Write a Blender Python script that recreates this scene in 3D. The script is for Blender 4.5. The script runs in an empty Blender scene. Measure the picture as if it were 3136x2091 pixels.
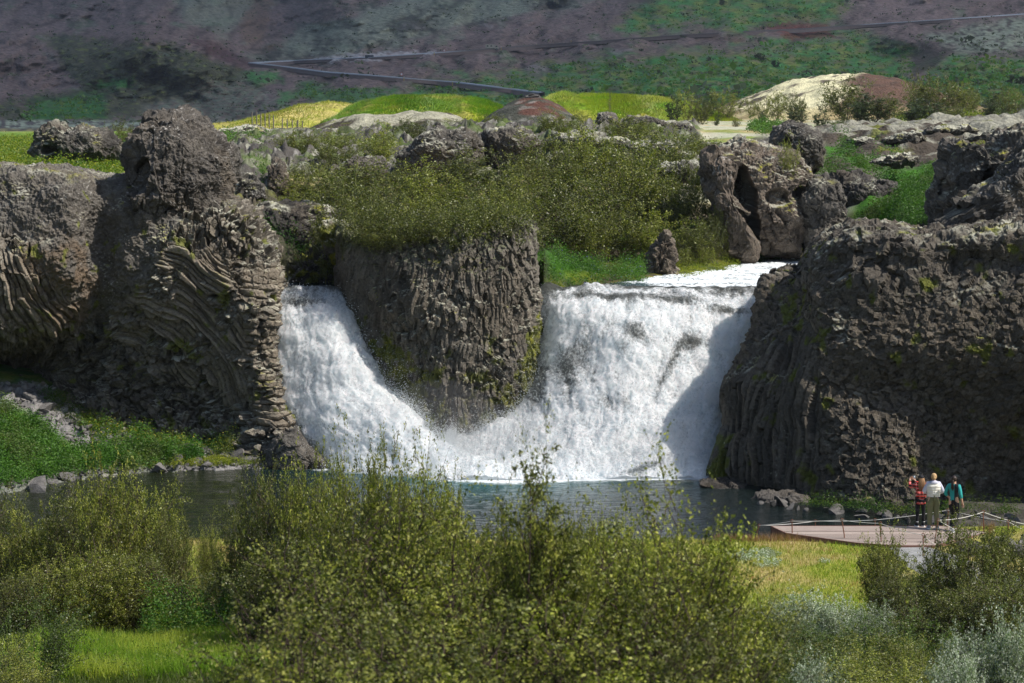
import bpy, math, random
import numpy as np
from mathutils import Vector, Matrix
np.seterr(all='ignore')
SC = bpy.context.scene
COL = SC.collection
# ---------------------------------------------------------------- camera maths
# Traced coordinates: x 0..2352, y 0..1568 over the photo; D = metres in front of the camera.
F = 5053.0
CX, CY = 1176.0, 784.0
CAMZ = 13.5
HOR = 253.0
PIT = math.atan((CY - HOR) / F)
CP, SP = math.cos(PIT), math.sin(PIT)

def P(x, y, D):
    """world point seen at photo position x, y that stands D metres in front of the camera"""
    x = np.asarray(x, float); y = np.asarray(y, float); D = np.asarray(D, float)
    u = (x - CX) / F; v = -(y - CY) / F
    dy = CP + v * SP; dz = -SP + v * CP
    t = D / dy
    return np.stack(np.broadcast_arrays(u * t, D + 0 * t, CAMZ + dz * t), -1)

def proj(V):
    X, Y, Z = V[..., 0], V[..., 1], V[..., 2] - CAMZ
    f = Y * CP - Z * SP; up = Y * SP + Z * CP
    return CX + F * X / f, CY - F * up / f

def PZ(x, z, D):
    """world point at height z, D metres away, seen at photo column x"""
    f = D * CP - (z - CAMZ) * SP
    return np.array([(x - CX) / F * f, D, z])

def DZ(y, z=0.0):
    """distance at which height z is seen on photo row y"""
    v = -(y - CY) / F
    return (z - CAMZ) * (CP + v * SP) / (-SP + v * CP)

# ---------------------------------------------------------------- noise
def _h(ix, iy, iz, s):
    h = (ix.astype(np.int64) * 374761393 + iy.astype(np.int64) * 668265263 + iz.astype(np.int64) * 2147483647 + s * 974634777) & 0xFFFFFFFF
    h = ((h ^ (h >> 13)) * 1274126177) & 0xFFFFFFFF
    h = ((h ^ (h >> 16)) * 2246822519) & 0xFFFFFFFF
    return h ^ (h >> 15)

def hf(ix, iy, iz, s=0):
    return _h(ix, iy, iz, s).astype(np.float64) / 4294967296.0

def perlin(Pn, seed=0):
    p = np.asarray(Pn, float)
    i = np.floor(p).astype(np.int64); f = p - i
    w = f * f * f * (f * (f * 6 - 15) + 10)
    out = 0
    for a in (0, 1):
        wx = w[:, 0] if a else 1 - w[:, 0]
        for b in (0, 1):
            wy = w[:, 1] if b else 1 - w[:, 1]
            for c in (0, 1):
                wz = w[:, 2] if c else 1 - w[:, 2]
                h = _h(i[:, 0] + a, i[:, 1] + b, i[:, 2] + c, seed)
                g = (h & 1023) / 511.5 - 1; g2 = ((h >> 10) & 1023) / 511.5 - 1; g3 = ((h >> 20) & 1023) / 511.5 - 1
                out = out + wx * wy * wz * (g * (f[:, 0] - a) + g2 * (f[:, 1] - b) + g3 * (f[:, 2] - c))
    return out * 1.6

def fbm(Pn, oct=4, seed=0, gain=.5, lac=2.03):
    p = np.asarray(Pn, float); a = 1.; o = 0; n = 0
    for k in range(oct):
        o = o + a * perlin(p, seed + k * 17); n += a; a *= gain; p = p * lac + 3.7
    return o / n

def ridged(Pn, oct=4, seed=0):
    p = np.asarray(Pn, float); a = 1.; o = 0; n = 0
    for k in range(oct):
        o = o + a * (1 - np.abs(perlin(p, seed + k * 17)) * 2); n += a; a *= .5; p = p * 2.1 + 1.3
    return o / n

def worley(Pn, seed=0, jit=.9):
    p = np.asarray(Pn, float); N = len(p)
    i = np.floor(p).astype(np.int64)
    f1 = np.full(N, 9.); f2 = np.full(N, 9.); vec = np.zeros((N, 3)); cid = np.zeros((N, 3), np.int64)
    for a in (-1, 0, 1):
        for b in (-1, 0, 1):
            for c in (-1, 0, 1):
                jx, jy, jz = i[:, 0] + a, i[:, 1] + b, i[:, 2] + c
                h = _h(jx, jy, jz, seed)
                q = np.stack([jx + .5 + jit * ((h & 1023) / 1023. - .5), jy + .5 + jit * (((h >> 10) & 1023) / 1023. - .5),
                              jz + .5 + jit * (((h >> 20) & 1023) / 1023. - .5)], -1)
                v = p - q; d = np.einsum('ij,ij->i', v, v)
                m = d < f1
                f2 = np.where(m, f1, np.minimum(f2, d))
                f1 = np.where(m, d, f1)
                vec[m] = v[m]; cid[m, 0] = jx[m]; cid[m, 1] = jy[m]; cid[m, 2] = jz[m]
    return np.sqrt(f1), np.sqrt(f2), vec, cid

def sstep(a, b, x):
    t = np.clip((x - a) / (b - a), 0, 1)
    return t * t * (3 - 2 * t)

def facets(Pn, sc, seed=0, step=1., tilt=1., crack=.35, cw=.08, warp=.18, fine=.45):
    """broken-rock relief: every cell gets its own offset and its own slanted face, smaller chips ride on it"""
    sc = np.asarray(sc, float)
    q0 = Pn / sc
    wv = warp * np.stack([fbm(q0 * .6, 2, seed + 5), fbm(q0 * .6 + 9, 2, seed + 6), fbm(q0 * .6 + 19, 2, seed + 7)], -1)
    out = 0
    for k, (fr, am) in enumerate(((1., 1.), (2.1, fine))):
        q = q0 * fr + wv
        f1, f2, v, c = worley(q, seed + 50 * k)
        r = hf(c[:, 0], c[:, 1], c[:, 2], seed + 1); r1 = hf(c[:, 0], c[:, 1], c[:, 2], seed + 2) - .5
        r2 = hf(c[:, 0], c[:, 1], c[:, 2], seed + 3) - .5; r3 = hf(c[:, 0], c[:, 1], c[:, 2], seed + 4) - .5
        d = step * (r - .5) * 1.1 + tilt * 2.4 * (v[:, 0] * r1 + v[:, 1] * r3 + v[:, 2] * r2)
        e = 1 - sstep(0, cw, f2 - f1)
        out = out + am * (d - crack * .45 * e)
        if k == 0: R, E = r, e
        else: R = R * .65 + r * .35; E = np.maximum(E, e * .6)
    return out, R, E

def columns(c, s, w=.3, l=1.1, seed=0, amp=1.):
    """relief of basalt columns: c across, s along (metres). Returns displacement, cell random, crack"""
    q = np.stack([c, s * .3, c * 0], -1)
    cc = c / w + .6 * fbm(q * .9, 2, seed + 3) + .28 * perlin(np.stack([c * 2.2, s * .9, s * 0], -1), seed + 5) + .10 * perlin(np.stack([c * 5, s * 5, s * 0], -1), seed + 6)
    k = np.floor(cc); f = cc - k
    z0 = (k * 0).astype(int); ki = k.astype(int)
    r = hf(ki, z0, z0, seed)
    ss = s / (l * (.45 + 1.1 * r)) + r * 7.3 + (f - .5) * (r - .5) * 1.2
    j = np.floor(ss); g = ss - j; ji = j.astype(int)
    r2 = hf(ki, ji, z0, seed + 1); r3 = hf(ki, ji, z0, seed + 2); r4 = hf(ki, ji, z0, seed + 7)
    G = hf(np.floor(cc / 3.3 + r4 * .2).astype(int), np.floor(s / (l * 1.9) + .3).astype(int), z0, seed + 8)
    pk = .2 + .6 * r3                       # ridge of the two visible faces, differs from piece to piece
    tri = np.where(f < pk, f / pk, (1 - f) / (1 - pk))
    tri = np.where(r4 < .35, np.minimum(tri * 3, 1) * .7, tri)      # some show one flat face
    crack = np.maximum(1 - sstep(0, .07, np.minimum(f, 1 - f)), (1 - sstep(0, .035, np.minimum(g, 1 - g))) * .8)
    d = amp * (tri * .6 + (r - .5) * .7 + (r2 - .5) * .95 + (G - .5) * 1.0 + (g - .5) * (r3 - .5) * 1.1 + (f - .5) * (r2 - .5) * .7 - .38 * crack)
    return d, r2 * .6 + r * .4, crack

def inpoly(x, y, poly):
    poly = np.asarray(poly, float); n = len(poly); c = np.zeros(np.shape(x), bool)
    j = n - 1
    for i in range(n):
        xi, yi = poly[i]; xj, yj = poly[j]
        m = ((yi > y) != (yj > y)) & (x < (xj - xi) * (y - yi) / (yj - yi + 1e-12) + xi)
        c ^= m; j = i
    return c

def polydist(x, y, poly, closed=True):
    poly = np.asarray(poly, float); n = len(poly)
    best = np.full(np.shape(x), 1e18)
    for i in range(n if closed else n - 1):
        a = poly[i]; b = poly[(i + 1) % n]; e = b - a; L = e @ e + 1e-12
        t = np.clip(((x - a[0]) * e[0] + (y - a[1]) * e[1]) / L, 0, 1)
        best = np.minimum(best, (x - a[0] - t * e[0]) ** 2 + (y - a[1] - t * e[1]) ** 2)
    return np.sqrt(best)

def sdist(x, y, poly):
    d = polydist(x, y, poly)
    return np.where(inpoly(x, y, poly), d, -d)

def rbf(pts, vals, smooth=0.):
    pts = np.asarray(pts, float); vals = np.asarray(vals, float)
    n = len(pts); sc = pts.std(0).mean(); mu = pts.mean(0); q = (pts - mu) / sc
    r = np.linalg.norm(q[:, None] - q[None], axis=-1)
    K = np.where(r > 0, r * r * np.log(r + 1e-12), 0) + smooth * np.eye(n)
    A = np.zeros((n + 3, n + 3)); A[:n, :n] = K; A[:n, n] = 1; A[:n, n + 1:] = q; A[n, :n] = 1; A[n + 1:, :n] = q.T
    w = np.linalg.solve(A, np.concatenate([vals, np.zeros(3)]))
    def f(X):
        X = np.asarray(X, float); out = np.zeros(len(X))
        for s in range(0, len(X), 20000):
            e = (X[s:s + 20000] - mu) / sc
            rr = np.linalg.norm(e[:, None] - q[None], axis=-1)
            out[s:s + 20000] = np.where(rr > 0, rr * rr * np.log(rr + 1e-12), 0) @ w[:n] + w[n] + e @ w[n + 1:]
        return out
    return f

# ---------------------------------------------------------------- meshes
def mesh_np(name, V, faces, mat=None, col=None, smooth=True, extra=None):
    """faces: (M,4) or (M,3) int array"""
    me = bpy.data.meshes.new(name)
    V = np.ascontiguousarray(V, np.float32); Fc = np.ascontiguousarray(faces, np.int32)
    n, m, k = len(V), len(Fc), Fc.shape[1]
    me.vertices.add(n); me.vertices.foreach_set('co', V.ravel())
    me.loops.add(m * k); me.loops.foreach_set('vertex_index', Fc.ravel())
    me.polygons.add(m); me.polygons.foreach_set('loop_start', np.arange(0, m * k, k, dtype=np.int32))
    try: me.polygons.foreach_set('loop_total', np.full(m, k, np.int32))
    except Exception: pass
    me.polygons.foreach_set('use_smooth', np.full(m, smooth, bool))
    if col is not None:
        a = me.attributes.new('Col', 'FLOAT_COLOR', 'POINT')
        c = np.ones((n, 4), np.float32); c[:, :3] = np.clip(col, 0, 1); a.data.foreach_set('color', c.ravel())
    for kx, vx in (extra or {}).items():
        a = me.attributes.new(kx, 'FLOAT', 'POINT'); a.data.foreach_set('value', np.ascontiguousarray(vx, np.float32))
    me.update(calc_edges=True)
    if mat: me.materials.append(mat)
    return me

def link(name, me, parent=None, loc=None, rotz=0, **props):
    o = bpy.data.objects.new(name, me); COL.objects.link(o)
    if parent is not None: o.parent = parent
    if loc is not None: o.location = [float(v) for v in loc]
    if rotz: o.rotation_euler = (0, 0, rotz)
    for k, v in props.items(): o[k] = v
    return o

def thing(name, label, cat, loc=(0, 0, 0), rotz=0, group=None):
    o = link(name, None, None, loc, rotz, label=label, category=cat)
    if group: o['group'] = group
    return o

def gridfaces(nu, nv, closed_u=False):
    I = np.arange(nu * nv).reshape(nu, nv)
    if closed_u: I = np.vstack([I, I[:1]])
    return np.stack([I[:-1, :-1], I[1:, :-1], I[1:, 1:], I[:-1, 1:]], -1).reshape(-1, 4)

def gridnormals(G, closed_u=False):
    if closed_u:
        du = np.roll(G, -1, 0) - np.roll(G, 1, 0)
    else:
        du = np.gradient(G, axis=0)
    dv = np.gradient(G, axis=1)
    n = np.cross(du, dv); n /= np.linalg.norm(n, axis=-1, keepdims=True) + 1e-9
    return n

def resample(C, res, coarse=()):
    """C: (M,N,3) control net -> finely spaced grid, Catmull-Rom both ways"""
    def along(A, n_out_fn, co=()):
        # A (M,K,3); interpolate on axis 0
        M = len(A)
        L = np.linalg.norm(np.diff(A, axis=0), axis=-1)
        seg = np.maximum(L.mean(1), 1e-3)
        ts = []
        for i in range(M - 1):
            k = max(1, int(math.ceil(seg[i] / (n_out_fn * (5 if i in co else 1)))))
            ts.append(i + np.arange(k) / k)
        t = np.concatenate(ts + [np.array([M - 1.])])
        i = np.minimum(t.astype(int), M - 2); f = (t - i)[:, None, None]
        A0 = A[np.maximum(i - 1, 0)]; A1 = A[i]; A2 = A[i + 1]; A3 = A[np.minimum(i + 2, M - 1)]
        k = .4
        m1 = (A2 - A0) * k; m2 = (A3 - A1) * k
        return (2 * f**3 - 3 * f**2 + 1) * A1 + (f**3 - 2 * f**2 + f) * m1 + (-2 * f**3 + 3 * f**2) * A2 + (f**3 - f**2) * m2
    G = along(C, res, coarse)
    G = along(G.transpose(1, 0, 2), res).transpose(1, 0, 2)
    return G

def mix(a, b, t):
    t = np.asarray(t)[..., None] if np.ndim(t) else t
    return np.asarray(a) * (1 - t) + np.asarray(b) * t

# ---------------------------------------------------------------- materials
def newmat(name):
    m = bpy.data.materials.new(name); m.use_nodes = True
    nt = m.node_tree; nt.nodes.clear()
    out = nt.nodes.new('ShaderNodeOutputMaterial')
    return m, nt, nt.nodes, nt.links, out

def mat_attr(name, rough=.9, nscale=20., namt=.35, bscale=30., bump=.3, bdist=.03, spec=.2, stretch=(1, 1, 1)):
    """surface coloured by the per-vertex colour of the thing, varied and bumped by procedural noise"""
    m, nt, N, L, out = newmat(name)
    at = N.new('ShaderNodeAttribute'); at.attribute_name = 'Col'
    tc = N.new('ShaderNodeTexCoord'); mp = N.new('ShaderNodeMapping'); mp.inputs['Scale'].default_value = stretch
    L.new(tc.outputs['Object'], mp.inputs['Vector'])
    nz = N.new('ShaderNodeTexNoise'); nz.inputs['Scale'].default_value = nscale; nz.inputs['Detail'].default_value = 6
    nz.inputs['Roughness'].default_value = .7
    L.new(mp.outputs[0], nz.inputs['Vector'])
    mr = N.new('ShaderNodeMapRange'); mr.inputs['From Min'].default_value = .25; mr.inputs['From Max'].default_value = .75
    mr.inputs['To Min'].default_value = 1 - namt; mr.inputs['To Max'].default_value = 1 + namt
    L.new(nz.outputs['Fac'], mr.inputs['Value'])
    vm = N.new('ShaderNodeVectorMath'); vm.operation = 'SCALE'
    L.new(at.outputs['Color'], vm.inputs[0]); L.new(mr.outputs[0], vm.inputs['Scale'])
    b = N.new('ShaderNodeBsdfPrincipled'); b.inputs['Roughness'].default_value = rough
    b.inputs['Specular IOR Level'].default_value = spec
    L.new(vm.outputs[0], b.inputs['Base Color'])
    n2 = N.new('ShaderNodeTexNoise'); n2.inputs['Scale'].default_value = bscale; n2.inputs['Detail'].default_value = 5
    L.new(mp.outputs[0], n2.inputs['Vector'])
    bp = N.new('ShaderNodeBump'); bp.inputs['Strength'].default_value = bump; bp.inputs['Distance'].default_value = bdist
    L.new(n2.outputs['Fac'], bp.inputs['Height']); L.new(bp.outputs[0], b.inputs['Normal'])
    L.new(b.outputs[0], out.inputs['Surface'])
    return m

def mat_rock(name, vs=5., crack=.5, nscale=9, namt=.45, bump=.8):
    m = mat_attr(name, rough=.9, nscale=nscale, namt=namt, bscale=26, bump=bump, bdist=.04)
    nt = m.node_tree; N, L = nt.nodes, nt.links
    b = [n for n in N if n.type == 'BSDF_PRINCIPLED'][0]; bp = [n for n in N if n.type == 'BUMP'][0]; mp = [n for n in N if n.type == 'MAPPING'][0]
    n3 = N.new('ShaderNodeTexNoise'); n3.inputs['Scale'].default_value = 2.5; n3.inputs['Detail'].default_value = 4; L.new(mp.outputs[0], n3.inputs['Vector'])
    va = N.new('ShaderNodeVectorMath'); va.operation = 'MULTIPLY_ADD'; va.inputs[1].default_value = (.35, .35, .35)
    L.new(n3.outputs['Color'], va.inputs[0]); L.new(mp.outputs[0], va.inputs[2])
    vo = N.new('ShaderNodeTexVoronoi'); vo.feature = 'F1'; vo.inputs['Scale'].default_value = vs; L.new(va.outputs[0], vo.inputs['Vector'])
    ve = N.new('ShaderNodeTexVoronoi'); ve.feature = 'DISTANCE_TO_EDGE'; ve.inputs['Scale'].default_value = vs; L.new(va.outputs[0], ve.inputs['Vector'])
    mr = N.new('ShaderNodeMapRange'); mr.inputs['From Max'].default_value = .06; L.new(ve.outputs['Distance'], mr.inputs['Value'])
    sx = N.new('ShaderNodeSeparateColor'); L.new(vo.outputs['Color'], sx.inputs[0])
    mu = N.new('ShaderNodeMath'); mu.operation = 'MULTIPLY_ADD'; mu.inputs[1].default_value = .9; L.new(sx.outputs[0], mu.inputs[0]); L.new(mr.outputs[0], mu.inputs[2])
    b2 = N.new('ShaderNodeBump'); b2.inputs['Strength'].default_value = crack; b2.inputs['Distance'].default_value = .05
    L.new(mu.outputs[0], b2.inputs['Height']); L.new(bp.outputs[0], b2.inputs['Normal']); L.new(b2.outputs[0], b.inputs['Normal'])
    return m

def mat_plain(name, col, rough=.7, metal=0., nscale=40., namt=.2, bump=.1, spec=.3):
    m, nt, N, L, out = newmat(name)
    tc = N.new('ShaderNodeTexCoord')
    nz = N.new('ShaderNodeTexNoise'); nz.inputs['Scale'].default_value = nscale; nz.inputs['Detail'].default_value = 4
    L.new(tc.outputs['Object'], nz.inputs['Vector'])
    cr = N.new('ShaderNodeMix'); cr.data_type = 'RGBA'
    cr.inputs[6].default_value = (*[c * (1 - namt) for c in col], 1); cr.inputs[7].default_value = (*[min(1, c * (1 + namt)) for c in col], 1)
    L.new(nz.outputs['Fac'], cr.inputs[0])
    b = N.new('ShaderNodeBsdfPrincipled'); b.inputs['Roughness'].default_value = rough; b.inputs['Metallic'].default_value = metal
    b.inputs['Specular IOR Level'].default_value = spec
    L.new(cr.outputs[2], b.inputs['Base Color'])
    bp = N.new('ShaderNodeBump'); bp.inputs['Strength'].default_value = bump; bp.inputs['Distance'].default_value = .01
    L.new(nz.outputs['Fac'], bp.inputs['Height']); L.new(bp.outputs[0], b.inputs['Normal'])
    L.new(b.outputs[0], out.inputs['Surface'])
    return m

def mat_leaf(name, transl=.28, rough=.42, spec=.45):
    m, nt, N, L, out = newmat(name)
    at = N.new('ShaderNodeAttribute'); at.attribute_name = 'Col'
    oi = N.new('ShaderNodeObjectInfo')
    mr = N.new('ShaderNodeMapRange'); mr.inputs['To Min'].default_value = .78; mr.inputs['To Max'].default_value = 1.25
    L.new(oi.outputs['Random'], mr.inputs['Value'])
    vm = N.new('ShaderNodeVectorMath'); vm.operation = 'SCALE'
    L.new(at.outputs['Color'], vm.inputs[0]); L.new(mr.outputs[0], vm.inputs['Scale'])
    b = N.new('ShaderNodeBsdfPrincipled'); b.inputs['Roughness'].default_value = rough; b.inputs['Specular IOR Level'].default_value = spec
    L.new(vm.outputs[0], b.inputs['Base Color'])
    t = N.new('ShaderNodeBsdfTranslucent')
    v2 = N.new('ShaderNodeVectorMath'); v2.operation = 'MULTIPLY'; v2.inputs[1].default_value = (1.15, 1.45, .45)
    L.new(vm.outputs[0], v2.inputs[0]); L.new(v2.outputs[0], t.inputs['Color'])
    ms = N.new('ShaderNodeMixShader'); ms.inputs[0].default_value = transl
    L.new(b.outputs[0], ms.inputs[1]); L.new(t.outputs[0], ms.inputs[2]); L.new(ms.outputs[0], out.inputs['Surface'])
    return m
# ---------------------------------------------------------------- camera, light, sky
cam = bpy.data.cameras.new('camera'); cam.sensor_width = 36; cam.lens = F / 2352 * 36
cam.clip_start = .5; cam.clip_end = 20000
cam.dof.use_dof = True; cam.dof.focus_distance = 78; cam.dof.aperture_fstop = 5.0
co = bpy.data.objects.new('camera', cam); COL.objects.link(co); SC.camera = co
co.location = (0, 0, CAMZ); co.rotation_euler = (math.pi / 2 - PIT, 0, 0)
SUN_EL, SUN_AZ = math.radians(48), math.atan2(1, -.34)   # compass-like angle from +Y towards +X
sdir = Vector((math.sin(SUN_AZ) * math.cos(SUN_EL), math.cos(SUN_AZ) * math.cos(SUN_EL), math.sin(SUN_EL)))
sl = bpy.data.lights.new('sun', 'SUN'); sl.energy = 4.4; sl.angle = math.radians(.53); sl.color = (1, .95, .87)
so = bpy.data.objects.new('sun', sl); COL.objects.link(so); so.rotation_euler = sdir.to_track_quat('Z', 'Y').to_euler(); so.location = (40, -10, 60)
w = bpy.data.worlds.new('World'); SC.world = w; w.use_nodes = True
wn = w.node_tree; bg = wn.nodes['Background']; sk = wn.nodes.new('ShaderNodeTexSky'); sk.sky_type = 'NISHITA'
sk.sun_disc = False; sk.sun_elevation = SUN_EL; sk.sun_rotation = SUN_AZ; sk.altitude = 100
wn.links.new(sk.outputs[0], bg.inputs[0]); bg.inputs[1].default_value = .09
SC.view_settings.view_transform = 'Standard'; SC.view_settings.look = 'None'; SC.view_settings.gamma = 1
SC.view_settings.exposure = .45; SC.view_settings.use_curve_mapping = False
cy = SC.cycles; cy.max_bounces = 6; cy.diffuse_bounces = 3; cy.glossy_bounces = 3; cy.transmission_bounces = 3; cy.transparent_max_bounces = 6
cy.volume_bounces = 0; cy.sample_clamp_indirect = 6; cy.use_denoising = True
cy.use_adaptive_sampling = True; cy.adaptive_threshold = .02
cy.caustics_reflective = False; cy.caustics_refractive = False
HAZE = .00007
# ---------------------------------------------------------------- rock
M_ROCK = mat_rock('weathered_basalt', 5., .55)
M_SCORIA = mat_rock('scoria', 3.2, .3, 16, .6, 1.)
# real-world colours (linear)
BROWN = np.array([.118, .096, .071]); GREY = np.array([.086, .078, .068]); DARK = np.array([.030, .027, .024])
OCHRE = np.array([.175, .145, .11]); LICHEN = np.array([.42, .40, .37]); MOSS = np.array([.10, .11, .015]); MOSSY = np.array([.26, .25, .02])
GREYMOSS = np.array([.40, .39, .31]); SCREE = np.array([.062, .051, .041])

def speckle(V, scale, seed, thr=.62):
    f1, f2, v, c = worley(V / scale, seed)
    r = hf(c[:, 0], c[:, 1], c[:, 2], seed + 9)
    return ((r > thr) & (f1 < .38)).astype(float)

def rocklook(V, Nrm, r, e, q, base, lich=.5, moss=0., mossmask=None, topmoss=0., seed=0):
    """albedo of a rock surface: block to block variety, brown/grey zones, lichen specks, moss"""
    n = fbm(V * .35, 3, seed + 40)
    c = mix(base, BROWN if base is not BROWN else GREY, sstep(-.1, .45, n) * .6)
    c = c * (0.62 + .75 * r)[:, None]
    c = c * (1 - .5 * e)[:, None]  # dark dirty joints, with some crack shade put into the colour
    c = mix(c, OCHRE, sstep(.25, .6, fbm(V * .7 + 5, 3, seed + 41)) * .5)
    c = mix(c, DARK, sstep(.2, .55, fbm(V * .5 + 15, 3, seed + 42)) * .55)
    if lich:
        patch = sstep(-.1, .4, fbm(V * .5 + 25, 3, seed + 43))
        c = mix(c, LICHEN, speckle(V, .09, seed + 44, .72) * patch * lich)
        c = mix(c, LICHEN * .8, sstep(.3, .5, fbm(V * 2.2 + 45, 3, seed + 45)) * patch * lich * .45 * sstep(-.2, .6, Nrm[:, 2]))
    if moss or mossmask is not None:
        mm = sstep(.12, .4, fbm(V * 1.6 + 3, 4, seed + 46) + (moss if mossmask is None else mossmask * .8 - .35))
        mcol = mix(MOSS, MOSSY, sstep(0, .5, fbm(V * 3 + 8, 3, seed + 47)))
        c = mix(c, mcol, mm * .9)
    if topmoss:
        t = sstep(.55, .85, Nrm[:, 2]) * sstep(-.25, .25, fbm(V * .8 + 33, 3, seed + 48) + topmoss - .4)
        c = mix(c, mix(GREYMOSS, MOSSY, sstep(.1, .5, fbm(V * 1.1 + 13, 2, seed + 49))), t)
    return c

def loft(net, res, shape, look, name, mat, **props):
    C = np.array([[(n if len(n) == 3 and not isinstance(n, tuple) else P(*n)) for n in colm] for colm in net], float)
    mx_ = proj(C)[0].mean(1); co = [i for i in range(len(C) - 1) if mx_[i] + mx_[i + 1] < -200 or mx_[i] + mx_[i + 1] > 2 * 2450 or C[i:i + 2, 2:5, 1].mean() > 90]
    G = resample(C, res, co); nu, nv = G.shape[:2]
    Nn = gridnormals(G)
    if Nn[nu // 2, nv // 3, 1] > 0: Nn = -Nn; flip = True
    else: flip = False
    V = G.reshape(-1, 3).copy(); Nn = Nn.reshape(-1, 3)
    q = np.stack(proj(V), -1)
    d, r, e, Dn = shape(V, Nn, q)
    V = V + (Nn if Dn is None else Dn) * d[:, None]
    G2 = V.reshape(nu, nv, 3); N2 = gridnormals(G2).reshape(-1, 3) * (-1 if flip else 1)
    c = look(V, N2, r, e, q)
    Fc = gridfaces(nu, nv)
    if flip: Fc = Fc[:, ::-1]
    me = mesh_np(name, V, Fc, mat, c, smooth=False)
    return link(name, me, **props), V, N2

def boulder(outline, D, thick, name, mat=None, res=.05, rough=.22, fac=(.5, .5, .5), facamp=.12, power=2.6, dents=(), base=GREY, lich=.6, moss=0., topmoss=0., seed=0, lean=0., **props):
    """closed rock whose silhouette follows a traced outline; it bulges fore and aft by thick metres"""
    o = np.array(outline, float); ctr = (o.max(0) + o.min(0)) / 2
    W = P(o[:, 0], o[:, 1], D); c0 = P(ctr[0], ctr[1], D)
    dx = W[:, 0] - c0[0]; dz = W[:, 2] - c0[2]
    ang = np.arctan2(dz, dx); R = np.hypot(dx, dz); idx = np.argsort(ang); ang, R = ang[idx], R[idx]
    per = 2 * math.pi * R.mean(); nt_ = int(np.clip(per / res, 24, 700)); nphi = int(np.clip(math.pi * max(R.mean(), thick) / res, 12, 420))
    th = np.linspace(-math.pi, math.pi, nt_, endpoint=False)
    aa = np.concatenate([ang - 2 * math.pi, ang, ang + 2 * math.pi]); xs = np.concatenate([dx[idx]] * 3); zs = np.concatenate([dz[idx]] * 3)
    X = np.interp(th, aa, xs); Z = np.interp(th, aa, zs)
    ph = np.linspace(-math.pi / 2, math.pi / 2, nphi)
    ce = np.sign(np.cos(ph)) * np.abs(np.cos(ph)) ** (2 / power); se = np.sign(np.sin(ph)) * np.abs(np.sin(ph)) ** (2 / power)
    G = np.zeros((nt_, nphi, 3))
    G[..., 0] = c0[0] + X[:, None] * ce; G[..., 2] = c0[2] + Z[:, None] * ce
    G[..., 1] = D + thick * se[None] + lean * (G[..., 2] - c0[2])
    Nn = gridnormals(G, True)
    V = G.reshape(-1, 3)
    cen = np.array([c0[0], D, c0[2]])
    Nn = Nn.reshape(-1, 3)
    if np.mean(np.einsum('ij,ij->i', Nn, V - cen)) < 0: Nn = -Nn; fl = True
    else: fl = False
    q = np.stack(proj(V), -1)
    d1, r, e = facets(V, fac, seed, step=1, tilt=.9, crack=.5)
    d = rough * (fbm(V * .8, 5, seed + 3) * 1.3 - .25) + facamp * d1 * sstep(-.3, .3, fbm(V * .4, 2, seed + 30) + .1) + rough * .35 * (ridged(V * 3.2, 3, seed + 8) - .6)
    V = V + Nn * d[:, None]
    for (ex, ey, rx, ry, dep, an) in dents:
        ca, sa = math.cos(an), math.sin(an)
        u = ((q[:, 0] - ex) * ca + (q[:, 1] - ey) * sa) / rx; v = (-(q[:, 0] - ex) * sa + (q[:, 1] - ey) * ca) / ry
        k = 1 - sstep(.72, 1.0, np.hypot(u, v) + .25 * fbm(V * 1.1, 3, seed + 60))
        V[:, 1] += dep * k * (Nn[:, 1] < .2)
    N2 = gridnormals(V.reshape(nt_, nphi, 3), True).reshape(-1, 3) * (-1 if fl else 1)
    c = rocklook(V, N2, r, e, q, base, lich, moss, None, topmoss, seed)
    Fc = gridfaces(nt_, nphi, True)
    if fl: Fc = Fc[:, ::-1]
    me = mesh_np(name, V, Fc, mat or M_SCORIA, c, smooth=False)
    return link(name, me, **props)

# ---- left cliff
def add_foot(net, drop=1.5):
    out = []
    for c in net:
        f = P(*c[0]); out.append([f - np.array([0, .2, drop])] + [P(*n) for n in c])
    return out

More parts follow.
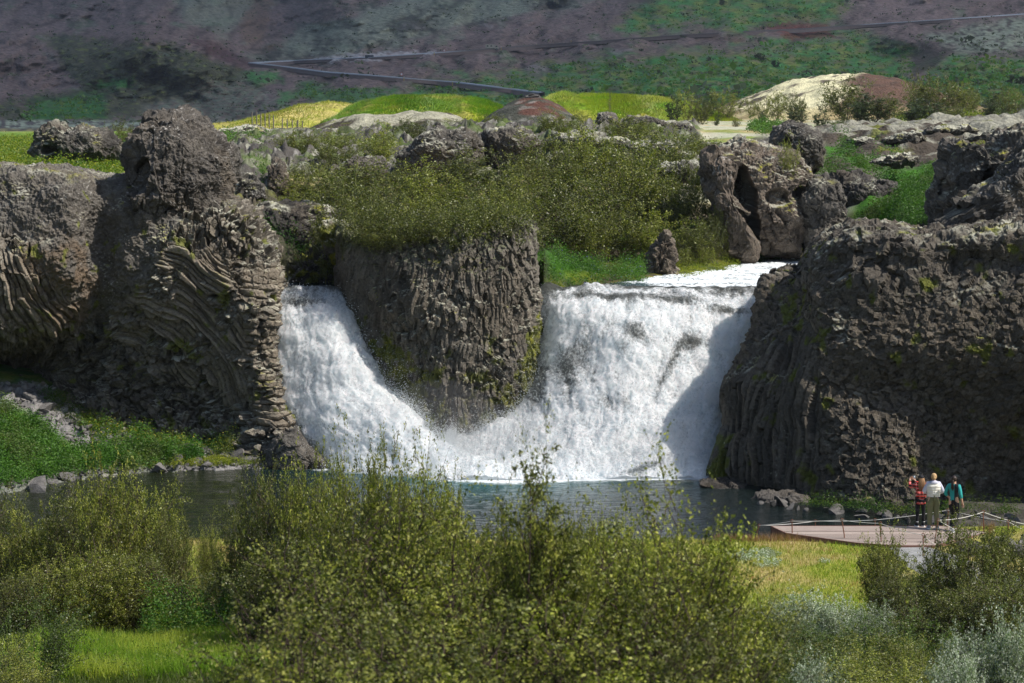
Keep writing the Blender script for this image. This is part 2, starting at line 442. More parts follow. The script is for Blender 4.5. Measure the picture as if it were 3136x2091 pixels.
LC = [
 [(-1100, 900, 96), (-1100, 840, 96), (-1100, 740, 94), (-1100, 600, 93), (-1100, 480, 94), (-1100, 392, 96), (-1100, 380, 105)],
 [(-640, 900, 92), (-640, 840, 93), (-640, 740, 89), (-640, 600, 88), (-640, 480, 89), (-640, 400, 91), (-640, 380, 100)],
 [(-260, 900, 90), (-260, 840, 91), (-260, 740, 87), (-260, 600, 86), (-260, 480, 87), (-260, 390, 89), (-260, 378, 98)],
 [(-60, 900, 87.6), (-60, 840, 89.5), (-60, 745, 84.2), (-60, 600, 84), (-60, 480, 85), (-60, 392, 86.5), (-60, 378, 95)],
 [(30, 895, 87.4), (30, 838, 90.5), (30, 755, 84.3), (30, 620, 83.6), (30, 490, 84.6), (30, 392, 86.2), (30, 380, 95)],
 [(95, 905, 87), (95, 840, 89.5), (95, 750, 85), (95, 610, 83.7), (95, 490, 84.3), (95, 392, 86), (95, 380, 95)],
 [(160, 935, 86.4), (160, 850, 87.6), (165, 745, 85.6), (165, 620, 83.9), (160, 490, 84.2), (160, 400, 86), (160, 382, 95)],
 [(215, 965, 85.7), (215, 860, 86.9), (225, 745, 86.2), (222, 630, 85.3), (212, 530, 85.4), (208, 420, 86.4), (212, 395, 95)],
 [(245, 980, 85.4), (250, 870, 86.3), (255, 760, 85.8), (250, 640, 85.3), (238, 540, 85.7), (235, 430, 86.6), (240, 402, 96)],
 [(310, 1005, 85.2), (310, 890, 86.2), (315, 780, 85.8), (300, 650, 84.6), (285, 540, 84.8), (290, 425, 86.4), (295, 400, 95)],
 [(390, 1030, 84.7), (390, 905, 85.8), (385, 790, 85.2), (380, 670, 84.2), (370, 560, 84.2), (375, 450, 86), (380, 425, 95)],
 [(470, 1045, 84.4), (470, 925, 85.9), (465, 810, 85.1), (460, 690, 84.2), (450, 580, 84.2), (450, 460, 86), (455, 430, 95)],
 [(545, 1060, 83.8), (535, 940, 84.9), (535, 820, 84.4), (535, 700, 83.9), (530, 590, 84.2), (520, 470, 86), (520, 450, 95)],
 [(600, 1072, 83.1), (590, 950, 83.9), (585, 825, 84), (590, 700, 83.9), (585, 600, 84.6), (565, 498, 86.2), (560, 475, 95)],
 [(660, 1080, 82.7), (635, 960, 83.6), (615, 830, 84.2), (622, 695, 84.4), (622, 610, 85), (600, 540, 86.8), (590, 500, 95)],
 [(730, 1085, 82.6), (675, 968, 84.2), (642, 835, 85.3), (640, 692, 85.6), (642, 625, 86), (625, 570, 87.6), (612, 535, 95.5)],
 [(775, 1075, 83.6), (700, 965, 86), (652, 830, 87.5), (644, 690, 87.3), (648, 640, 87.5), (635, 590, 88.6), (625, 560, 96)],
 [(780, 1040, 87), (700, 940, 90), (650, 820, 91.5), (640, 700, 92), (640, 650, 92), (630, 600, 92), (625, 580, 97)],
]
def shape_left(V, Nn, q):
    x, y = q[:, 0], q[:, 1]
    # fanning columns: arcs about a pivot low on the left of the face
    pv = P(235, 985, 84.5); X = V[:, 0] - pv[0]; Z = V[:, 2] - pv[2]
    wob = .35 * fbm(V * .45, 2, 900)
    rad = np.hypot(X, Z) + wob; an = np.arctan2(Z, X)
    dA, rA, eA = columns(rad, an * 5.2, .20, 1.1, 11, .18)
    # near-horizontal stacked columns of the buttress
    dH, rH, eH = columns(V[:, 2] + .10 * (V[:, 0] + 10) + .15 * fbm(V * .6, 2, 901), V[:, 0] + .4 * V[:, 1], .29, .42, 12, .17)
    dB, rB, eB = facets(V, (.42, .6, .36), 21, 1, 1.2, .35); dB *= .24
    dB2, rB2, eB2 = facets(V, (.34, .4, .62), 22, 1, 1.0, .5); dB2 *= .2
    dR = .30 * (fbm(V * .9, 5, 31) * 1.2) + .09 * (ridged(V * 4, 3, 32) - .5) + .05 * fbm(V * 9, 2, 33); rR = .5 + .4 * fbm(V * 2.5, 3, 34); eR = 0 * rR
    mA = sstep(-14, 14, sdist(x, y, [(350, 600), (400, 560), (455, 545), (520, 600), (570, 760), (590, 900), (520, 935), (430, 900), (330, 820), (250, 770), (240, 730), (330, 650)]))
    mH = sstep(-14, 14, sdist(x, y, [(555, 620), (660, 600), (670, 900), (690, 1000), (580, 980), (570, 860), (555, 740)]))
    edge = 200 + 40 * fbm(V * .5, 3, 35)
    mR = sstep(-15, 15, sdist(x, y, [(-400, 300), (-400, 520), (0, 520), (60, 560), (200, 740), (330, 640), (380, 560), (430, 480), (500, 470), (600, 460), (600, 300)]) + 22 * fbm(V * .8, 3, 36))
    mC = sstep(-12, 12, sdist(x, y, [(-400, 560), (30, 580), (180, 640), (200, 700), (130, 770), (0, 740), (-400, 740)]) + 10 * fbm(V, 2, 38))
    dC, rC, eC = columns(V[:, 0] + .3 * V[:, 2] + .3 * fbm(V * .5, 2, 903), V[:, 2], .26, .5, 14, .22)
    brk = sstep(-.02, .12, fbm(V * .7 + 70, 3, 95))      # places where columns have broken into blocks
    mA = mA * (1 - .85 * brk); mH = mH * (1 - .8 * sstep(.0, .2, fbm(V * .8 + 90, 3, 96)))
    d, r, e = dB, rB, eB
    top = sstep(620, 560, y)
    d = d * (1 - top) + dB2 * 1.5 * top; r = r * (1 - top) + rB2 * top; e = e * (1 - top) + eB2 * top
    for m, (a, b, c) in ((mC, (dC, rC, eC)), (mA, (dA, rA, eA)), (mH, (dH, rH, eH)), (mR, (dR, rR, eR))):
        d = d * (1 - m) + a * m; r = r * (1 - m) + b * m; e = e * (1 - m) + c * m
    d = d + .30 * fbm(V * .35, 3, 37) + .10 * fbm(V * 2.2, 3, 39) * (1 - .5 * mA)
    shape_left.m = (mA, mH, mR, mC)
    return d, r, e, None
def look_left(V, Nn, r, e, q):
    mA, mH, mR, mC = shape_left.m
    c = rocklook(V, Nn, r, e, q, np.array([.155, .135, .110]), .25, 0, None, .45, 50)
    warm = np.clip(mA * .7 + mH * .8 + mC * .6, 0, 1)
    c = mix(c, (BROWN * 1.7)[None] * (.65 + .7 * r)[:, None] * (1 - .35 * e)[:, None], warm * .75)  # brown columns, crack edges again partly shaded in the colour
    c = mix(c, rocklook(V, Nn, r, e, q, np.array([.10, .090, .080]), .75, 0, None, .2, 51), mR * .85)
    rust = sstep(-20, 30, sdist(q[:, 0], q[:, 1], [(60, 560), (190, 540), (235, 640), (220, 760), (120, 760), (20, 650)])) * sstep(-.3, .2, fbm(V * 1.2, 3, 55))
    c = mix(c, np.array([.14, .09, .05]), rust * .55)
    wet = sstep(-10, 25, sdist(q[:, 0], q[:, 1], [(100, 790), (240, 740), (300, 800), (400, 900), (440, 1000), (300, 960), (180, 900), (-100, 900), (-100, 820)]))
    c = mix(c, DARK * 1.3, wet * .4)
    mo = sstep(.30, .42, fbm(V * 1.3 + 60, 3, 56) + .25 * sstep(-30, 30, sdist(q[:, 0], q[:, 1], [(600, 930), (660, 930), (720, 1010), (780, 1075), (700, 1060), (640, 1000)])))
    c = mix(c, MOSS * 1.2, mo * .8)
    return c
loft(add_foot(LC), .031, shape_left, look_left, 'basalt_cliff', M_ROCK,
     label='tall basalt cliff with swooping fanned columns on the left bank of the falls', category='cliff')
boulder([(262, 520), (275, 460), (290, 432), (296, 400), (302, 350), (307, 300), (318, 276), (336, 262), (350, 262), (372, 247), (395, 256), (420, 252), (452, 268), (478, 286), (503, 312), (530, 345), (536, 400), (532, 440), (545, 490), (530, 570), (470, 630), (380, 630), (290, 590)],
        88.4, 3.9, 'rock_pinnacle', res=.045, rough=.42, fac=(.8, .8, 1.3), facamp=.22, power=2.4, dents=[(318, 405, 26, 50, .8, .1)], base=np.array([.095, .084, .073]), lich=.8, seed=101,
        label='tall dark rounded rock pinnacle standing on top of the left cliff', category='rock')
boulder([(515, 330), (535, 318), (552, 335), (556, 370), (548, 410), (530, 420), (515, 390)], 90.5, .9, 'rock', res=.05, rough=.25, seed=102, lich=.8,
        label='small grey rock knob against the right side of the tall pinnacle', category='rock')
boulder([(74, 350), (80, 310), (98, 290), (130, 286), (160, 298), (190, 283), (215, 290), (250, 302), (284, 325), (282, 355), (262, 372), (200, 380), (140, 378), (90, 372)],
        106, 2.5, 'boulder', res=.06, rough=.5, fac=(.7, .7, .7), facamp=.2, topmoss=.3, dents=[(110, 345, 22, 12, .8, .4)], lich=.8, seed=103, label='broad craggy grey boulder in the green meadow left of the pinnacle', category='boulder')
boulder([(282, 350), (290, 332), (305, 330), (318, 345), (318, 385), (290, 385)], 99, .8, 'boulder', res=.06, seed=104, label='small upright boulder between the meadow boulder and the tall pinnacle', category='boulder')

# ---- central pillar
CP_cols = [(775, 96, 505, 96), (772, 92, 512, 92), (776, 89.2, 520, 89.4), (800, 87.2, 530, 87.8), (850, 86.0, 545, 86.8), (905, 85.0, 558, 85.8), (965, 84.2, 572, 85.2), (1040, 83.9, 552, 84.8),
           (1110, 84.1, 545, 84.8), (1170, 84.7, 527, 85.2), (1212, 85.6, 530, 85.8), (1228, 87, 540, 87), (1226, 90, 530, 90), (1215, 94, 520, 94)]
CPn = []
for i, (x, D, yt, Dt) in enumerate(CP_cols):
    k = (x - 1000) / 225.
    col_ = [PZ(x + 24 * k, -1.5, D - .2), PZ(x + 22 * k, .6, D - .1), PZ(x + 18 * k, 2.6, D + .1), PZ(x + 14 * k * (k > 0) + 6 * (k < 0), 4.4, D)]
    ytop = P(x, yt, Dt)
    col_ += [PZ(x + 8 * k * (k > 0), 6.2 if ytop[2] > 7.2 else 5.8, D - .05)]
    col_ += [ytop + np.array([0, -.5, -.55]), ytop + np.array([0, .2, 0]), ytop + np.array([0, 1.2, .1]), np.array([ytop[0] * 1.02, max(ytop[1] + 5, 94.5), ytop[2] - .1])]
    CPn.append(col_)
def shape_pillar(V, Nn, q):
    x, y = q[:, 0], q[:, 1]
    c = V[:, 0] + .12 * (V[:, 2] - 4) * (V[:, 0] - 0) * .35 + .3 * fbm(V * .6, 2, 910)
    dV, rV, eV = columns(c, V[:, 2], .175, .55, 61, .11)
    dB, rB, eB = facets(V, (.28, .4, .5), 62, 1, 1.3, .4); dB *= .12
    m = np.clip(sstep(-.25, .1, fbm(V * .7 + 7, 3, 63)) + sstep(640, 570, y), 0, 1)
    d = dV * (1 - m) + dB * m; r = rV * (1 - m) + rB * m; e = eV * (1 - m) + eB * m
    sm = .55 * (1 - sstep(850, 960, x + .25 * (y - 600)))          # smoother flank on the left
    dS = .22 * fbm(V * np.array([1.6, 1.6, .5]), 4, 64) + .6 * dV
    d = d * (1 - sm) + dS * sm; e = e * (1 - .3 * sm)
    d = d + .2 * fbm(V * .4, 3, 65) + .07 * fbm(V * 2.5, 3, 66)
    return d, r, e, None
def look_pillar(V, Nn, r, e, q):
    x, y = q[:, 0], q[:, 1]
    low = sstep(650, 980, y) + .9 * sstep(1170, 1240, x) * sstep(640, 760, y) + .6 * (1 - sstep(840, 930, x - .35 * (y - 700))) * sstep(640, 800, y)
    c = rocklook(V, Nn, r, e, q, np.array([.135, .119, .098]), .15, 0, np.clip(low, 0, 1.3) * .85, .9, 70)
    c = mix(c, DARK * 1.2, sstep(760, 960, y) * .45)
    c = mix(c, mix(np.array([.065, .075, .02]), MOSSY * .8, sstep(.1, .5, fbm(V * 2, 3, 77)) * sstep(960, 860, x)), np.clip(sstep(.55, .8, Nn[:, 2]) * (y < 640) + sstep(590, 550, y + 45 * fbm(V * 1.4, 3, 78)) * .8 * sstep(1060, 900, x), 0, 1) * .75)
    return c
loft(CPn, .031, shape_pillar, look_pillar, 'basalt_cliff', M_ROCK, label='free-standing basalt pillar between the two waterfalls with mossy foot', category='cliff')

# ---- right cliff
RC = [
 [(1790, 1000, 92), (1790, 900, 92), (1790, 830, 92), (1790, 760, 92), (1790, 700, 92), (1800, 650, 92), (1805, 628, 92), (1820, 610, 97)],
 [(1655, 1095, 84), (1700, 975, 85), (1690, 885, 86), (1720, 830, 87), (1745, 770, 87.5), (1765, 700, 88), (1768, 640, 88.4), (1800, 620, 95)],
 [(1632, 1102, 80.4), (1674, 975, 81.6), (1666, 885, 82.2), (1695, 830, 83.2), (1722, 770, 84), (1742, 700, 85), (1755, 640, 86.2), (1795, 622, 94)],
 [(1690, 1106, 79.4), (1712, 975, 80.4), (1712, 885, 81), (1735, 825, 82), (1758, 765, 82.8), (1778, 700, 84), (1795, 632, 85.6), (1815, 615, 94)],
 [(1760, 1122, 78.3), (1775, 975, 79.2), (1780, 885, 79.7), (1795, 815, 80.6), (1810, 750, 81.6), (1825, 700, 82.8), (1832, 640, 84.8), (1838, 610, 94)],
 [(1820, 1140, 77), (1830, 980, 78.2), (1832, 885, 78.6), (1838, 800, 79.4), (1845, 740, 80.2), (1845, 690, 81.4), (1850, 610, 83), (1868, 568, 92)],
 [(1875, 1158, 76.0), (1880, 985, 76.9), (1880, 885, 77.6), (1880, 790, 78.2), (1880, 720, 79), (1872, 650, 80.2), (1880, 560, 82), (1885, 545, 92)],
 [(1960, 1172, 75.0), (1960, 1000, 75.8), (1960, 895, 76.9), (1960, 790, 77.2), (1960, 700, 78), (1955, 610, 79), (1960, 525, 80.6), (1960, 512, 92)],
 [(2035, 1178, 74.6), (2035, 1005, 75.3), (2035, 900, 76.5), (2035, 790, 76.6), (2035, 700, 77.3), (2035, 615, 78.2), (2045, 532, 79.6), (2045, 515, 92)],
 [(2110, 1182, 74.4), (2110, 1010, 75.3), (2110, 900, 76.1), (2110, 800, 76), (2110, 700, 76.8), (2110, 615, 77.6), (2110, 545, 79), (2110, 520, 92)],
 [(2200, 1180, 74.8), (2200, 1040, 75.5), (2200, 905, 75.3), (2200, 800, 75.2), (2200, 700, 76), (2200, 610, 77), (2200, 532, 78.6), (2200, 515, 92)],
 [(2290, 1180, 75.4), (2290, 1070, 75.5), (2290, 930, 74.6), (2290, 810, 74.5), (2290, 710, 75.4), (2290, 610, 76.4), (2290, 520, 78), (2290, 500, 92)],
 [(2380, 1180, 75), (2380, 1070, 75), (2380, 930, 73.8), (2380, 810, 73.8), (2380, 710, 74.8), (2380, 610, 75.8), (2380, 505, 77.4), (2380, 480, 92)],
 [(2560, 1200, 71.6), (2560, 1050, 73.6), (2560, 930, 72.8), (2560, 810, 72.8), (2560, 700, 73.8), (2560, 600, 74.8), (2560, 500, 76.4), (2560, 470, 92)],
 [(2900, 1210, 72), (2900, 1050, 73), (2900, 930, 73), (2900, 810, 73), (2900, 700, 74), (2900, 600, 75), (2900, 500, 77), (2900, 470, 92)],
]
def shape_right(V, Nn, q):
    x, y = q[:, 0], q[:, 1]
    dB, rB, eB = facets(V, (.25, .45, .22), 81, 1, 1., .35, fine=.25); dB *= .09
    dC, rC, eC = facets(V, (.42, .6, .46), 82, 1, 1., .35, fine=.4); dC *= .12
    dV, rV, eV = columns(V[:, 0] * .7 - V[:, 1] * .7 + .3 * fbm(V * .5, 2, 911) + .1 * V[:, 2], V[:, 2], .27, 1.2, 83, .22)
    m = sstep(-.1, .3, fbm(V * .4 + 3, 2, 84) + .7 * sstep(760, 640, y) - .4)
    d = dB * (1 - m) + dC * m; r = rB * (1 - m) + rC * m; e = eB * (1 - m) + eC * m
    mv = sstep(-25, 25, sdist(x, y, [(1640, 900), (1760, 800), (1850, 760), (1890, 900), (1870, 1120), (1600, 1110)]) + 15 * fbm(V, 2, 85))
    d = d * (1 - mv) + dV * mv; r = r * (1 - mv) + rV * mv; e = e * (1 - mv) + eV * mv
    d = d + .38 * fbm(V * .3, 3, 86) + .07 * fbm(V * 2.2, 3, 87)
    d = d * (.35 + .65 * sstep(1190, 1110, y))
    tops = sstep(640, 540, y) * sstep(1880, 1960, x)
    d = d + tops * .22 * (ridged(V * np.array([.8, .8, .3]), 3, 88) - .5)
    return d, r, e, None
def look_right(V, Nn, r, e, q):
    x, y = q[:, 0], q[:, 1]
    mm = 1.0 * (sstep(1035, 1090, y) * (1 - sstep(1660, 1720, x)))
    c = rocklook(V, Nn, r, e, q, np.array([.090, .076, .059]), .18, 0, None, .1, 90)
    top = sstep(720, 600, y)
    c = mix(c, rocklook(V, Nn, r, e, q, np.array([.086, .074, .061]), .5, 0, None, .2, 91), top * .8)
    mo = sstep(.25, .45, fbm(V * 1.2 + 61, 3, 92) + .5 * sstep(-20, 30, sdist(x, y, [(1600, 1110), (1630, 1040), (1665, 960), (1690, 1000), (1690, 1110)])) + .3 * sstep(-20, 20, sdist(x, y, [(1755, 650), (1800, 625), (1850, 650), (1820, 740), (1790, 700)])))
    c = mix(c, MOSS, mo * .9)
    return c
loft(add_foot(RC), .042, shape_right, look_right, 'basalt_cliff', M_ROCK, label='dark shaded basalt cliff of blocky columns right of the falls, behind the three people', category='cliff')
# ---------------------------------------------------------------- water
def water_mat(name, deep, rough=.06, wscale=2.2, bump=.35, dist=.06, stretch=(1, 2.2, 1)):
    m, nt, N, L, out = newmat(name)
    tc = N.new('ShaderNodeTexCoord'); mp = N.new('ShaderNodeMapping'); mp.inputs['Scale'].default_value = stretch
    L.new(tc.outputs['Object'], mp.inputs[0])
    n1 = N.new('ShaderNodeTexNoise'); n1.inputs['Scale'].default_value = wscale; n1.inputs['Detail'].default_value = 7; n1.inputs['Roughness'].default_value = .62; n1.inputs['Distortion'].default_value = .6
    L.new(mp.outputs[0], n1.inputs['Vector'])
    bp = N.new('ShaderNodeBump'); bp.inputs['Strength'].default_value = bump; bp.inputs['Distance'].default_value = dist
    L.new(n1.outputs['Fac'], bp.inputs['Height'])
    at = N.new('ShaderNodeAttribute'); at.attribute_name = 'Col'
    fo = N.new('ShaderNodeAttribute'); fo.attribute_name = 'foam'
    b = N.new('ShaderNodeBsdfPrincipled'); b.inputs['Roughness'].default_value = rough; b.inputs['IOR'].default_value = 1.33
    b.inputs['Specular IOR Level'].default_value = .5
    L.new(at.outputs['Color'], b.inputs['Base Color']); L.new(bp.outputs[0], b.inputs['Normal'])
    # foam: broken up by a finer noise
    n2 = N.new('ShaderNodeTexNoise'); n2.inputs['Scale'].default_value = 3.; n2.inputs['Detail'].default_value = 8; n2.inputs['Roughness'].default_value = .75; n2.inputs['Distortion'].default_value = 1.2
    L.new(mp.outputs[0], n2.inputs['Vector'])
    ad = N.new('ShaderNodeMath'); ad.operation = 'ADD'; L.new(n2.outputs['Fac'], ad.inputs[0]); L.new(fo.outputs['Fac'], ad.inputs[1])
    mr = N.new('ShaderNodeMapRange'); mr.inputs['From Min'].default_value = .93; mr.inputs['From Max'].default_value = 1.12; mr.interpolation_type = 'SMOOTHSTEP'
    L.new(ad.outputs[0], mr.inputs['Value'])
    f = N.new('ShaderNodeBsdfPrincipled'); f.inputs['Base Color'].default_value = (.80, .84, .86, 1); f.inputs['Roughness'].default_value = .6
    b2 = N.new('ShaderNodeBump'); b2.inputs['Strength'].default_value = .8; b2.inputs['Distance'].default_value = .08
    L.new(n2.outputs['Fac'], b2.inputs['Height']); L.new(b2.outputs[0], f.inputs['Normal'])
    ms = N.new('ShaderNodeMixShader'); L.new(mr.outputs[0], ms.inputs[0]); L.new(b.outputs[0], ms.inputs[1]); L.new(f.outputs[0], ms.inputs[2])
    L.new(ms.outputs[0], out.inputs['Surface'])
    return m
M_POOL = water_mat('pool_water', None, wscale=2.6, bump=.75, dist=.10, stretch=(.7, 2.6, 1))
M_RIVER = water_mat('river_water', None, wscale=2.5, bump=.9, dist=.12, stretch=(1, 1.6, 1))

# pool: one sheet of rippled water
xs = np.arange(-45, 45, .16); ys = np.arange(56, 92, .16)
X, Y = np.meshgrid(xs, ys, indexing='ij'); V = np.stack([X, Y, 0 * X], -1).reshape(-1, 3)
qx, qy = proj(V)
wl = np.stack([V[:, 0] * .9, V[:, 1] * 2.2, 0 * V[:, 0]], -1)
V[:, 2] = .022 * fbm(wl * 1.1, 4, 200) + .02 * fbm(wl * .3, 2, 201)
lip = polydist(V[:, 0], V[:, 1], [P(760, 1070, 82.5)[:2], P(900, 1085, 81.6)[:2], P(1000, 1098, 80.7)[:2], P(1200, 1108, 80)[:2], P(1450, 1100, 80.5)[:2], P(1640, 1100, 80.5)[:2]], False)
foam = np.clip(.62 * np.exp(-lip / .6) + .36 * np.exp(-lip / 2.2) * (1 + .8 * np.exp(-((qx - 1130) / 160) ** 2)), 0, 1)
teal = np.exp(-lip / 3.0) * np.exp(-((qx - 1100) / 320) ** 2)
c = mix(np.array([.006, .010, .009]), np.array([.03, .15, .16]), teal)
shal = sstep(1085, 1150, qy) * (qx < 600)
c = mix(c, np.array([.020, .024, .010]), (qx < 560) * .6)
link('pool_water', mesh_np('pool_water', V, gridfaces(len(xs), len(ys)), M_POOL, c, extra={'foam': foam}), kind='structure')

# river above the falls
RZ = 6.3
ys = np.arange(89.5, 112, .12); xs = np.arange(-11, 16, .12)
X, Y = np.meshgrid(xs, ys, indexing='ij'); V = np.stack([X, Y, RZ + 0 * X], -1).reshape(-1, 3)
qx, qy = proj(V)
fl = np.stack([V[:, 0] * .8 + V[:, 1] * .5, V[:, 1] * 1.4, V[:, 0] * 0], -1)
rap = np.clip(1.2 * sstep(1330, 1600, qx + 12 * (V[:, 1] - 90)), 0, 1)
rapL = (qx < 800) * np.clip(.5 + .6 * fbm(fl * .7, 2, 215), 0, 1)
rap = np.maximum(rap, rapL)
V[:, 2] += (.05 + .12 * rap) * ridged(fl * 1.6, 4, 210) - .07 + .03 * fbm(fl * 3, 2, 211)
lipd = np.exp(-np.maximum(V[:, 1] - 86.6, 0) / .7)
foam = .10 + .50 * rap + .2 * lipd + .22 * fbm(fl * .6, 3, 212)
c = mix(np.array([.035, .036, .024]), np.array([.06, .16, .17]), rap * .35)
link('river_water', mesh_np('river_water', V, gridfaces(len(xs), len(ys)), M_RIVER, c, extra={'foam': foam}), kind='structure')

# white water of the falls
m, nt, N, L, out = newmat('falling_water')
at = N.new('ShaderNodeAttribute'); at.attribute_name = 'Col'
tc = N.new('ShaderNodeTexCoord'); nz = N.new('ShaderNodeTexNoise'); nz.inputs['Scale'].default_value = 14; nz.inputs['Detail'].default_value = 8; nz.inputs['Roughness'].default_value = .75
mp = N.new('ShaderNodeMapping'); mp.inputs['Scale'].default_value = (1, 1, .6)
L.new(tc.outputs['Object'], mp.inputs[0]); L.new(mp.outputs[0], nz.inputs['Vector'])
hole = N.new('ShaderNodeAttribute'); hole.attribute_name = 'foam'
ad = N.new('ShaderNodeMath'); ad.operation = 'ADD'; L.new(nz.outputs['Fac'], ad.inputs[0]); L.new(hole.outputs['Fac'], ad.inputs[1])
mr = N.new('ShaderNodeMapRange'); mr.inputs['From Min'].default_value = .50; mr.inputs['From Max'].default_value = .72
L.new(ad.outputs[0], mr.inputs['Value'])
b = N.new('ShaderNodeBsdfPrincipled'); b.inputs['Roughness'].default_value = .6; b.inputs['Specular IOR Level'].default_value = .2
b.inputs['Subsurface Weight'].default_value = .8; b.inputs['Subsurface Radius'].default_value = (.9, 1., 1.); b.inputs['Subsurface Scale'].default_value = .45
cm = N.new('ShaderNodeMix'); cm.data_type = 'RGBA'; cm.inputs[6].default_value = (.055, .055, .05, 1)
L.new(mr.outputs[0], cm.inputs[0]); L.new(at.outputs['Color'], cm.inputs[7]); L.new(cm.outputs[2], b.inputs['Base Color'])
bp = N.new('ShaderNodeBump'); bp.inputs['Strength'].default_value = .35; bp.inputs['Distance'].default_value = .04
L.new(nz.outputs['Fac'], bp.inputs['Height']); L.new(bp.outputs[0], b.inputs['Normal'])
tr = N.new('ShaderNodeBsdfTranslucent'); tr.inputs['Color'].default_value = (.85, .9, .93, 1)
ms = N.new('ShaderNodeMixShader'); ms.inputs[0].default_value = .38
L.new(b.outputs[0], ms.inputs[1]); L.new(tr.outputs[0], ms.inputs[2]); L.new(ms.outputs[0], out.inputs['Surface'])
M_FALL = m

def fall(net, label, thin, seed, res=.036, bounds=None):
    C = np.array([[P(*n) for n in c] for c in net], float)
    G = resample(C, res); nu, nv = G.shape[:2]
    Nn = gridnormals(G); 
    flip = Nn[nu // 2, nv // 2, 1] > 0
    if flip: Nn = -Nn
    V = G.reshape(-1, 3).copy(); Nn = Nn.reshape(-1, 3)
    x, y = proj(V)
    dn = np.gradient(G, axis=1).reshape(-1, 3)      # along the flow
    Lw = np.cumsum(np.linalg.norm(np.gradient(G, axis=1), axis=-1), 1).reshape(-1)
    U = np.cumsum(np.linalg.norm(np.gradient(G, axis=0), axis=-1).mean(1))
    U = np.repeat(U, nv)
    wx = .6 * fbm(V * .5, 2, seed)
    s = np.stack([(U + wx), Lw * .33, U * 0 + 3], -1)
    t = sstep(0, 1.2, Lw)                       # smooth at the brim, churned below
    billow = np.abs(fbm(V * .9, 4, seed + 1))
    streak = ridged(s * 2.4, 4, seed + 2)
    d = .06 + .10 * (1 - t) * (ridged(V * np.array([1.6, 1.6, 1]), 3, seed + 12) - .6) + t * (.40 * fbm(V * .5, 3, seed + 3) + .10 * (1 - 2.2 * billow) + .09 * streak + .06 * ridged(V * np.array([5.5, 5.5, 2.4]), 4, seed + 4) + .03 * fbm(V * np.array([11, 11, 6.5]), 2, seed + 9))
    V = V + Nn * d[:, None] + np.stack([t * .12 * fbm(V * 2, 2, seed + 7), 0 * d, 0 * d], -1)
    foam = .13 + .16 * fbm(s * 3.2, 3, seed + 5) + .05 * streak - .05 + .30 * sstep(.6, 2.4, Lw) * .5
    for (ex, ey, rx, ry, an, k) in thin:
        ca, sa = math.cos(an), math.sin(an)
        u = ((x - ex) * ca + (y - ey) * sa) / rx; v = (-(x - ex) * sa + (y - ey) * ca) / ry
        foam = foam - k * np.exp(-(u * u + v * v))
    gr = fbm(np.stack([(U + wx) * 9, Lw * 3.2, V[:, 1] * 2], -1), 3, seed + 20); g2 = fbm(np.stack([(U + wx) * 3, Lw * .9, V[:, 1]], -1), 4, seed + 21)
    c = mix(np.array([.93, .94, .95]), np.array([.62, .70, .74]), np.clip(sstep(.0, .5, gr) * .3 + sstep(.0, .5, g2) * .28 + sstep(.05, .4, fbm(V * np.array([5., 5., 3.5]), 4, seed + 22)) * .6, 0, 1))
    brim = (1 - sstep(.1, 1.6, Lw + 1.1 * fbm(s * 1.5, 3, seed + 8))) * (1 - .7 * sstep(1500, 1650, x)); foam = foam - brim * .30
    Fc = gridfaces(nu, nv)
    if flip: Fc = Fc[:, ::-1]
    o = link('waterfall', mesh_np('waterfall', V, Fc, M_FALL, c, extra={'foam': foam}), label=label, category='waterfall')
    return V, Nn, nu, nv, o

# left fall: brim behind, slides down and fans to the right
LF = [
 [(590, 659, 89.6), (590, 705, 87), (595, 760, 86.6), (600, 840, 86), (620, 920, 85.6), (650, 1000, 84.6), (720, 1075, 83.4), (740, 1100, 82.9)],
 [(640, 659, 89.6), (640, 705, 86.8), (642, 760, 86), (648, 840, 85.4), (660, 915, 84.9), (705, 985, 84), (762, 1062, 82.7), (775, 1090, 82)],
 [(690, 659, 89.6), (690, 705, 86.6), (692, 760, 85.6), (702, 840, 84.9), (722, 915, 84.2), (765, 985, 83.2), (820, 1060, 82.1), (840, 1094, 81.4)],
 [(740, 659, 89.6), (740, 712, 86.6), (748, 765, 85.5), (765, 845, 84.6), (790, 920, 83.7), (830, 985, 82.7), (880, 1058, 81.7), (900, 1098, 80.9)],
 [(775, 659, 89.6), (785, 722, 87.0), (800, 775, 85.9), (822, 845, 84.7), (850, 920, 83.6), (890, 980, 82.5), (940, 1050, 81.4), (955, 1102, 80.5)],
 [(795, 659, 89.6), (810, 732, 87.6), (830, 782, 86.6), (862, 850, 85.3), (893, 915, 84.1), (935, 970, 82.9), (990, 1042, 81.5), (1010, 1106, 80.2)],
 [(800, 659, 89.6), (825, 745, 88.4), (850, 800, 87.4), (885, 865, 86.0), (918, 925, 84.6), (965, 985, 83.2), (1045, 1045, 81.6), (1075, 1108, 80.1)],
]
fallL = fall(LF, 'narrower left waterfall sliding between the fanned cliff and the central pillar', [(690, 700, 60, 14, 0, .35), (700, 1010, 60, 20, .9, .3), (745, 1060, 30, 16, 1, .35)], 300)
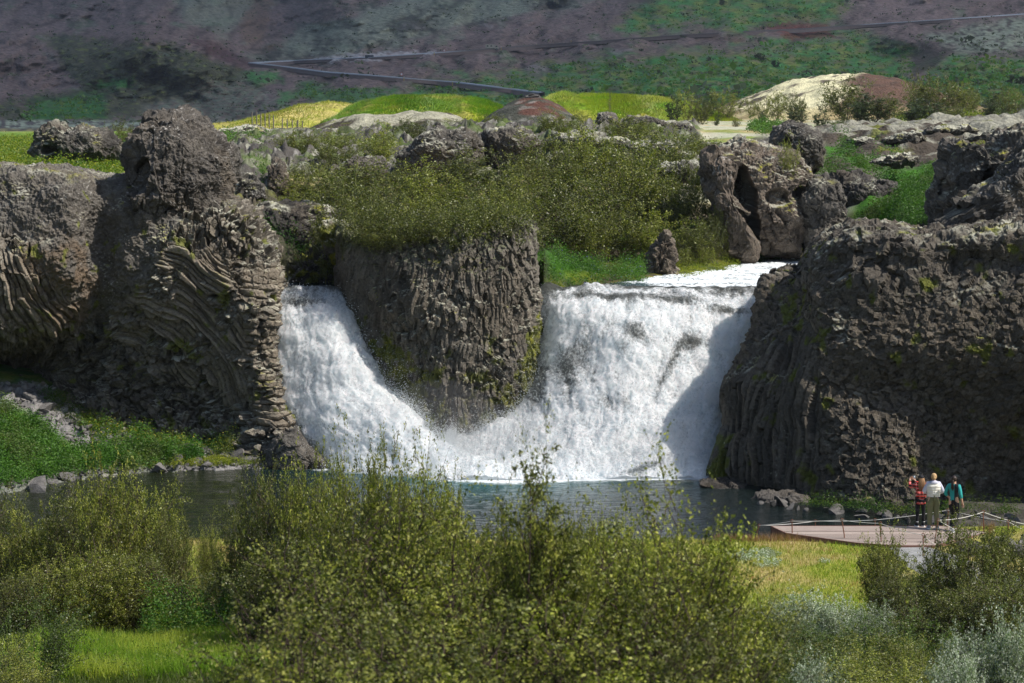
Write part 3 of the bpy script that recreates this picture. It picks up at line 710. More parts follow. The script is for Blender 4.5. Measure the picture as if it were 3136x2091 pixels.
RF = [
 [(1040, 1000, 84.3), (1040, 1010, 84.0), (1035, 1018, 83.7), (1025, 1028, 83.3), (1010, 1040, 82.8), (1000, 1055, 82.2), (990, 1078, 81.2), (985, 1108, 80.1)],
 [(1110, 955, 86), (1110, 965, 85.4), (1108, 978, 84.8), (1100, 995, 84.1), (1090, 1015, 83.3), (1080, 1040, 82.4), (1070, 1070, 81.3), (1060, 1112, 79.8)],
 [(1200, 800, 89), (1200, 850, 88), (1200, 890, 86.8), (1195, 930, 85.6), (1188, 965, 84.4), (1180, 1010, 83.1), (1170, 1060, 81.5), (1160, 1114, 79.8)],
 [(1245, 659, 89.6), (1245, 705, 88), (1240, 770, 87.3), (1235, 850, 86.4), (1228, 920, 85), (1222, 990, 83.3), (1215, 1050, 81.7), (1210, 1114, 79.8)],
 [(1290, 659, 89.6), (1290, 702, 87.0), (1288, 765, 86.2), (1285, 840, 85.5), (1280, 915, 84.3), (1275, 985, 82.9), (1270, 1050, 81.4), (1265, 1112, 79.9)],
 [(1370, 659, 89.6), (1370, 700, 86.6), (1368, 760, 85.6), (1365, 835, 84.8), (1360, 910, 83.8), (1355, 985, 82.5), (1350, 1050, 81.2), (1345, 1110, 80)],
 [(1460, 659, 89.6), (1458, 698, 86.6), (1452, 760, 85.4), (1445, 835, 84.5), (1438, 910, 83.5), (1430, 985, 82.3), (1425, 1048, 81.2), (1420, 1108, 80.1)],
 [(1560, 659, 89.6), (1556, 700, 87), (1545, 765, 85.6), (1530, 840, 84.6), (1515, 915, 83.6), (1500, 985, 82.5), (1492, 1045, 81.4), (1490, 1106, 80.2)],
 [(1650, 659, 89.6), (1645, 705, 87.4), (1632, 770, 86), (1612, 845, 84.9), (1590, 920, 83.8), (1570, 985, 82.7), (1560, 1045, 81.5), (1558, 1106, 80.2)],
 [(1720, 659, 89.6), (1718, 712, 87.6), (1700, 780, 86.3), (1675, 855, 85.2), (1650, 925, 84.1), (1632, 990, 82.9), (1622, 1045, 81.8), (1618, 1108, 80.1)],
 [(1790, 659, 89.6), (1785, 720, 88.4), (1765, 790, 87.4), (1735, 865, 86.5), (1712, 935, 85.4), (1695, 995, 84), (1680, 1045, 82.8), (1670, 1110, 81.0)],
]
fallR = fall(RF, 'broad right waterfall pouring between the central pillar and the dark right cliff',
     [(1335, 830, 30, 60, .1, .22), (1535, 850, 11, 70, .45, .26), (1590, 790, 26, 18, 0, .3), (1300, 860, 20, 55, 0, .22), (1450, 770, 40, 22, .4, .2), (1400, 930, 30, 20, 0, .15), (1480, 1085, 60, 10, -.3, .25), (1560, 700, 60, 10, 0, .3), (1400, 690, 120, 9, 0, .35), (1670, 720, 50, 10, .1, .3), (1250, 800, 18, 110, .05, .25), (1240, 900, 25, 50, .4, .25)], 320)

# droplets thrown off the falls
rng = np.random.default_rng(7)
def drops(name, base, n, spread, size, seed):
    rng = np.random.default_rng(seed)
    V, Nn = base[0], base[1]
    nu, nv = base[2], base[3]
    G = V.reshape(nu, nv, 3); i = rng.integers(0, nu, n); e = rng.random(n) < .35
    i[e] = np.where(rng.random(e.sum()) < .5, rng.integers(0, max(2, nu // 22), e.sum()), nu - 1 - rng.integers(0, max(2, nu // 22), e.sum()))
    j = (nv * (.12 + .86 * rng.random(n) ** .9)).astype(int)
    p = G[i, j] + Nn.reshape(nu, nv, 3)[i, j] * (rng.exponential(spread, n))[:, None] + rng.normal(0, spread * .8, (n, 3))
    s = size * (.5 + rng.random(n))[:, None, None]
    T = np.array([[1, 0, -.6], [-1, 0, -.6], [0, 1, 1.2], [0, -1, 1.1]]) * .6
    R = rng.normal(0, .5, (n, 1, 3))
    Vv = (p[:, None] + (T[None] + R * .0) * s).reshape(-1, 3)
    o = np.arange(n)[:, None] * 4
    Fc = np.concatenate([o + np.array([0, 1, 2]), o + np.array([1, 0, 3]), o + np.array([0, 2, 3]), o + np.array([1, 3, 2])])
    link(name, mesh_np(name, Vv, Fc, M_DROP, smooth=False), kind='stuff', label='white droplets flying off the falling water')
M_DROP = mat_plain('spray_drops', (.85, .87, .88), .4, namt=.05)
drops('spray', fallL, 26000, .13, .022, 1)
drops('spray', fallR, 60000, .13, .022, 2)

# fine spray hanging over the foot of the falls
rng = np.random.default_rng(11); n = 26000
ctr = [P(x, y, D) for x, y, D in [(975, 1010, 82.4), (1040, 1020, 82.2), (900, 960, 83), (1130, 985, 82.4), (1240, 1000, 82), (1000, 1060, 81), (800, 1040, 81.6), (1400, 1060, 80.8), (1560, 1060, 81), (1210, 860, 85), (870, 880, 84)]]
k = rng.integers(0, len(ctr), n); p = np.array(ctr)[k] + rng.normal(0, 1, (n, 3)) * np.array([.9, .5, .55]); p[:, 2] = np.abs(p[:, 2])
T = np.array([[1, 0, -.6], [-1, 0, -.6], [0, 1, 1.2], [0, -1, 1.1]]) * .6; s_ = .011 * (.5 + rng.random(n))[:, None, None]
Vv = (p[:, None] + T[None] * s_).reshape(-1, 3); o_ = np.arange(n)[:, None] * 4
Fc = np.concatenate([o_ + np.array([0, 1, 2]), o_ + np.array([1, 0, 3]), o_ + np.array([0, 2, 3]), o_ + np.array([1, 3, 2])])
link('mist', mesh_np('mist', Vv, Fc, M_DROP, smooth=False), kind='stuff', label='fine spray hanging over the foot of the falls')

m, nt, N, L, out = newmat('mist_air')
pv_ = N.new('ShaderNodeVolumePrincipled'); pv_.inputs['Color'].default_value = (.95, .97, 1, 1); pv_.inputs['Density'].default_value = .06; pv_.inputs['Anisotropy'].default_value = .3
L.new(pv_.outputs[0], out.inputs['Volume'])
th = np.linspace(0, 2 * math.pi, 28, endpoint=False); phh = np.linspace(-math.pi / 2, math.pi / 2, 15); TH, PH = np.meshgrid(th, phh, indexing='ij')
Sp = np.stack([np.cos(TH) * np.cos(PH), np.sin(TH) * np.cos(PH), np.sin(PH)], -1).reshape(-1, 3)
for x, y, D, r in [(1010, 960, 82.6, (2.2, 1.1, 1.5)), (1180, 1000, 81.8, (2.4, 1.1, 1.3)), (1560, 1030, 80.6, (2.6, .9, 1.2))]:
    link('mist', mesh_np('mist', Sp * np.array(r) * (1 + .15 * fbm(Sp * 2 + x, 2, 3))[:, None] + P(x, y, D), gridfaces(28, 15, True), m), kind='stuff', label='thin white mist drifting before the falls')
# ---------------------------------------------------------------- terrain behind the falls
M_GROUND = mat_attr('ground', rough=.95, nscale=3.5, namt=.35, bscale=12, bump=.8, bdist=.08, spec=.1)
M_HILL = mat_attr('hill_ground', rough=.95, nscale=1.2, namt=.35, bscale=4, bump=.8, bdist=.3, spec=.1)
M_MOUNT = mat_attr('mountain_ground', rough=.95, nscale=.22, namt=.55, bscale=.12, bump=1., bdist=8., spec=.05)
TP = [(-300, 385, 92), (0, 383, 92), (150, 380, 92), (290, 425, 92), (420, 425, 94), (-300, 360, 112), (100, 372, 110), (100, 332, 140), (-300, 340, 130), (0, 318, 200), (-300, 318, 200), (250, 400, 100), (250, 350, 120),
      (530, 490, 94), (500, 400, 112), (600, 540, 95), (620, 470, 104), (590, 400, 112), (600, 345, 135), (690, 570, 98), (700, 480, 106), (760, 520, 97), (700, 410, 116),
      (850, 522, 91), (1000, 522, 92), (1150, 515, 91), (1200, 540, 92), (1000, 515, 97), (1000, 450, 112), (900, 450, 112), (1150, 490, 103), (1250, 545, 104), (1245, 620, 96), (1400, 595, 101), (1500, 600, 101), (1400, 520, 110), (1400, 445, 119), (1300, 335, 133), (1000, 335, 133), (1000, 420, 120), (1200, 410, 120), (800, 350, 135), (1500, 350, 133),
      (1600, 450, 117), (1580, 560, 106), (1650, 560, 106), (1720, 570, 109), (1850, 575, 109), (1980, 545, 103), (2050, 520, 101), (1950, 470, 110), (2050, 440, 116), (2120, 420, 115), (2100, 345, 136), (1960, 330, 138), (1900, 400, 122), (1750, 320, 140), (2250, 310, 145), (2352, 295, 140), (2700, 290, 140), (2200, 500, 98), (2400, 450, 96), (2700, 440, 96),
      (600, 315, 170), (900, 300, 170), (1150, 296, 170), (1500, 290, 170), (1750, 292, 175), (2000, 292, 185), (2352, 272, 190), (2700, 270, 190),
      (0, 308, 330), (-300, 308, 330), (500, 300, 300), (900, 290, 280), (1300, 280, 270), (1600, 274, 260), (1900, 275, 260), (2200, 268, 260), (2500, 262, 260), (-400, 305, 440), (400, 300, 430), (1200, 285, 430), (1800, 275, 430), (2600, 270, 430)]
_pts = np.array([P(*t) for t in TP])
_tf = rbf(np.stack([_pts[:, 0], 40 * np.log(_pts[:, 1])], -1), _pts[:, 2], 2e-3)
RIV = [PZ(x, RZ, D)[:2] for x, D in [(1200, 80), (1235, 89.0), (1360, 91.2), (1480, 92.9), (1600, 95.5), (1680, 99.5), (1730, 104.5), (1850, 105.5), (2000, 104), (2000, 88), (1800, 80)]]
RIVL = [PZ(x, RZ, D)[:2] for x, D in [(560, 80), (600, 90), (640, 94.5), (720, 95.5), (790, 95), (840, 93), (840, 80)]]
def terrain(X, Y):
    z = _tf(np.stack([X, 40 * np.log(Y)], -1))
    for R_, bw in ((RIV, 1.6), (RIVL, 1.4)):
        s = sdist(X, Y, R_)
        near = sstep(-bw, 0, s)
        z = np.where(s > 0, 5.7 - 4 * sstep(90.5, 89.3, Y), np.minimum(z, z * (1 - near) + 6.25 * near))
    q_ = CX + X / Y * F
    z = z - 4.5 * np.where(q_ < 560, sstep(94.5, 92.8, Y), np.where(q_ < 1250, sstep(93.6, 92.4, Y) * sstep(740, 790, q_), 0))
    return z
xq = np.concatenate([np.arange(-1400, -420, 20.), np.arange(-420, 2800, 5.), np.arange(2800, 3700, 20.)]); Dq = 86 * np.exp(np.arange(0, math.log(440 / 86.), .0042))
XQ, DQ = np.meshgrid(xq, Dq, indexing='ij')
X = ((XQ - CX) / F * DQ * 1.0).ravel(); Y = DQ.ravel()
z = terrain(X, Y)
V = np.stack([X, Y, z], -1); qx, qy = proj(V); qy0 = qy.copy()
def near(poly, soft=15, wob=18, sc=.25, seed=1):
    return sstep(-soft, soft, sdist(qx, qy, poly) + wob * fbm(V * sc, 4, seed))
meadow = near([(-500, 300), (300, 300), (300, 410), (-500, 400)], 8, 10, .2, 2)
lava = near([(540, 300), (900, 285), (1600, 285), (1620, 330), (1600, 420), (1000, 420), (640, 400), (700, 480), (560, 480), (520, 400)], 12, 25, .15, 3)
lava2 = near([(1620, 340), (1800, 300), (1900, 400), (1620, 450)], 12, 20, .15, 4)
slope = near([(1880, 300), (2100, 285), (2600, 262), (2600, 440), (2150, 470), (2000, 480), (1900, 430)], 12, 10, .2, 5)
gvall = near([(1900, 360), (2030, 400), (1960, 480), (1980, 540), (2160, 545), (2165, 400), (2150, 380), (2060, 400), (2000, 385), (1950, 350), (1900, 340)], 10, 18, .35, 6)
far = sstep(150, 190, V[:, 1])
gorge = near([(540, 450), (800, 430), (800, 660), (540, 660)], 10, 15, .3, 7)
rough = (.9 * lava + .5 * lava2 + .35 * slope) * (1 - far * .6)
rd = ridged(V * np.array([.22, .22, .22]), 4, 240); fr, rr, fe = facets(V, (1.1, 1.6, .8), 241, 1, 1, .4, fine=.5)
V[:, 2] += rough * (.9 * (rd - .45) + .40 * fr + .25 * ridged(V * .9, 3, 244)) + .12 * fbm(V * .5, 4, 242) * (1 - far * .5) + .05 * fbm(V * 2.2, 2, 243) + gorge * .35 * fr * (V[:, 2] > 6.6)
G3 = V.reshape(len(xq), len(Dq), 3); Nt = gridnormals(G3).reshape(-1, 3); Nt[Nt[:, 2] < 0] *= -1
n1 = fbm(V * .25, 4, 250); n2 = fbm(V * 1.1, 4, 251); n3 = fbm(V * .06, 3, 252)
straw = np.array([.40, .32, .16]); fgreen = np.array([.15, .21, .03]); lush = np.array([.045, .13, .015]); soil = np.array([.075, .062, .052])
c = mix(straw, fgreen, sstep(-.25, .25, n1 + n3))
c = mix(c, GREYMOSS * 1.1, sstep(0, .35, fbm(V * .15 + 9, 4, 253) + .3 * (qx > 1500)) * .8)
rockc = mix(np.array([.075, .068, .062]), GREYMOSS * .75, sstep(.55, .9, Nt[:, 2]) * sstep(-.15, .35, n1 + n2 * .6))
rockc = mix(rockc, LICHEN, speckle(V, .25, 255, .75) * .5)
c = mix(c, rockc, np.clip(lava + lava2, 0, 1))
c = mix(c, np.array([.075, .11, .022]), np.clip(lava, 0, 1) * sstep(-.05, .2, fbm(V * .35 + 30, 3, 256)) * .8)
c = mix(c, mix(lush * 1.3, np.array([.19, .22, .03]), sstep(-.2, .3, n1)), meadow)
blotch = sstep(-.15, .15, fbm(V * .22 + 31, 4, 257) - .35 * sstep(300, 420, qy0) + .12)
c = mix(c, mix(SCREE * 1.05, np.array([.27, .26, .21]), blotch * sstep(-.3, .1, fbm(V * .9, 4, 258))), slope)
c = mix(c, lush, gvall)
low = sstep(430, 520, qy0)
c = mix(c, mix(soil * .8, lush * .7, sstep(-.2, .2, n1)), low * (1 - gvall))
c = mix(c, mix(SCREE, np.array([.1, .1, .02]), sstep(.05, .3, n2)), gorge * .8)
bank = (1 - sstep(6.3, 7.0, V[:, 2])); c = mix(c, mix(MOSSY * .8, SCREE, sstep(-.2, .2, n2)), bank * .7)
link('ground', mesh_np('ground', V, gridfaces(len(xq), len(Dq)), M_GROUND, c), kind='structure')

def tz(x, D):
    """terrain height under photo column x at distance D"""
    X_ = np.atleast_1d((np.asarray(x, float) - CX) / F * D); return float(terrain(X_, np.atleast_1d(float(D)))[0])

# ---- hills rising behind the lava field
def hill(ridge, D, dep, base, label_name, colfn, seed, bump=.25, step=.35, skew=.0, blur=1.6):
    r = np.array(ridge, float); W = P(r[:, 0], r[:, 1], D)
    n = int((W[-1, 0] - W[0, 0]) / step) + 2; xs = np.linspace(W[0, 0], W[-1, 0], n)
    zr = np.interp(xs, W[:, 0], W[:, 2]); k = max(1, int(blur / step)); ker = np.hanning(2 * k + 1); ker /= ker.sum()
    zr = np.convolve(np.pad(zr, k, mode='edge'), ker, 'valid')
    vs = np.linspace(-1, 1, int(2 * dep / step) + 2)
    Xg, Vg = np.meshgrid(xs, vs, indexing='ij')
    h = np.cos(np.abs(Vg) ** 1.15 * math.pi / 2)
    Z = base + (zr[:, None] - base) * h
    V = np.stack([Xg, D + Vg * dep + skew * (Xg - xs.mean()), Z], -1).reshape(-1, 3)
    V[:, 2] += bump * fbm(V * .3, 4, seed) * .6 + bump * .15 * fbm(V * 1.6, 3, seed + 1)
    q = np.stack(proj(V), -1)
    Nn = gridnormals(V.reshape(len(xs), len(vs), 3)).reshape(-1, 3); Nn[Nn[:, 2] < 0] *= -1
    c = colfn(V, q, Nn)
    o = link(label_name, mesh_np(label_name, V, gridfaces(len(xs), len(vs)), M_HILL, c), kind='structure')
    return V, q, len(xs), len(vs)
yg = np.array([.30, .33, .035]); lg = np.array([.15, .27, .02]); stw = np.array([.50, .42, .14])
def c_yellow(V, q, Nn): return mix(stw * .9, yg * 1.1, sstep(-.2, .3, fbm(V * .12, 4, 1)))
def c_greenA(V, q, Nn):
    c = mix(lg * .9, yg, sstep(-.2, .25, fbm(V * .2, 4, 2))); c = mix(c, stw * .8, sstep(.05, .35, fbm(V * .3 + 7, 4, 3)) * .6)
    return mix(c, np.array([.16, .13, .09]), sstep(.3, .45, fbm(V * .22 + 17, 3, 4)) * .7)
def c_greenB(V, q, Nn):
    c = mix(lg * 1.25, yg * 1.15, sstep(-.2, .25, fbm(V * .2 + 3, 4, 5))); return mix(c, stw, sstep(240, 285, q[:, 1] + 20 * fbm(V * .2, 3, 6)) * .6)
def c_lichen(V, q, Nn):
    c = mix(np.array([.42, .40, .30])[None] * (.75 + .5 * fbm(V * 2, 3, 19))[:, None], SCREE, sstep(.12, .32, fbm(V * .35, 5, 7) + .5 * sstep(860, 740, q[:, 0])))
    return mix(c, MOSS, sstep(.3, .4, fbm(V * .6 + 5, 3, 8)) * .8)
def c_red(V, q, Nn):
    c = mix(np.array([.095, .045, .034]), np.array([.060, .062, .05]), sstep(-.1, .15, fbm(V * .5, 5, 9) + .6 * sstep(1235, 1150, q[:, 0]) + .3 * sstep(240, 270, q[:, 1]) - .1))
    return mix(c, LICHEN, sstep(.15, .4, fbm(V * .9, 4, 10)) * .35)
def c_big(V, q, Nn):
    s = q[:, 0] + 60 * fbm(V * .08, 3, 11) + .9 * (q[:, 1] - 175)
    c = mix(np.array([.60, .56, .36]), SCREE * 1.6, sstep(.12, .35, fbm(V * .25, 5, 12) + .45 * sstep(1800, 1680, q[:, 0])))
    c = mix(c, mix(np.array([.105, .062, .047]), SCREE, sstep(-.1, .4, fbm(V * .3, 4, 13))), sstep(1950, 1985, s))
    return mix(c, np.array([.42, .34, .17]), sstep(235, 262, q[:, 1] + 12 * fbm(V * .1, 3, 14)) * .7)
hills = {}
hills['yellow'] = hill([(440, 300), (490, 291), (560, 281), (640, 262), (700, 244), (760, 237), (800, 240), (850, 255), (950, 290)], 330, 60, 9.6, 'grassy_hill', c_yellow, 401, 1., .7)
hills['greenA'] = hill([(740, 300), (775, 275), (800, 251), (850, 233), (900, 227), (1000, 223), (1060, 225), (1110, 234), (1150, 245), (1185, 290)], 240, 22, 11.2, 'grassy_hill', c_greenA, 402, 1.1, .45)
hills['greenB'] = hill([(1215, 290), (1250, 232), (1282, 216), (1330, 222), (1400, 221), (1500, 226), (1545, 232), (1600, 246), (1680, 280)], 250, 26, 11.6, 'grassy_hill', c_greenB, 403, .9, .45)
hills['lichen'] = hill([(660, 330), (730, 292), (780, 276), (830, 266), (900, 263), (950, 254), (1000, 257), (1050, 270), (1110, 298)], 185, 14, 11.0, 'lichen_hill', c_lichen, 404, 1., .3)
hills['red'] = hill([(1090, 300), (1115, 272), (1150, 248), (1190, 230), (1225, 222), (1262, 230), (1300, 255), (1350, 290)], 200, 12, 11.3, 'scree_hill', c_red, 405, .8, .3)
hills['big'] = hill([(1560, 285), (1640, 262), (1700, 236), (1760, 210), (1830, 184), (1900, 175), (1960, 173), (2020, 180), (2060, 192), (2100, 212), (2180, 245), (2250, 275)], 290, 50, 11.5, 'lichen_hill', c_big, 406, 1.5, .6)
hills['brow'] = hill([(1800, 318), (1900, 300), (2000, 290), (2100, 287), (2200, 276), (2300, 270), (2500, 262), (2700, 262)], 150, 26, 10.2, 'lichen_hill',
     lambda V, q, Nn: mix(mix(SCREE * 1.1, np.array([.30, .29, .235])[None] * (.8 + .5 * fbm(V * 1.5, 3, 18))[:, None], sstep(-.02, .16, fbm(V * .45 + 31, 6, 15) + .4 * sstep(330, 285, q[:, 1] + (2100 - q[:, 0]) * .02) - .15)), MOSS * 1.3, sstep(.15, .3, fbm(V * .4 + 41, 4, 16)) * .8), 407, 1.8, .25)

# ---------------------------------------------------------------- mountain
MP = []
for x in (-700, -200, 250, 500):
    for y, D in ((303, 440), (290, 600), (280, 830), (262, 1000), (235, 1080), (190, 1180), (140, 1300), (95, 1450), (50, 1850), (0, 2100), (-80, 2500), (-200, 3100)): MP.append((x, y, D))
for x in (800, 1200):
    for y, D in ((303, 435), (285, 600), (262, 850), (240, 950), (200, 1100), (150, 1350), (100, 1600), (50, 1850), (0, 2100), (-80, 2500), (-200, 3100)): MP.append((x, y, D))
for x in (1700, 2100, 2500, 3100):
    for y, D in ((303, 430), (275, 500), (250, 580), (230, 640), (200, 760), (150, 1000), (100, 1300), (50, 1600), (0, 1900), (-80, 2300), (-200, 3000)): MP.append((x, y, D))
MP += [(600, 60, 2150), (640, 20, 2350), (570, 120, 1750), (620, 0, 2500), (330, 90, 1280), (430, 115, 1240), (520, 145, 1250), (2080, 130, 1350), (2000, 180, 1000), (2200, 90, 1200), (2250, 150, 850)]
MPa = np.array(MP, float)
_mf = rbf(MPa[:, :2] * np.array([.35, 1]), np.log(MPa[:, 2]), 3e-3)
def mountD(x, y, relief=True):
    x = np.atleast_1d(np.asarray(x, float)); y = np.atleast_1d(np.asarray(y, float))
    D = np.exp(_mf(np.stack([x * .35, y], -1)))
    if relief:
        # gullies running down the slope, mostly from upper right to lower left
        u = (x + .9 * y) / 210.; v = (y - .3 * x) / 130.
        p = np.stack([u, v, 0 * u], -1)
        k = sstep(285, 230, y)
        D = D * (1 + k * (.085 * fbm(p, 4, 500) + .075 * (ridged(p * np.array([1.3, .8, 1]), 4, 501) - .5) + .010 * fbm(np.stack([x / 22, y / 14, 0 * x], -1), 3, 502)))
    return D
xs = np.concatenate([np.arange(-1400, -600, 25.), np.arange(-600, 2960, 5.), np.arange(2960, 3800, 25.)]); ys = np.concatenate([np.arange(304, -40, -1.6), np.arange(-40, -260, -8.)])
XQ, YQ = np.meshgrid(xs, ys, indexing='ij')
D = mountD(XQ.ravel(), YQ.ravel()); V = P(XQ.ravel(), YQ.ravel(), D)
qx, qy = XQ.ravel(), YQ.ravel()
w2 = np.stack([qx / 60, qy / 26, 0 * qx], -1)
gn = fbm(w2, 5, 510); gf = fbm(w2 * 4, 4, 511); gd = fbm(np.stack([(qx + 1.6 * qy) / 110, (qy - .35 * qx) / 60, 0 * qx], -1), 6, 512)
def reg(poly, soft=14, wob=32):
    return sstep(-soft, soft, sdist(qx, qy, poly) + wob * gn + 14 * gf)
purple = np.array([.205, .142, .122]); mgreen = np.array([.06, .23, .05]); molive = np.array([.20, .24, .045]); mgrey = np.array([.30, .32, .22]); mred = np.array([.17, .05, .035]); mtan = np.array([.24, .15, .10])
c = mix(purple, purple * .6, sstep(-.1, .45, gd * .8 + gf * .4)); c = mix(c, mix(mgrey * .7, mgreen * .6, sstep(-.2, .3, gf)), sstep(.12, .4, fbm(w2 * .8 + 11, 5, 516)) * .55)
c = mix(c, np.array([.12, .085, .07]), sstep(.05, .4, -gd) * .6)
def paint(poly, colr, k=1., soft=14, wob=32):
    global c
    c = mix(c, colr, reg(poly, soft, wob) * k)
paint([(570, 130), (700, 60), (900, 0), (1500, -100), (1450, -20), (1100, 60), (900, 110), (760, 135), (620, 145)], mix(mgrey * .8, np.array([.06, .065, .045]), sstep(-.1, .35, gd + .4 * gf)), .8)
paint([(330, -100), (420, 40), (520, 80), (560, 40), (700, -60)], mgrey * .7, .7)
paint([(100, 80), (430, 110), (560, 150), (600, 200), (560, 270), (60, 280), (-100, 260), (180, 200)], mix(np.array([.045, .06, .025]), molive * .7, sstep(0, .4, gf)), .75)
paint([(330, 250), (480, 190), (600, 180), (640, 230), (600, 285), (300, 285)], mix(mgrey * .7, purple, sstep(-.1, .2, gf)), .7)
paint([(60, 240), (240, 215), (240, 270), (60, 280)], mgreen * .7, .8); paint([(200, 190), (300, 180), (300, 200), (220, 205)], mgreen * .9, .9, 8, 14)
paint([(560, 165), (640, 160), (650, 185), (590, 200)], mgreen * .9, .8, 8, 14); paint([(640, 215), (700, 200), (690, 225), (640, 240)], mgreen, .7, 8, 14)
paint([(600, -20), (630, 0), (600, 100), (560, 105), (550, 60)], mtan * .8, .8, 8, 14); paint([(610, 110), (660, 90), (650, 105), (620, 118)], mtan * .7, .6, 6, 10)
paint([(430, 90), (490, 100), (590, 150), (560, 160), (480, 130)], np.array([.10, .05, .05]), .9, 8, 12)
GREEN1 = [(1420, 60), (1450, 20), (1530, -10), (1500, -120), (1950, -120), (1960, 20), (1900, 50), (1700, 70), (1600, 60), (1480, 75)]
GREEN2 = [(1080, 185), (1200, 172), (1280, 150), (1390, 140), (1500, 130), (1640, 115), (1750, 110), (1800, 95), (1960, 70), (2080, 110), (2100, 150), (2080, 220), (2000, 240), (2600, 260), (2600, 150), (2200, 130), (2160, 145), (2120, 180), (2080, 250), (1500, 260), (1100, 250), (900, 230), (950, 200)]
gg = mix(mgreen, molive, sstep(-.15, .25, fbm(w2 * 1.6 + 5, 4, 513)))
gk = sstep(-.35, .1, fbm(w2 * np.array([1.5, 2.5, 1]) + 21, 5, 518)); c = mix(c, gg, reg(GREEN1, 26, 60) * .9 * (.45 + .55 * gk)); c = mix(c, gg, reg(GREEN2, 28, 60) * .9 * (.45 + .55 * gk))
paint([(700, 195), (900, 205), (1000, 225), (1000, 250), (800, 250), (680, 220)], mgreen * .8, .7)
paint([(1590, 78), (1700, 82), (1720, 95), (1600, 92)], mtan * .6, .8, 5, 10)
paint([(1740, 62), (1800, 50), (1900, 55), (1915, 85), (1820, 90)], mred, .8, 6, 8)
paint([(1920, -40), (2100, -10), (2200, 50), (2050, 85), (1960, 40)], purple * 1.2, .8)
paint([(2120, 85), (2200, 60), (2352, 40), (2600, 40), (2600, 130), (2300, 125), (2200, 118)], mix(mgrey, SCREE * 1.3, sstep(-.1, .3, gf)), .85)
paint([(2100, 120), (2190, 110), (2160, 140), (2100, 180), (2085, 150)], SCREE * .8, .8, 8, 10)
paint([(720, 134), (800, 122), (1000, 118), (1010, 126), (860, 136), (740, 142)], np.array([.5, .45, .42]), .8, 4, 8)
c = mix(c, np.array([.30, .25, .23]), sstep(.33, .5, gd) * sstep(100, 60, np.abs(qy - 100)) * (qx > 850) * (qx < 1500) * .5)
plain = sstep(292, 297, qy)
c = mix(c, mix(np.array([.38, .31, .14]), np.array([.13, .11, .09]), sstep(-.2, .2, gf)), plain * (qx < 600))
c = mix(c, mix(np.array([.13, .11, .10]), mgrey * 1.2, sstep(-.2, .2, gf)), sstep(272, 280, qy + 5 * gn) * (1 - plain) * (qx < 640))
c = mix(c, np.array([.075, .08, .045]), speckle(np.stack([qx / 5, qy / 3, 0 * qx], -1), 1.5, 514, .8) * .5)
gl = ridged(np.stack([(qx + 1.2 * qy) / 95, (qy - .35 * qx) / 75, 0 * qx], -1), 5, 517); c = c * (1.3 + .6 * fbm(w2 * 9, 3, 515) - .55 * sstep(.62, .9, gl))[:, None]  # dark gully soil lines, painted to stand in for relief shading
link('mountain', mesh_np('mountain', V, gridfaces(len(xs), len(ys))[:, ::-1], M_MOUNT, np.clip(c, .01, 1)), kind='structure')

# roads cut into the mountain side
def ribbon(name, pts, w0, w1, lift, mat, colr):
    p = np.array(pts, float); t = np.linspace(0, len(p) - 1, 160)
    x = np.interp(t, np.arange(len(p)), p[:, 0]); y = np.interp(t, np.arange(len(p)), p[:, 1])
    D = mountD(x, y, True) - 9; ker = np.hanning(33); ker /= ker.sum(); D = np.convolve(np.pad(D, 16, mode='edge'), ker, 'valid')
    A = P(x, y, D); T = np.gradient(A, axis=0); T /= np.linalg.norm(T, axis=1, keepdims=True)
    B = np.cross(T, np.array([0, 0, 1.])); B /= np.linalg.norm(B, axis=1, keepdims=True); B *= np.sign(B[:, 1])[:, None]
    up = np.array([0, 0, 1.]); wd = np.linspace(w0, w1, len(t))[:, None]
    near_ = A - B * wd / 2 + up * lift; far_ = A + B * wd / 2 + up * (lift + wd * .12)
    G = np.stack([near_ - up * 2.2 - B * 2, near_ - up * .32, near_ - up * .3, near_, far_, far_ - up * 3], 1)
    cc_ = np.repeat(colr(x)[:, None], 6, 1); cc_[:, :2] = np.array([.15, .11, .095]); cc_[:, 5] = np.array([.13, .10, .09])
    me = mesh_np(name, G.reshape(-1, 3), gridfaces(len(t), 6), mat, cc_.reshape(-1, 3))
    return link(name, me, kind='structure'), A
M_ROAD = mat_attr('gravel_road', nscale=.3, namt=.2, bscale=1, bump=.1)
_, roadA = ribbon('road', [(575, 151), (640, 147), (700, 144), (850, 138), (1000, 128), (1140, 118), (1240, 109), (1400, 99), (1550, 88), (1700, 80), (1850, 72), (1990, 62), (2150, 52), (2352, 38), (2700, 15)], 3.2, 3.6, 1.9, M_ROAD, lambda x: mix(np.array([.42, .43, .45]), np.array([.12, .10, .09]), sstep(980, 1100, x) * sstep(2010, 1960, x)))
_, roadB = ribbon('road', [(575, 151), (640, 158), (750, 173), (900, 185), (1050, 197), (1150, 210), (1245, 222)], 3, 2.6, 1.9, M_ROAD, lambda x: np.tile([.34, .35, .37], (len(x), 1)))

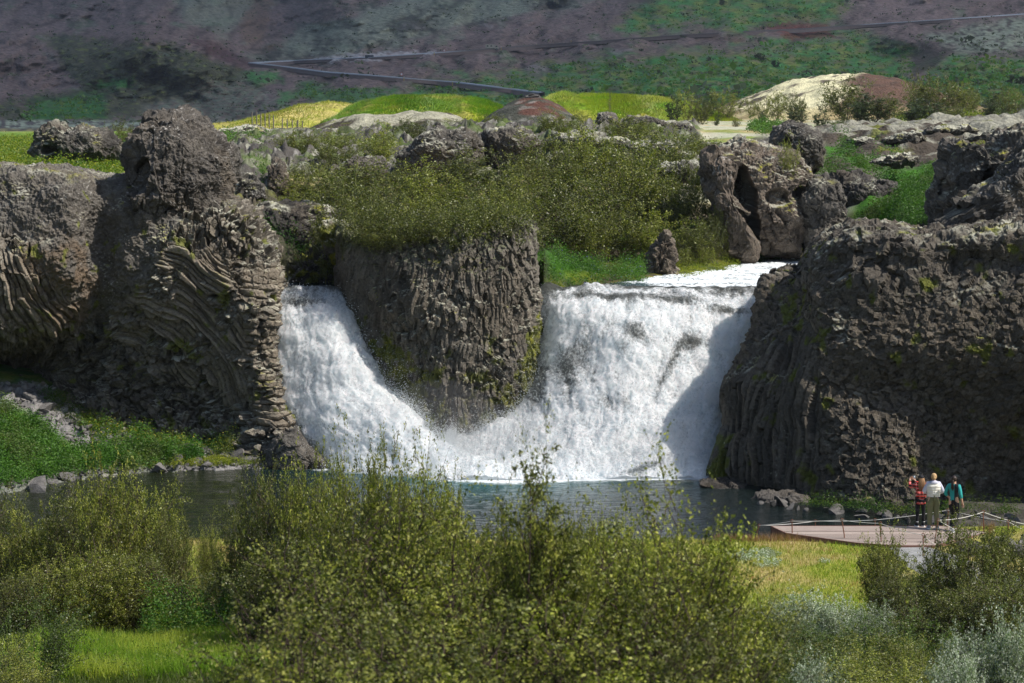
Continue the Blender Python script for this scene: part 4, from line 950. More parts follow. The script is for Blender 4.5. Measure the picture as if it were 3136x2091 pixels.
# ---------------------------------------------------------------- left talus bank
M_BANK = mat_attr('bank_ground', rough=.95, nscale=9, namt=.4, bscale=20, bump=.8, bdist=.05)
BN = [[PZ(x, -.4, Ds - .6), PZ(x, .02, Ds), *[PZ(x, zf * zt, Ds + (Df - Ds) * k) for k, zf in ((.3, .22), (.6, .52), (1, 1))], PZ(x, zt + .3, Df + 4)]
      for x, Ds, Df, zt in [(-1400, 78, 97, 3.5), (-800, 77, 92, 3.4), (-400, 76, 88, 3.2), (-150, 76.2, 88, 3.), (0, 76.8, 87.6, 2.9), (120, 79.2, 87.4, 2.5), (200, 80.2, 86.8, 1.8), (270, 81, 86.2, 1.3), (350, 81.6, 85.9, 1.), (430, 81.9, 85.4, .8), (540, 82.3, 84.9, .55), (640, 82.8, 84.2, .3), (720, 83.0, 84.0, .1)]]
G = resample(np.array(BN), .07); nu, nv = G.shape[:2]; V = G.reshape(-1, 3).copy(); qx, qy = proj(V)
f, r, e = facets(V, (.35, .35, .3), 260, 1, 1, .5)
stony = sstep(-14, 14, sdist(qx, qy, [(-100, 870), (60, 880), (120, 900), (200, 975), (330, 1000), (520, 1050), (600, 1085), (400, 1068), (250, 1030), (170, 1020), (110, 985), (60, 935), (0, 925), (-100, 920)]) + 25 * fbm(V * .8, 3, 261))
shore = sstep(.55, .1, V[:, 2])
st = np.clip(stony + shore * .8, 0, 1)
V[:, 2] += .15 * f * st + .12 * fbm(V * .6, 4, 262)
c = mix(mix(lush * .8, MOSS * 1.4, sstep(-.1, .4, fbm(V * .7, 4, 263))), np.array([.19, .18, .175])[None] * (.6 + .7 * r)[:, None], st)
c = mix(c, SCREE * 1.1, stony * sstep(0, .3, fbm(V * .4, 2, 264)) * .7)
link('bank_ground', mesh_np('bank_ground', V, gridfaces(nu, nv), M_BANK, c), kind='structure')
BANK_V, BANK_q = V, (qx, qy, st)

# ---------------------------------------------------------------- foreground ground
_gd = np.array([(-14, 12.2), (0, 11.9), (4, 11.5), (12, 9.5), (20, 7.6), (30, 5.3), (38, 3.6), (44, 2.75), (52, 1.4), (57, .85), (63, .72), (65.2, .62), (66.2, .3), (66.9, -.3), (75, -.6)])
def gz(X, Y):
    X = np.asarray(X, float); Y = np.asarray(Y, float)
    sh = 9. * sstep(12.6, 15.5, X) * sstep(60, 66, Y)       # land runs on behind the platform on the right
    z = np.interp(Y - sh, _gd[:, 0], _gd[:, 1]); z = np.where(Y > 67, np.minimum(z, .72 - .5 * sstep(67, 68.5, Y)), z)
    V = np.stack([X, Y, 0 * X], -1).reshape(-1, 3)
    n = fbm(V * .16, 3, 270).reshape(X.shape)
    return z + .35 * n * np.clip((z - .55) / 1.5, 0, 1) + .04 * fbm(V * .9, 2, 271).reshape(X.shape)
def G1(X, Y): return float(gz(np.array([X]), np.array([Y]))[0])
xq = np.concatenate([np.arange(-1700, -500, 30.), np.arange(-500, 2860, 7.), np.arange(2860, 3900, 30.)]); Dq = np.concatenate([np.arange(-12, 8, .8), 8 * np.exp(np.arange(0, math.log(75 / 8.), .0065))])
XX = []; YY = []
for D_ in Dq:
    Dw = max(D_, 14); XX.append((xq - CX) / F * Dw); YY.append(np.full(len(xq), D_))
X = np.array(XX).T; Y = np.array(YY).T; Z = gz(X.ravel(), Y.ravel()); V = np.stack([X.ravel(), Y.ravel(), Z], -1)
qx, qy = proj(V)
n1 = fbm(V * .5, 4, 280); n2 = fbm(V * 2, 4, 281)
lawnc = mix(np.array([.24, .25, .04]), np.array([.34, .28, .11]), sstep(-.15, .3, n1)); lawnc = mix(lawnc, np.array([.12, .17, .03]), sstep(.15, .45, n2) * .6)
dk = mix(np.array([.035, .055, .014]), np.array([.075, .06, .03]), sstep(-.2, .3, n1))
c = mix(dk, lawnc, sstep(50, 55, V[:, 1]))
c = mix(c, mix(np.array([.09, .17, .02]), np.array([.2, .25, .03]), sstep(-.3, .2, n1)), sstep(-.5, .8, sdist(V[:, 0], V[:, 1], [(-11, 36), (-4, 36), (-4, 46), (-11, 46)])))
c = mix(c, np.array([.07, .065, .055])[None] * (.7 + .6 * sstep(-.3, .3, n2))[:, None], sstep(66.6, 67.4, V[:, 1]) * (V[:, 0] > 9))
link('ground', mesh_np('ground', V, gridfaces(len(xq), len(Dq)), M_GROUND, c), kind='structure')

# ---------------------------------------------------------------- cloud that keeps the mountain in shade
m, nt, N, L, out = newmat('cloud')
b = N.new('ShaderNodeBsdfDiffuse'); b.inputs['Color'].default_value = (.9, .9, .92, 1)
t = N.new('ShaderNodeBsdfTranslucent'); t.inputs['Color'].default_value = (.90, .93, .98, 1)
ms = N.new('ShaderNodeMixShader'); ms.inputs[0].default_value = .9
L.new(b.outputs[0], ms.inputs[1]); L.new(t.outputs[0], ms.inputs[2]); L.new(ms.outputs[0], out.inputs['Surface'])
th = np.linspace(0, 2 * math.pi, 160, endpoint=False); ph = np.linspace(-math.pi / 2, math.pi / 2, 60)
TH, PH = np.meshgrid(th, ph, indexing='ij')
Dr = np.stack([np.cos(TH) * np.cos(PH), np.sin(TH) * np.cos(PH), np.sin(PH)], -1).reshape(-1, 3)
V = Dr * np.array([1050, 1200, 170]) * (1 + .12 * fbm(Dr * 3, 4, 290) * (.3 + .7 * np.abs(Dr[:, 2])))[:, None]
V[:, 2] = np.where(V[:, 2] < 0, V[:, 2] * .3, V[:, 2]) + 1300
V[:, 0] += 1300 * sdir.x / sdir.z; V[:, 1] += 1640 + 1300 * sdir.y / sdir.z
link('cloud', mesh_np('cloud', V, gridfaces(160, 60, True), m), kind='structure')

# ---------------------------------------------------------------- air
m, nt, N, L, out = newmat('haze')
pv_ = N.new('ShaderNodeVolumePrincipled'); pv_.inputs['Color'].default_value = (.80, .88, 1, 1); pv_.inputs['Density'].default_value = HAZE; pv_.inputs['Anisotropy'].default_value = .2
L.new(pv_.outputs[0], out.inputs['Volume'])
x0, x1, y0, y1, z0, z1 = -1900, 2100, -40, 3600, -4, 420
Vh = np.array([[x, y, z] for x in (x0, x1) for y in (y0, y1) for z in (z0, z1)], float)
link('haze', mesh_np('haze', Vh, np.array([[0, 1, 3, 2], [4, 6, 7, 5], [0, 4, 5, 1], [2, 3, 7, 6], [0, 2, 6, 4], [1, 5, 7, 3]]), m, smooth=False), kind='stuff')
# ---------------------------------------------------------------- rocks of the lava field behind the falls
def B(outline, D, th, label, seed, **k):
    k.setdefault('res', .07); k.setdefault('rough', .38); k.setdefault('fac', (.8, .8, .8)); k.setdefault('facamp', .16); k.setdefault('topmoss', .25); k.setdefault('lich', .8); k.setdefault('name', 'rock_outcrop')
    nm = k.pop('name'); return boulder(outline, D, th, nm, seed=seed, label=label, category='rock', **k)
RG = np.array([.13, .115, .10]); RB = np.array([.14, .112, .088])
B([(900, 405), (915, 350), (955, 312), (985, 298), (1005, 285), (1030, 300), (1060, 291), (1095, 300), (1108, 330), (1105, 372), (1070, 395), (1010, 412), (950, 415)], 121, 3.2, 'big dark crag with a deep overhang, left one of the pair above the thicket', 600)
B([(1104, 330), (1112, 300), (1150, 290), (1190, 285), (1225, 305), (1250, 330), (1240, 360), (1200, 378), (1140, 388), (1108, 372)], 123, 3, 'rounded grey crag, right one of the pair above the thicket', 601)
B([(1365, 275), (1375, 258), (1395, 254), (1412, 262), (1420, 290), (1415, 312), (1375, 312)], 152, 1.6, 'small dark rock tower standing out of the lava ridge near the thin tree', 602)
B([(1420, 285), (1440, 268), (1490, 262), (1530, 278), (1590, 284), (1600, 300), (1540, 312), (1440, 308)], 150, 2.2, 'low dark broken rock ridge right of the small rock tower', 603)
B([(1240, 330), (1270, 308), (1330, 300), (1400, 312), (1450, 318), (1460, 335), (1400, 345), (1280, 346)], 131, 2., 'long low lichen-covered slab above the centre of the thicket', 604, topmoss=.9)
B([(1440, 335), (1480, 318), (1530, 322), (1560, 345), (1600, 350), (1610, 372), (1540, 380), (1460, 360)], 126, 2., 'grey lichened rock at the upper right edge of the thicket', 605, topmoss=.7)
B([(1500, 385), (1540, 365), (1600, 372), (1620, 400), (1600, 430), (1530, 420)], 114, 1.8, 'grey rock half sunk in the bushes beside the arch', 606, topmoss=.7)
B([(1180, 300), (1210, 288), (1300, 283), (1350, 292), (1330, 306), (1220, 310)], 150, 2., 'low lichened rock below the red scree mound', 628, topmoss=.9)
B([(650, 330), (700, 305), (740, 296), (790, 300), (800, 318), (740, 330), (680, 345)], 160, 2., 'low rough rock on the lava field in front of the lichen hill', 629, topmoss=.7)
# left, behind the pinnacle
B([(575, 335), (600, 322), (650, 316), (700, 322), (760, 328), (752, 345), (660, 350), (590, 352)], 150, 2., 'long grey ledge at the foot of the yellow hill', 607, topmoss=.8)
B([(545, 385), (560, 350), (600, 345), (650, 345), (690, 352), (688, 385), (620, 395), (560, 398)], 132, 2., 'blocky grey ledge left of centre behind the pinnacle', 608, topmoss=.5)
B([(535, 460), (535, 420), (555, 400), (590, 405), (612, 420), (612, 455), (580, 475)], 104, 1.4, 'rough grey rock just right of the pinnacle base', 609)
B([(608, 440), (612, 385), (630, 368), (655, 372), (668, 400), (665, 450), (640, 468)], 108, 1.3, 'pale rounded rock pillar above the left gorge', 610, base=RB * .9)
B([(655, 385), (690, 365), (740, 360), (770, 372), (760, 395), (700, 405), (665, 405)], 122, 1.6, 'grey rock ledge behind the left end of the thicket', 611)
B([(770, 385), (790, 362), (830, 355), (880, 365), (900, 395), (880, 425), (820, 430), (775, 420)], 117, 1.6, 'dark rock showing between bushes left of the big crag', 612)
B([(500, 300), (540, 290), (590, 288), (620, 300), (600, 320), (530, 325)], 180, 3, 'lichened hummock in front of the yellow hill', 613, topmoss=1.2, rough=.2)
# gorge wall beside the left fall
B([(560, 560), (570, 480), (620, 458), (700, 460), (745, 462), (790, 480), (800, 560), (790, 640), (700, 640), (620, 600)], 98.5, 2.2, 'dark smooth wall of rock at the head of the left gorge', 614, base=DARK * 1.7, lich=.2, rough=.25, name='rock_wall')
B([(655, 640), (680, 600), (730, 575), (770, 560), (800, 580), (800, 680), (740, 672), (690, 655)], 93.3, 1.6, 'dark rubbly bank above the brim of the left waterfall', 615, base=DARK * 1.8, lich=.2, moss=.2, facamp=.25, fac=(.35, .35, .35))
B([(730, 500), (760, 488), (800, 500), (830, 530), (815, 600), (770, 610), (735, 570)], 91.5, 1.2, 'mossy ledge against the left shoulder of the central pillar', 616, base=GREY, moss=.35, topmoss=1.)
# arch group right
B([(1605, 375), (1612, 345), (1640, 322), (1675, 335), (1692, 360), (1692, 400), (1682, 445), (1690, 480), (1722, 492), (1742, 560), (1738, 600), (1700, 610), (1672, 590), (1650, 520), (1632, 470), (1616, 430)], 103.6, 1.7, 'twisted standing rock forming the left leg of the cave arch', 617, base=RB * .85, topmoss=.2, rough=.35)
B([(1640, 340), (1700, 312), (1730, 322), (1775, 335), (1830, 350), (1862, 382), (1866, 400), (1855, 425), (1832, 438), (1850, 470), (1845, 530), (1838, 596), (1760, 590), (1700, 560), (1690, 450), (1680, 400)], 106, 3., 'large pale brown rock arch with a tall dark cave beside the river', 618, base=RB, topmoss=.5,
  dents=[(1712, 475, 32, 108, 4., -.12), (1790, 455, 34, 24, .45, .1)], rough=.4, lich=.5, res=.06)
B([(1824, 445), (1850, 408), (1895, 400), (1925, 412), (1942, 450), (1938, 520), (1915, 560), (1850, 590), (1838, 540)], 105, 2., 'rounded grey rock buttress right of the cave arch', 619, topmoss=.2)
B([(1765, 320), (1780, 290), (1810, 278), (1850, 285), (1885, 305), (1895, 340), (1890, 385), (1850, 400), (1790, 370), (1768, 345)], 122, 2.6, 'dark rock with a small black cave above the arch', 620, dents=[(1808, 325, 10, 14, 1.6, .3)], topmoss=.1)
B([(1905, 410), (1920, 395), (1965, 398), (2010, 408), (2060, 415), (2072, 440), (2060, 490), (1980, 540), (1920, 540)], 112, 2., 'dark jointed rock wall between the arch and the green gully', 621, name='rock_wall', base=DARK * 2., topmoss=.2)
B([(1478, 640), (1485, 590), (1505, 545), (1530, 528), (1552, 550), (1552, 610), (1545, 642), (1510, 650)], 96.8, 1., 'small columnar rock rising from the river bank', 622, base=RB, topmoss=.1, facamp=.25, fac=(.3, .3, .6))
# upper right
B([(2138, 540), (2140, 450), (2160, 360), (2172, 322), (2200, 312), (2228, 335), (2250, 352), (2275, 335), (2300, 300), (2340, 285), (2420, 270), (2480, 400), (2480, 540)], 93.5, 3.2, 'tall dark rock face with two hollows at the upper right edge', 623, dents=[(2270, 430, 22, 45, 2., .2), (2158, 440, 12, 40, 1.2, 0)], topmoss=.35, rough=.45)
B([(2120, 545), (2150, 500), (2190, 470), (2240, 458), (2280, 410), (2320, 360), (2360, 320), (2430, 300), (2500, 350), (2500, 560), (2300, 560)], 87.5, 2.2, 'grey lichen-specked rock spur sloping down from the right edge', 624, topmoss=.1, rough=.35, lich=1.)
# ledges of rock at the foot of the right cliff
B([(1600, 1108), (1640, 1096), (1700, 1105), (1760, 1120), (1790, 1136), (1740, 1142), (1650, 1122)], 78.9, 1.2, 'flat dark rock shelf at the water line under the right cliff', 625, base=DARK * 1.8, lich=.1, topmoss=0, rough=.12)
B([(1700, 1160), (1740, 1140), (1820, 1132), (1880, 1150), (1870, 1172), (1790, 1178), (1720, 1174)], 75.9, 1., 'smooth grey rock shelf reaching into the pool by the people', 626, base=DARK * 2.6, lich=.1, topmoss=0, rough=.12)
# spur at the foot of the left cliff
B([(600, 1080), (610, 1030), (640, 990), (680, 985), (720, 1030), (760, 1060), (775, 1082), (700, 1090)], 83.0, .9, 'sloping grey rock apron under the left waterfall', 627, base=GREY * 1.2, lich=.1, topmoss=0, rough=.14)
# dark rocks that break the white water
for i, (x, y, D, rx, ry) in enumerate([(1535, 850, 83.8, 14, 60), (1485, 1080, 80.9, 45, 14), (640 + 110, 1065, 82.5, 22, 26)]):
    pass

# stones: angular prototypes, copied
def stone_mesh(seed, name='stone'):
    rng = np.random.default_rng(seed)
    n, k = 22, 14
    th = np.linspace(0, 2 * math.pi, n, endpoint=False); ph = np.linspace(-math.pi / 2, math.pi / 2, k)
    TH, PH = np.meshgrid(th, ph, indexing='ij')
    V = np.stack([np.cos(TH) * np.cos(PH), np.sin(TH) * np.cos(PH), np.sin(PH)], -1).reshape(-1, 3)
    for _ in range(9):      # cut flat faces
        d = rng.normal(size=3); d /= np.linalg.norm(d); h = .30 + .3 * rng.random(); s = V @ d
        V = V - np.maximum(s - h, 0)[:, None] * d
    V = V * np.array([1.35, 1., .8]) + .015 * fbm(V * 3 + seed, 3, seed)[:, None]
    c = np.tile(np.array([.19, .178, .168]) * (.8 + .4 * rng.random()), (len(V), 1)) * (.85 + .5 * fbm(V * 2, 3, seed))[:, None]
    return mesh_np(name, V, gridfaces(n, k, True), M_ROCK, c, smooth=False)
stones = [stone_mesh(700 + i) for i in range(7)]
rng = np.random.default_rng(5)
def put_stone(x, D, z, s, label, group, i):
    p = PZ(x, z, D)
    o = link('stone', stones[i % 7], None, p); o.scale = (s, s, s * (.7 + .4 * rng.random())); o.rotation_euler = (rng.normal(0, .3), rng.normal(0, .3), rng.random() * 6.28)
    o['label'] = label; o['category'] = 'stone'
    if group: o['group'] = group
special = [(92, 1128, 'large round dark boulder standing in the pool at the lower left', .62), (262, 1105, 'pale pointed rock at the pool edge beside the grassy bank', .30), (370, 1083, 'upright pale triangular stone at the water edge', .38), (545, 1058, 'reddish broad boulder on the stony shore', .5),
           (575, 1062, 'grey block leaning on the reddish shore boulder', .38), (150, 1105, 'light grey boulder at the foot of the green bank', .36), (48, 1120, 'small dark stone in the pool left of the round boulder', .25), (265, 1010, 'long brown slab lying in the greenery below the cliff', .4), (470, 955, 'big squared fallen column block at the foot of the left cliff', .7), (110, 945, 'upright pale block on the scree below the cave', .35)]
for i, (x, y, lb, s) in enumerate(special):
    k = np.argmin((BANK_q[0] - x) ** 2 + (BANK_q[1] - y) ** 2); p = BANK_V[k]
    D = p[1]; z = p[2]
    if y > 1100 and x < 110: D = DZ(y, 0); z = .05
    put_stone(x, D, z + .1, s, lb, None, i)
sh = np.where((BANK_q[2] > .55) & (BANK_q[0] > -40) & (BANK_q[0] < 740) & (BANK_V[:, 2] > -.05))[0]
shore_i = sh[BANK_V[sh, 2] < .35]; tal_i = sh[BANK_V[sh, 2] >= .35]
for i, k in enumerate(rng.choice(shore_i, 120, replace=False)):
    p = BANK_V[k]; put_stone(BANK_q[0][k], p[1], p[2] + .04, .09 + .18 * rng.random() ** 3, 'small angular grey stone on the shore of the pool below the left cliff', 'stones along the far shore', i)
for i, k in enumerate(rng.choice(tal_i, 110, replace=False)):
    p = BANK_V[k]; put_stone(BANK_q[0][k], p[1], p[2] + .05, .08 + .22 * rng.random() ** 3, 'small broken grey stone in the scree under the left cliff', 'scree stones under the left cliff', i)
for i in range(38):
    x = 1690 + 640 * rng.random(); D = {0: 1}.get(1) or np.interp(x, [1690, 1860, 2040, 2352], [77.2, 74.2, 73.0, 71.6]) - 1.5 * rng.random()
    put_stone(x, D, max(G1((x - CX) / F * D, D), .0) + .02, .12 + .25 * rng.random() ** 2, 'dark wet stone lying along the foot of the right cliff', 'stones at the foot of the right cliff', i)
for i, (x, y, s) in enumerate([(2215, 1262, .35), (2268, 1268, .45), (2300, 1255, .35), (2335, 1270, .5), (2350, 1250, .3), (2240, 1258, .22)]):
    D = DZ(y, .8); put_stone(x, D, .85, s, ['tan rock behind the big right birch, leftmost of the row', 'broad pale boulder in the row behind the right birch', 'rounded brown rock in the row behind the right birch', 'large pale boulder at the right edge beyond the path', 'small pale stone at the far right edge beside the path', 'smallest tan stone in the row by the path'][i], None, i)
def many_stones(name, label, k_idx, smin, smax, seed):
    rng = np.random.default_rng(seed); Vs, Fs, Cs, o = [], [], [], 0
    base = []
    for me_ in stones:
        v = np.zeros(len(me_.vertices) * 3, np.float32); me_.vertices.foreach_get('co', v); f = np.zeros(len(me_.polygons) * 4, np.int32); me_.polygons.foreach_get('vertices', f); base.append((v.reshape(-1, 3), f.reshape(-1, 4)))
    for i, k in enumerate(k_idx):
        v, f = base[i % 7]; a = rng.random() * 6.28; R = np.array([[math.cos(a), -math.sin(a), 0], [math.sin(a), math.cos(a), 0], [0, 0, 1]]); s = smin + (smax - smin) * rng.random() ** 2
        Vs.append(v @ R.T * s + BANK_V[k] + [0, 0, s * .3]); Fs.append(f + o); o += len(v); Cs.append(np.tile(np.array([.17, .16, .15]) * (.6 + .7 * rng.random()), (len(v), 1)))
    link(name, mesh_np(name, np.concatenate(Vs), np.concatenate(Fs), M_ROCK, np.concatenate(Cs), smooth=False), kind='stuff', label=label)
many_stones('scree_gravel', 'loose grey scree and shingle between the larger stones of the left bank', np.random.default_rng(9).choice(sh, 1500), .04, .13, 9)
for j, (ol, D, lb) in enumerate([([(2020, 320), (2050, 305), (2100, 300), (2130, 315), (2100, 330), (2040, 332)], 133, 'low dark rib of rock on the scree slope above the gully'), ([(2120, 300), (2160, 288), (2230, 285), (2250, 300), (2180, 312)], 137, 'lichened rock rib high on the right scree slope'), ([(1940, 320), (1975, 308), (2010, 318), (2000, 338), (1955, 340)], 134, 'small dark rock on the slope right of the small cave'), ([(2000, 372), (2040, 358), (2090, 352), (2110, 368), (2060, 385)], 118, 'broken dark rock in the middle of the scree slope'), ([(2210, 320), (2250, 305), (2330, 292), (2352, 300), (2300, 322)], 128, 'grey rock on the brow behind the right rock wall')]):
    B(ol, D, 1.4, lb, 640 + j, topmoss=.8, base=GREY)
# ---------------------------------------------------------------- plants
M_LEAF = mat_leaf('leaves'); M_LEAFN = mat_leaf('near_leaves', .25, .5, .3); M_SILVER = mat_leaf('silver_leaves', .2, .7, .2)
M_BARK = mat_attr('bark', rough=.85, nscale=30, namt=.4, bscale=60, bump=.4, bdist=.005)
M_HERB = mat_leaf('herb_leaves', .4, .5, .3)

def leaf_quads(p, size, rng, col, up=.35, aspect=.62):
    n = len(p)
    a = rng.normal(size=(n, 3)); a[:, 2] *= .7; a /= np.linalg.norm(a, axis=1, keepdims=True)
    nn = rng.normal(size=(n, 3)); nn[:, 2] += up * 2; b = np.cross(nn, a); b /= np.linalg.norm(b, axis=1, keepdims=True) + 1e-9
    s = size * (.65 + .7 * rng.random(n))[:, None]
    V = np.stack([p - a * s * .5, p + b * s * aspect * .5, p + a * s * .5, p - b * s * aspect * .5], 1).reshape(-1, 3)
    F_ = np.arange(n * 4).reshape(-1, 4)
    return V, F_, np.repeat(col, 4, 0)

def tubes(paths, radii, sides=4):
    Vs, Fs, o = [], [], 0
    for p, r in zip(paths, radii):
        p = np.asarray(p); n = len(p); t = np.gradient(p, axis=0); t /= np.linalg.norm(t, axis=1, keepdims=True) + 1e-9
        u = np.cross(t, [.3, .2, 1.]); u /= np.linalg.norm(u, axis=1, keepdims=True) + 1e-9; v = np.cross(t, u)
        an = np.arange(sides) * 2 * math.pi / sides
        R = np.asarray(r)[:, None, None]
        G = p[:, None] + R * (np.cos(an)[None, :, None] * u[:, None] + np.sin(an)[None, :, None] * v[:, None])
        I = np.arange(n * sides).reshape(n, sides) + o; J = np.roll(I, -1, 1)
        Vs.append(G.reshape(-1, 3)); Fs.append(np.stack([I[:-1], J[:-1], J[1:], I[1:]], -1).reshape(-1, 4)); o += n * sides
    return np.concatenate(Vs), np.concatenate(Fs)

OLIVE = [np.array([.110, .130, .024]), np.array([.185, .185, .046]), np.array([.055, .068, .014])]
FRESH = [np.array([.175, .205, .026]), np.array([.30, .29, .055]), np.array([.075, .095, .014])]
GREEN = [np.array([.09, .135, .025]), np.array([.14, .19, .04]), np.array([.06, .095, .02])]
SILV = [np.array([.32, .36, .28]), np.array([.48, .51, .43]), np.array([.12, .17, .07])]
DKG = [np.array([.050, .078, .022]), np.array([.085, .115, .032]), np.array([.028, .045, .014])]

def plant_mesh(seed, H=3., W=3., ns=8, nb=12, nt=6, nl=8, ls=.05, pal=OLIVE, lean=0., column=False, mat=None, bark=(.10, .075, .06), rstem=.03, spread=1., name='crown', bare=0):
    """many-stemmed birch: stems -> branches -> twigs -> leaves. Returns crown mesh, stems mesh"""
    rng = np.random.default_rng(seed)
    paths, rad, lp, lv, bl = [], [], [], [], []
    R = W * .5 * spread
    for s in range(ns):
        az = rng.random() * 6.283; rr = math.sqrt((s + rng.random()) / ns) * (.86 if not column else .4) * R
        h = H * (math.sqrt(max(0, 1 - (rr / R) ** 2 * .85)) * (.82 + .18 * rng.random()))
        if s == 0: h = H; rr *= .5
        base = np.array([math.cos(az), math.sin(az), 0]) * rr * .12
        tip = np.array([math.cos(az) * rr + lean * h, math.sin(az) * rr, h])
        t = np.linspace(0, 1, 9)[:, None]
        mid = (base + tip) / 2 + np.array([math.cos(az), math.sin(az), 0]) * rr * .22 + rng.normal(0, .06 * W, 3) * [1, 1, .2]
        p = (1 - t) ** 2 * base + 2 * t * (1 - t) * mid + t ** 2 * tip + np.cumsum(rng.normal(0, .014 * H, (9, 3)), 0)
        paths.append(p); rad.append(rstem * H / 3 * (1 - .85 * t[:, 0]))
        for b in range(nb):
            tb = .10 + .90 * (b + rng.random()) / nb
            i = min(int(tb * 8), 7); st = p[i] + (p[i + 1] - p[i]) * (tb * 8 - i)
            a2 = az + rng.normal(0, 1.3); el = -.05 + .95 * rng.random() + .35 * tb
            L = W * (.25 if not column else .15) * (1.15 - tb * .3) * (.45 + .9 * rng.random()) + .03 * H
            d = np.array([math.cos(a2) * math.cos(el), math.sin(a2) * math.cos(el), math.sin(el)])
            tt = np.linspace(0, 1, 5)[:, None]
            q = st + d * L * tt + np.array([0, 0, .10 * L]) * tt ** 2 + np.cumsum(rng.normal(0, .04 * L, (5, 3)), 0)
            paths.append(q); rad.append(.35 * rstem * H / 3 * (1 - .8 * tt[:, 0]))
            hue = rng.random(); br = .60 + .60 * rng.random(); kk = nt if rng.random() < .68 else nt // 4
            for k in range(kk):
                tk = .15 + .85 * rng.random(); i2 = min(int(tk * 4), 3); s2 = q[i2] + (q[i2 + 1] - q[i2]) * (tk * 4 - i2)
                d2 = d * .5 + rng.normal(0, .6, 3); d2[2] += .25; d2 /= np.linalg.norm(d2); L2 = L * .42 * (.5 + rng.random())
                u = rng.random(nl)[:, None] ** .6
                lp.append(s2 + d2 * L2 * u + rng.normal(0, .02 * L2 + ls * .42, (nl, 3))); lv.append(np.full(nl, hue * .6 + .4 * rng.random())); bl.append(np.full(nl, br))
                if rng.random() < .25: paths.append(np.stack([s2, s2 + d2 * L2 * .5, s2 + d2 * L2])); rad.append(.12 * rstem * H / 3 * np.array([1, .7, .4]))
    lp = np.concatenate(lp); lv = np.concatenate(lv); lp[:, 2] = np.maximum(lp[:, 2], .02)
    r = rng.random(len(lp)); col = mix(pal[0][None], pal[1][None], np.clip(lv + .3 * (r - .5), 0, 1) * .9); col = mix(col, pal[2][None], (r < .33) * .9)
    col = col * ((.8 + .4 * rng.random(len(lp))) * np.concatenate(bl))[:, None]
    V, Fc, c = leaf_quads(lp, ls, rng, col)
    cm = mesh_np(name, V, Fc, mat or M_LEAF, c, smooth=False)
    V, Fc = tubes(paths, rad)
    sm = mesh_np('stems', V, Fc, M_BARK, np.tile(bark, (len(V), 1)))
    return cm, sm, H, W

def place(pr, x, ytop, D, wq, ground, label, group, name='birch_shrub', cat='shrub', hmin=.8, hmax=6, rz=None, sink=.1):
    X = (x - CX) / F * D; zb = ground(X, D)
    zt = float(P(x, ytop, D)[2]); h = min(max(zt - zb, hmin), hmax)
    if zt - h < zb: pass
    base = zt - h if zt - zb < hmin else zb
    base = min(base, zb)
    cm, sm, H, W = pr
    r = rz if rz is not None else (hash((x, ytop)) % 628) / 100.
    o = thing(name, label, cat, (X, D, base - sink), r, group)
    k = (zt - base + sink) / H; kw = wq / F * D / W
    o.scale = (kw, kw, k)
    link('crown', cm, o); link('stem', sm, o)
    return o
def gt(X, Y): return float(terrain(np.array([X]), np.array([Y]))[0])
ORD = ['first', 'second', 'third', 'fourth', 'fifth', 'sixth', 'seventh', 'eighth', 'ninth', 'tenth', 'eleventh', 'twelfth']
far_p = [plant_mesh(800 + i, 2.6, 3.4, 15, 13, 8, 9, .08, OLIVE if i % 3 else FRESH, rstem=.02) for i in range(5)]
rows = [
 ('among the lava rocks above the thicket', [(760, 318, 138, 120), (960, 300, 142, 90), (1190, 300, 134, 90), (1290, 296, 140, 110), (1370, 318, 128, 100), (1440, 300, 138, 110), (1500, 310, 134, 100), (1600, 330, 128, 90), (560, 345, 140, 60), (1010, 318, 132, 80), (690, 335, 132, 90)]),
 ('along the top edge of the thicket', [(690, 372, 117, 130), (780, 345, 121, 120), (870, 305, 127, 130), (1260, 335, 117, 130), (1340, 322, 117, 150), (1430, 335, 117, 150), (1515, 345, 118, 140), (1562, 302, 127, 115)]),
 ('in the upper row of the thicket', [(665, 415, 110, 130), (740, 400, 108, 160), (835, 395, 107, 170), (930, 402, 107, 160), (1015, 392, 108, 150), (1100, 388, 108, 160), (1190, 385, 108, 150), (1275, 375, 110, 160), (1375, 365, 110, 170), (1470, 372, 110, 160), (1560, 395, 111, 150)]),
 ('in the middle row of the thicket', [(720, 445, 102, 120), (800, 438, 99, 150), (900, 432, 98, 170), (1000, 428, 98, 170), (1090, 425, 98, 160), (1175, 430, 99, 140), (1260, 440, 103, 150), (1350, 432, 104, 160), (1440, 430, 105, 160), (1530, 440, 105, 150), (1600, 450, 106, 110)]),
 ('in the lowest row of the thicket', [(820, 480, 92.5, 110), (890, 472, 93.5, 130), (975, 468, 93.5, 140), (1060, 470, 93.5, 130), (1140, 472, 93.5, 120), (1205, 495, 94.5, 100), (1270, 500, 99, 130), (1350, 495, 100, 140), (1430, 500, 101, 140), (1500, 505, 101, 120), (1575, 520, 100.5, 110), (1630, 535, 101.5, 80)]),
]
k = 0
for desc, row in rows:
    for j, (x, yt, D, wq) in enumerate(row):
        place(far_p[k % 5], x, yt - 12 - 20 * math.sin(k * 2.7), D, wq * (1.15 + .3 * math.sin(k * 1.9)), gt, f'olive birch shrub, {ORD[j]} from the left {desc}', 'birch shrubs of the thicket behind the falls', hmin=1.5, hmax=4.2, rz=k * 1.7); k += 1
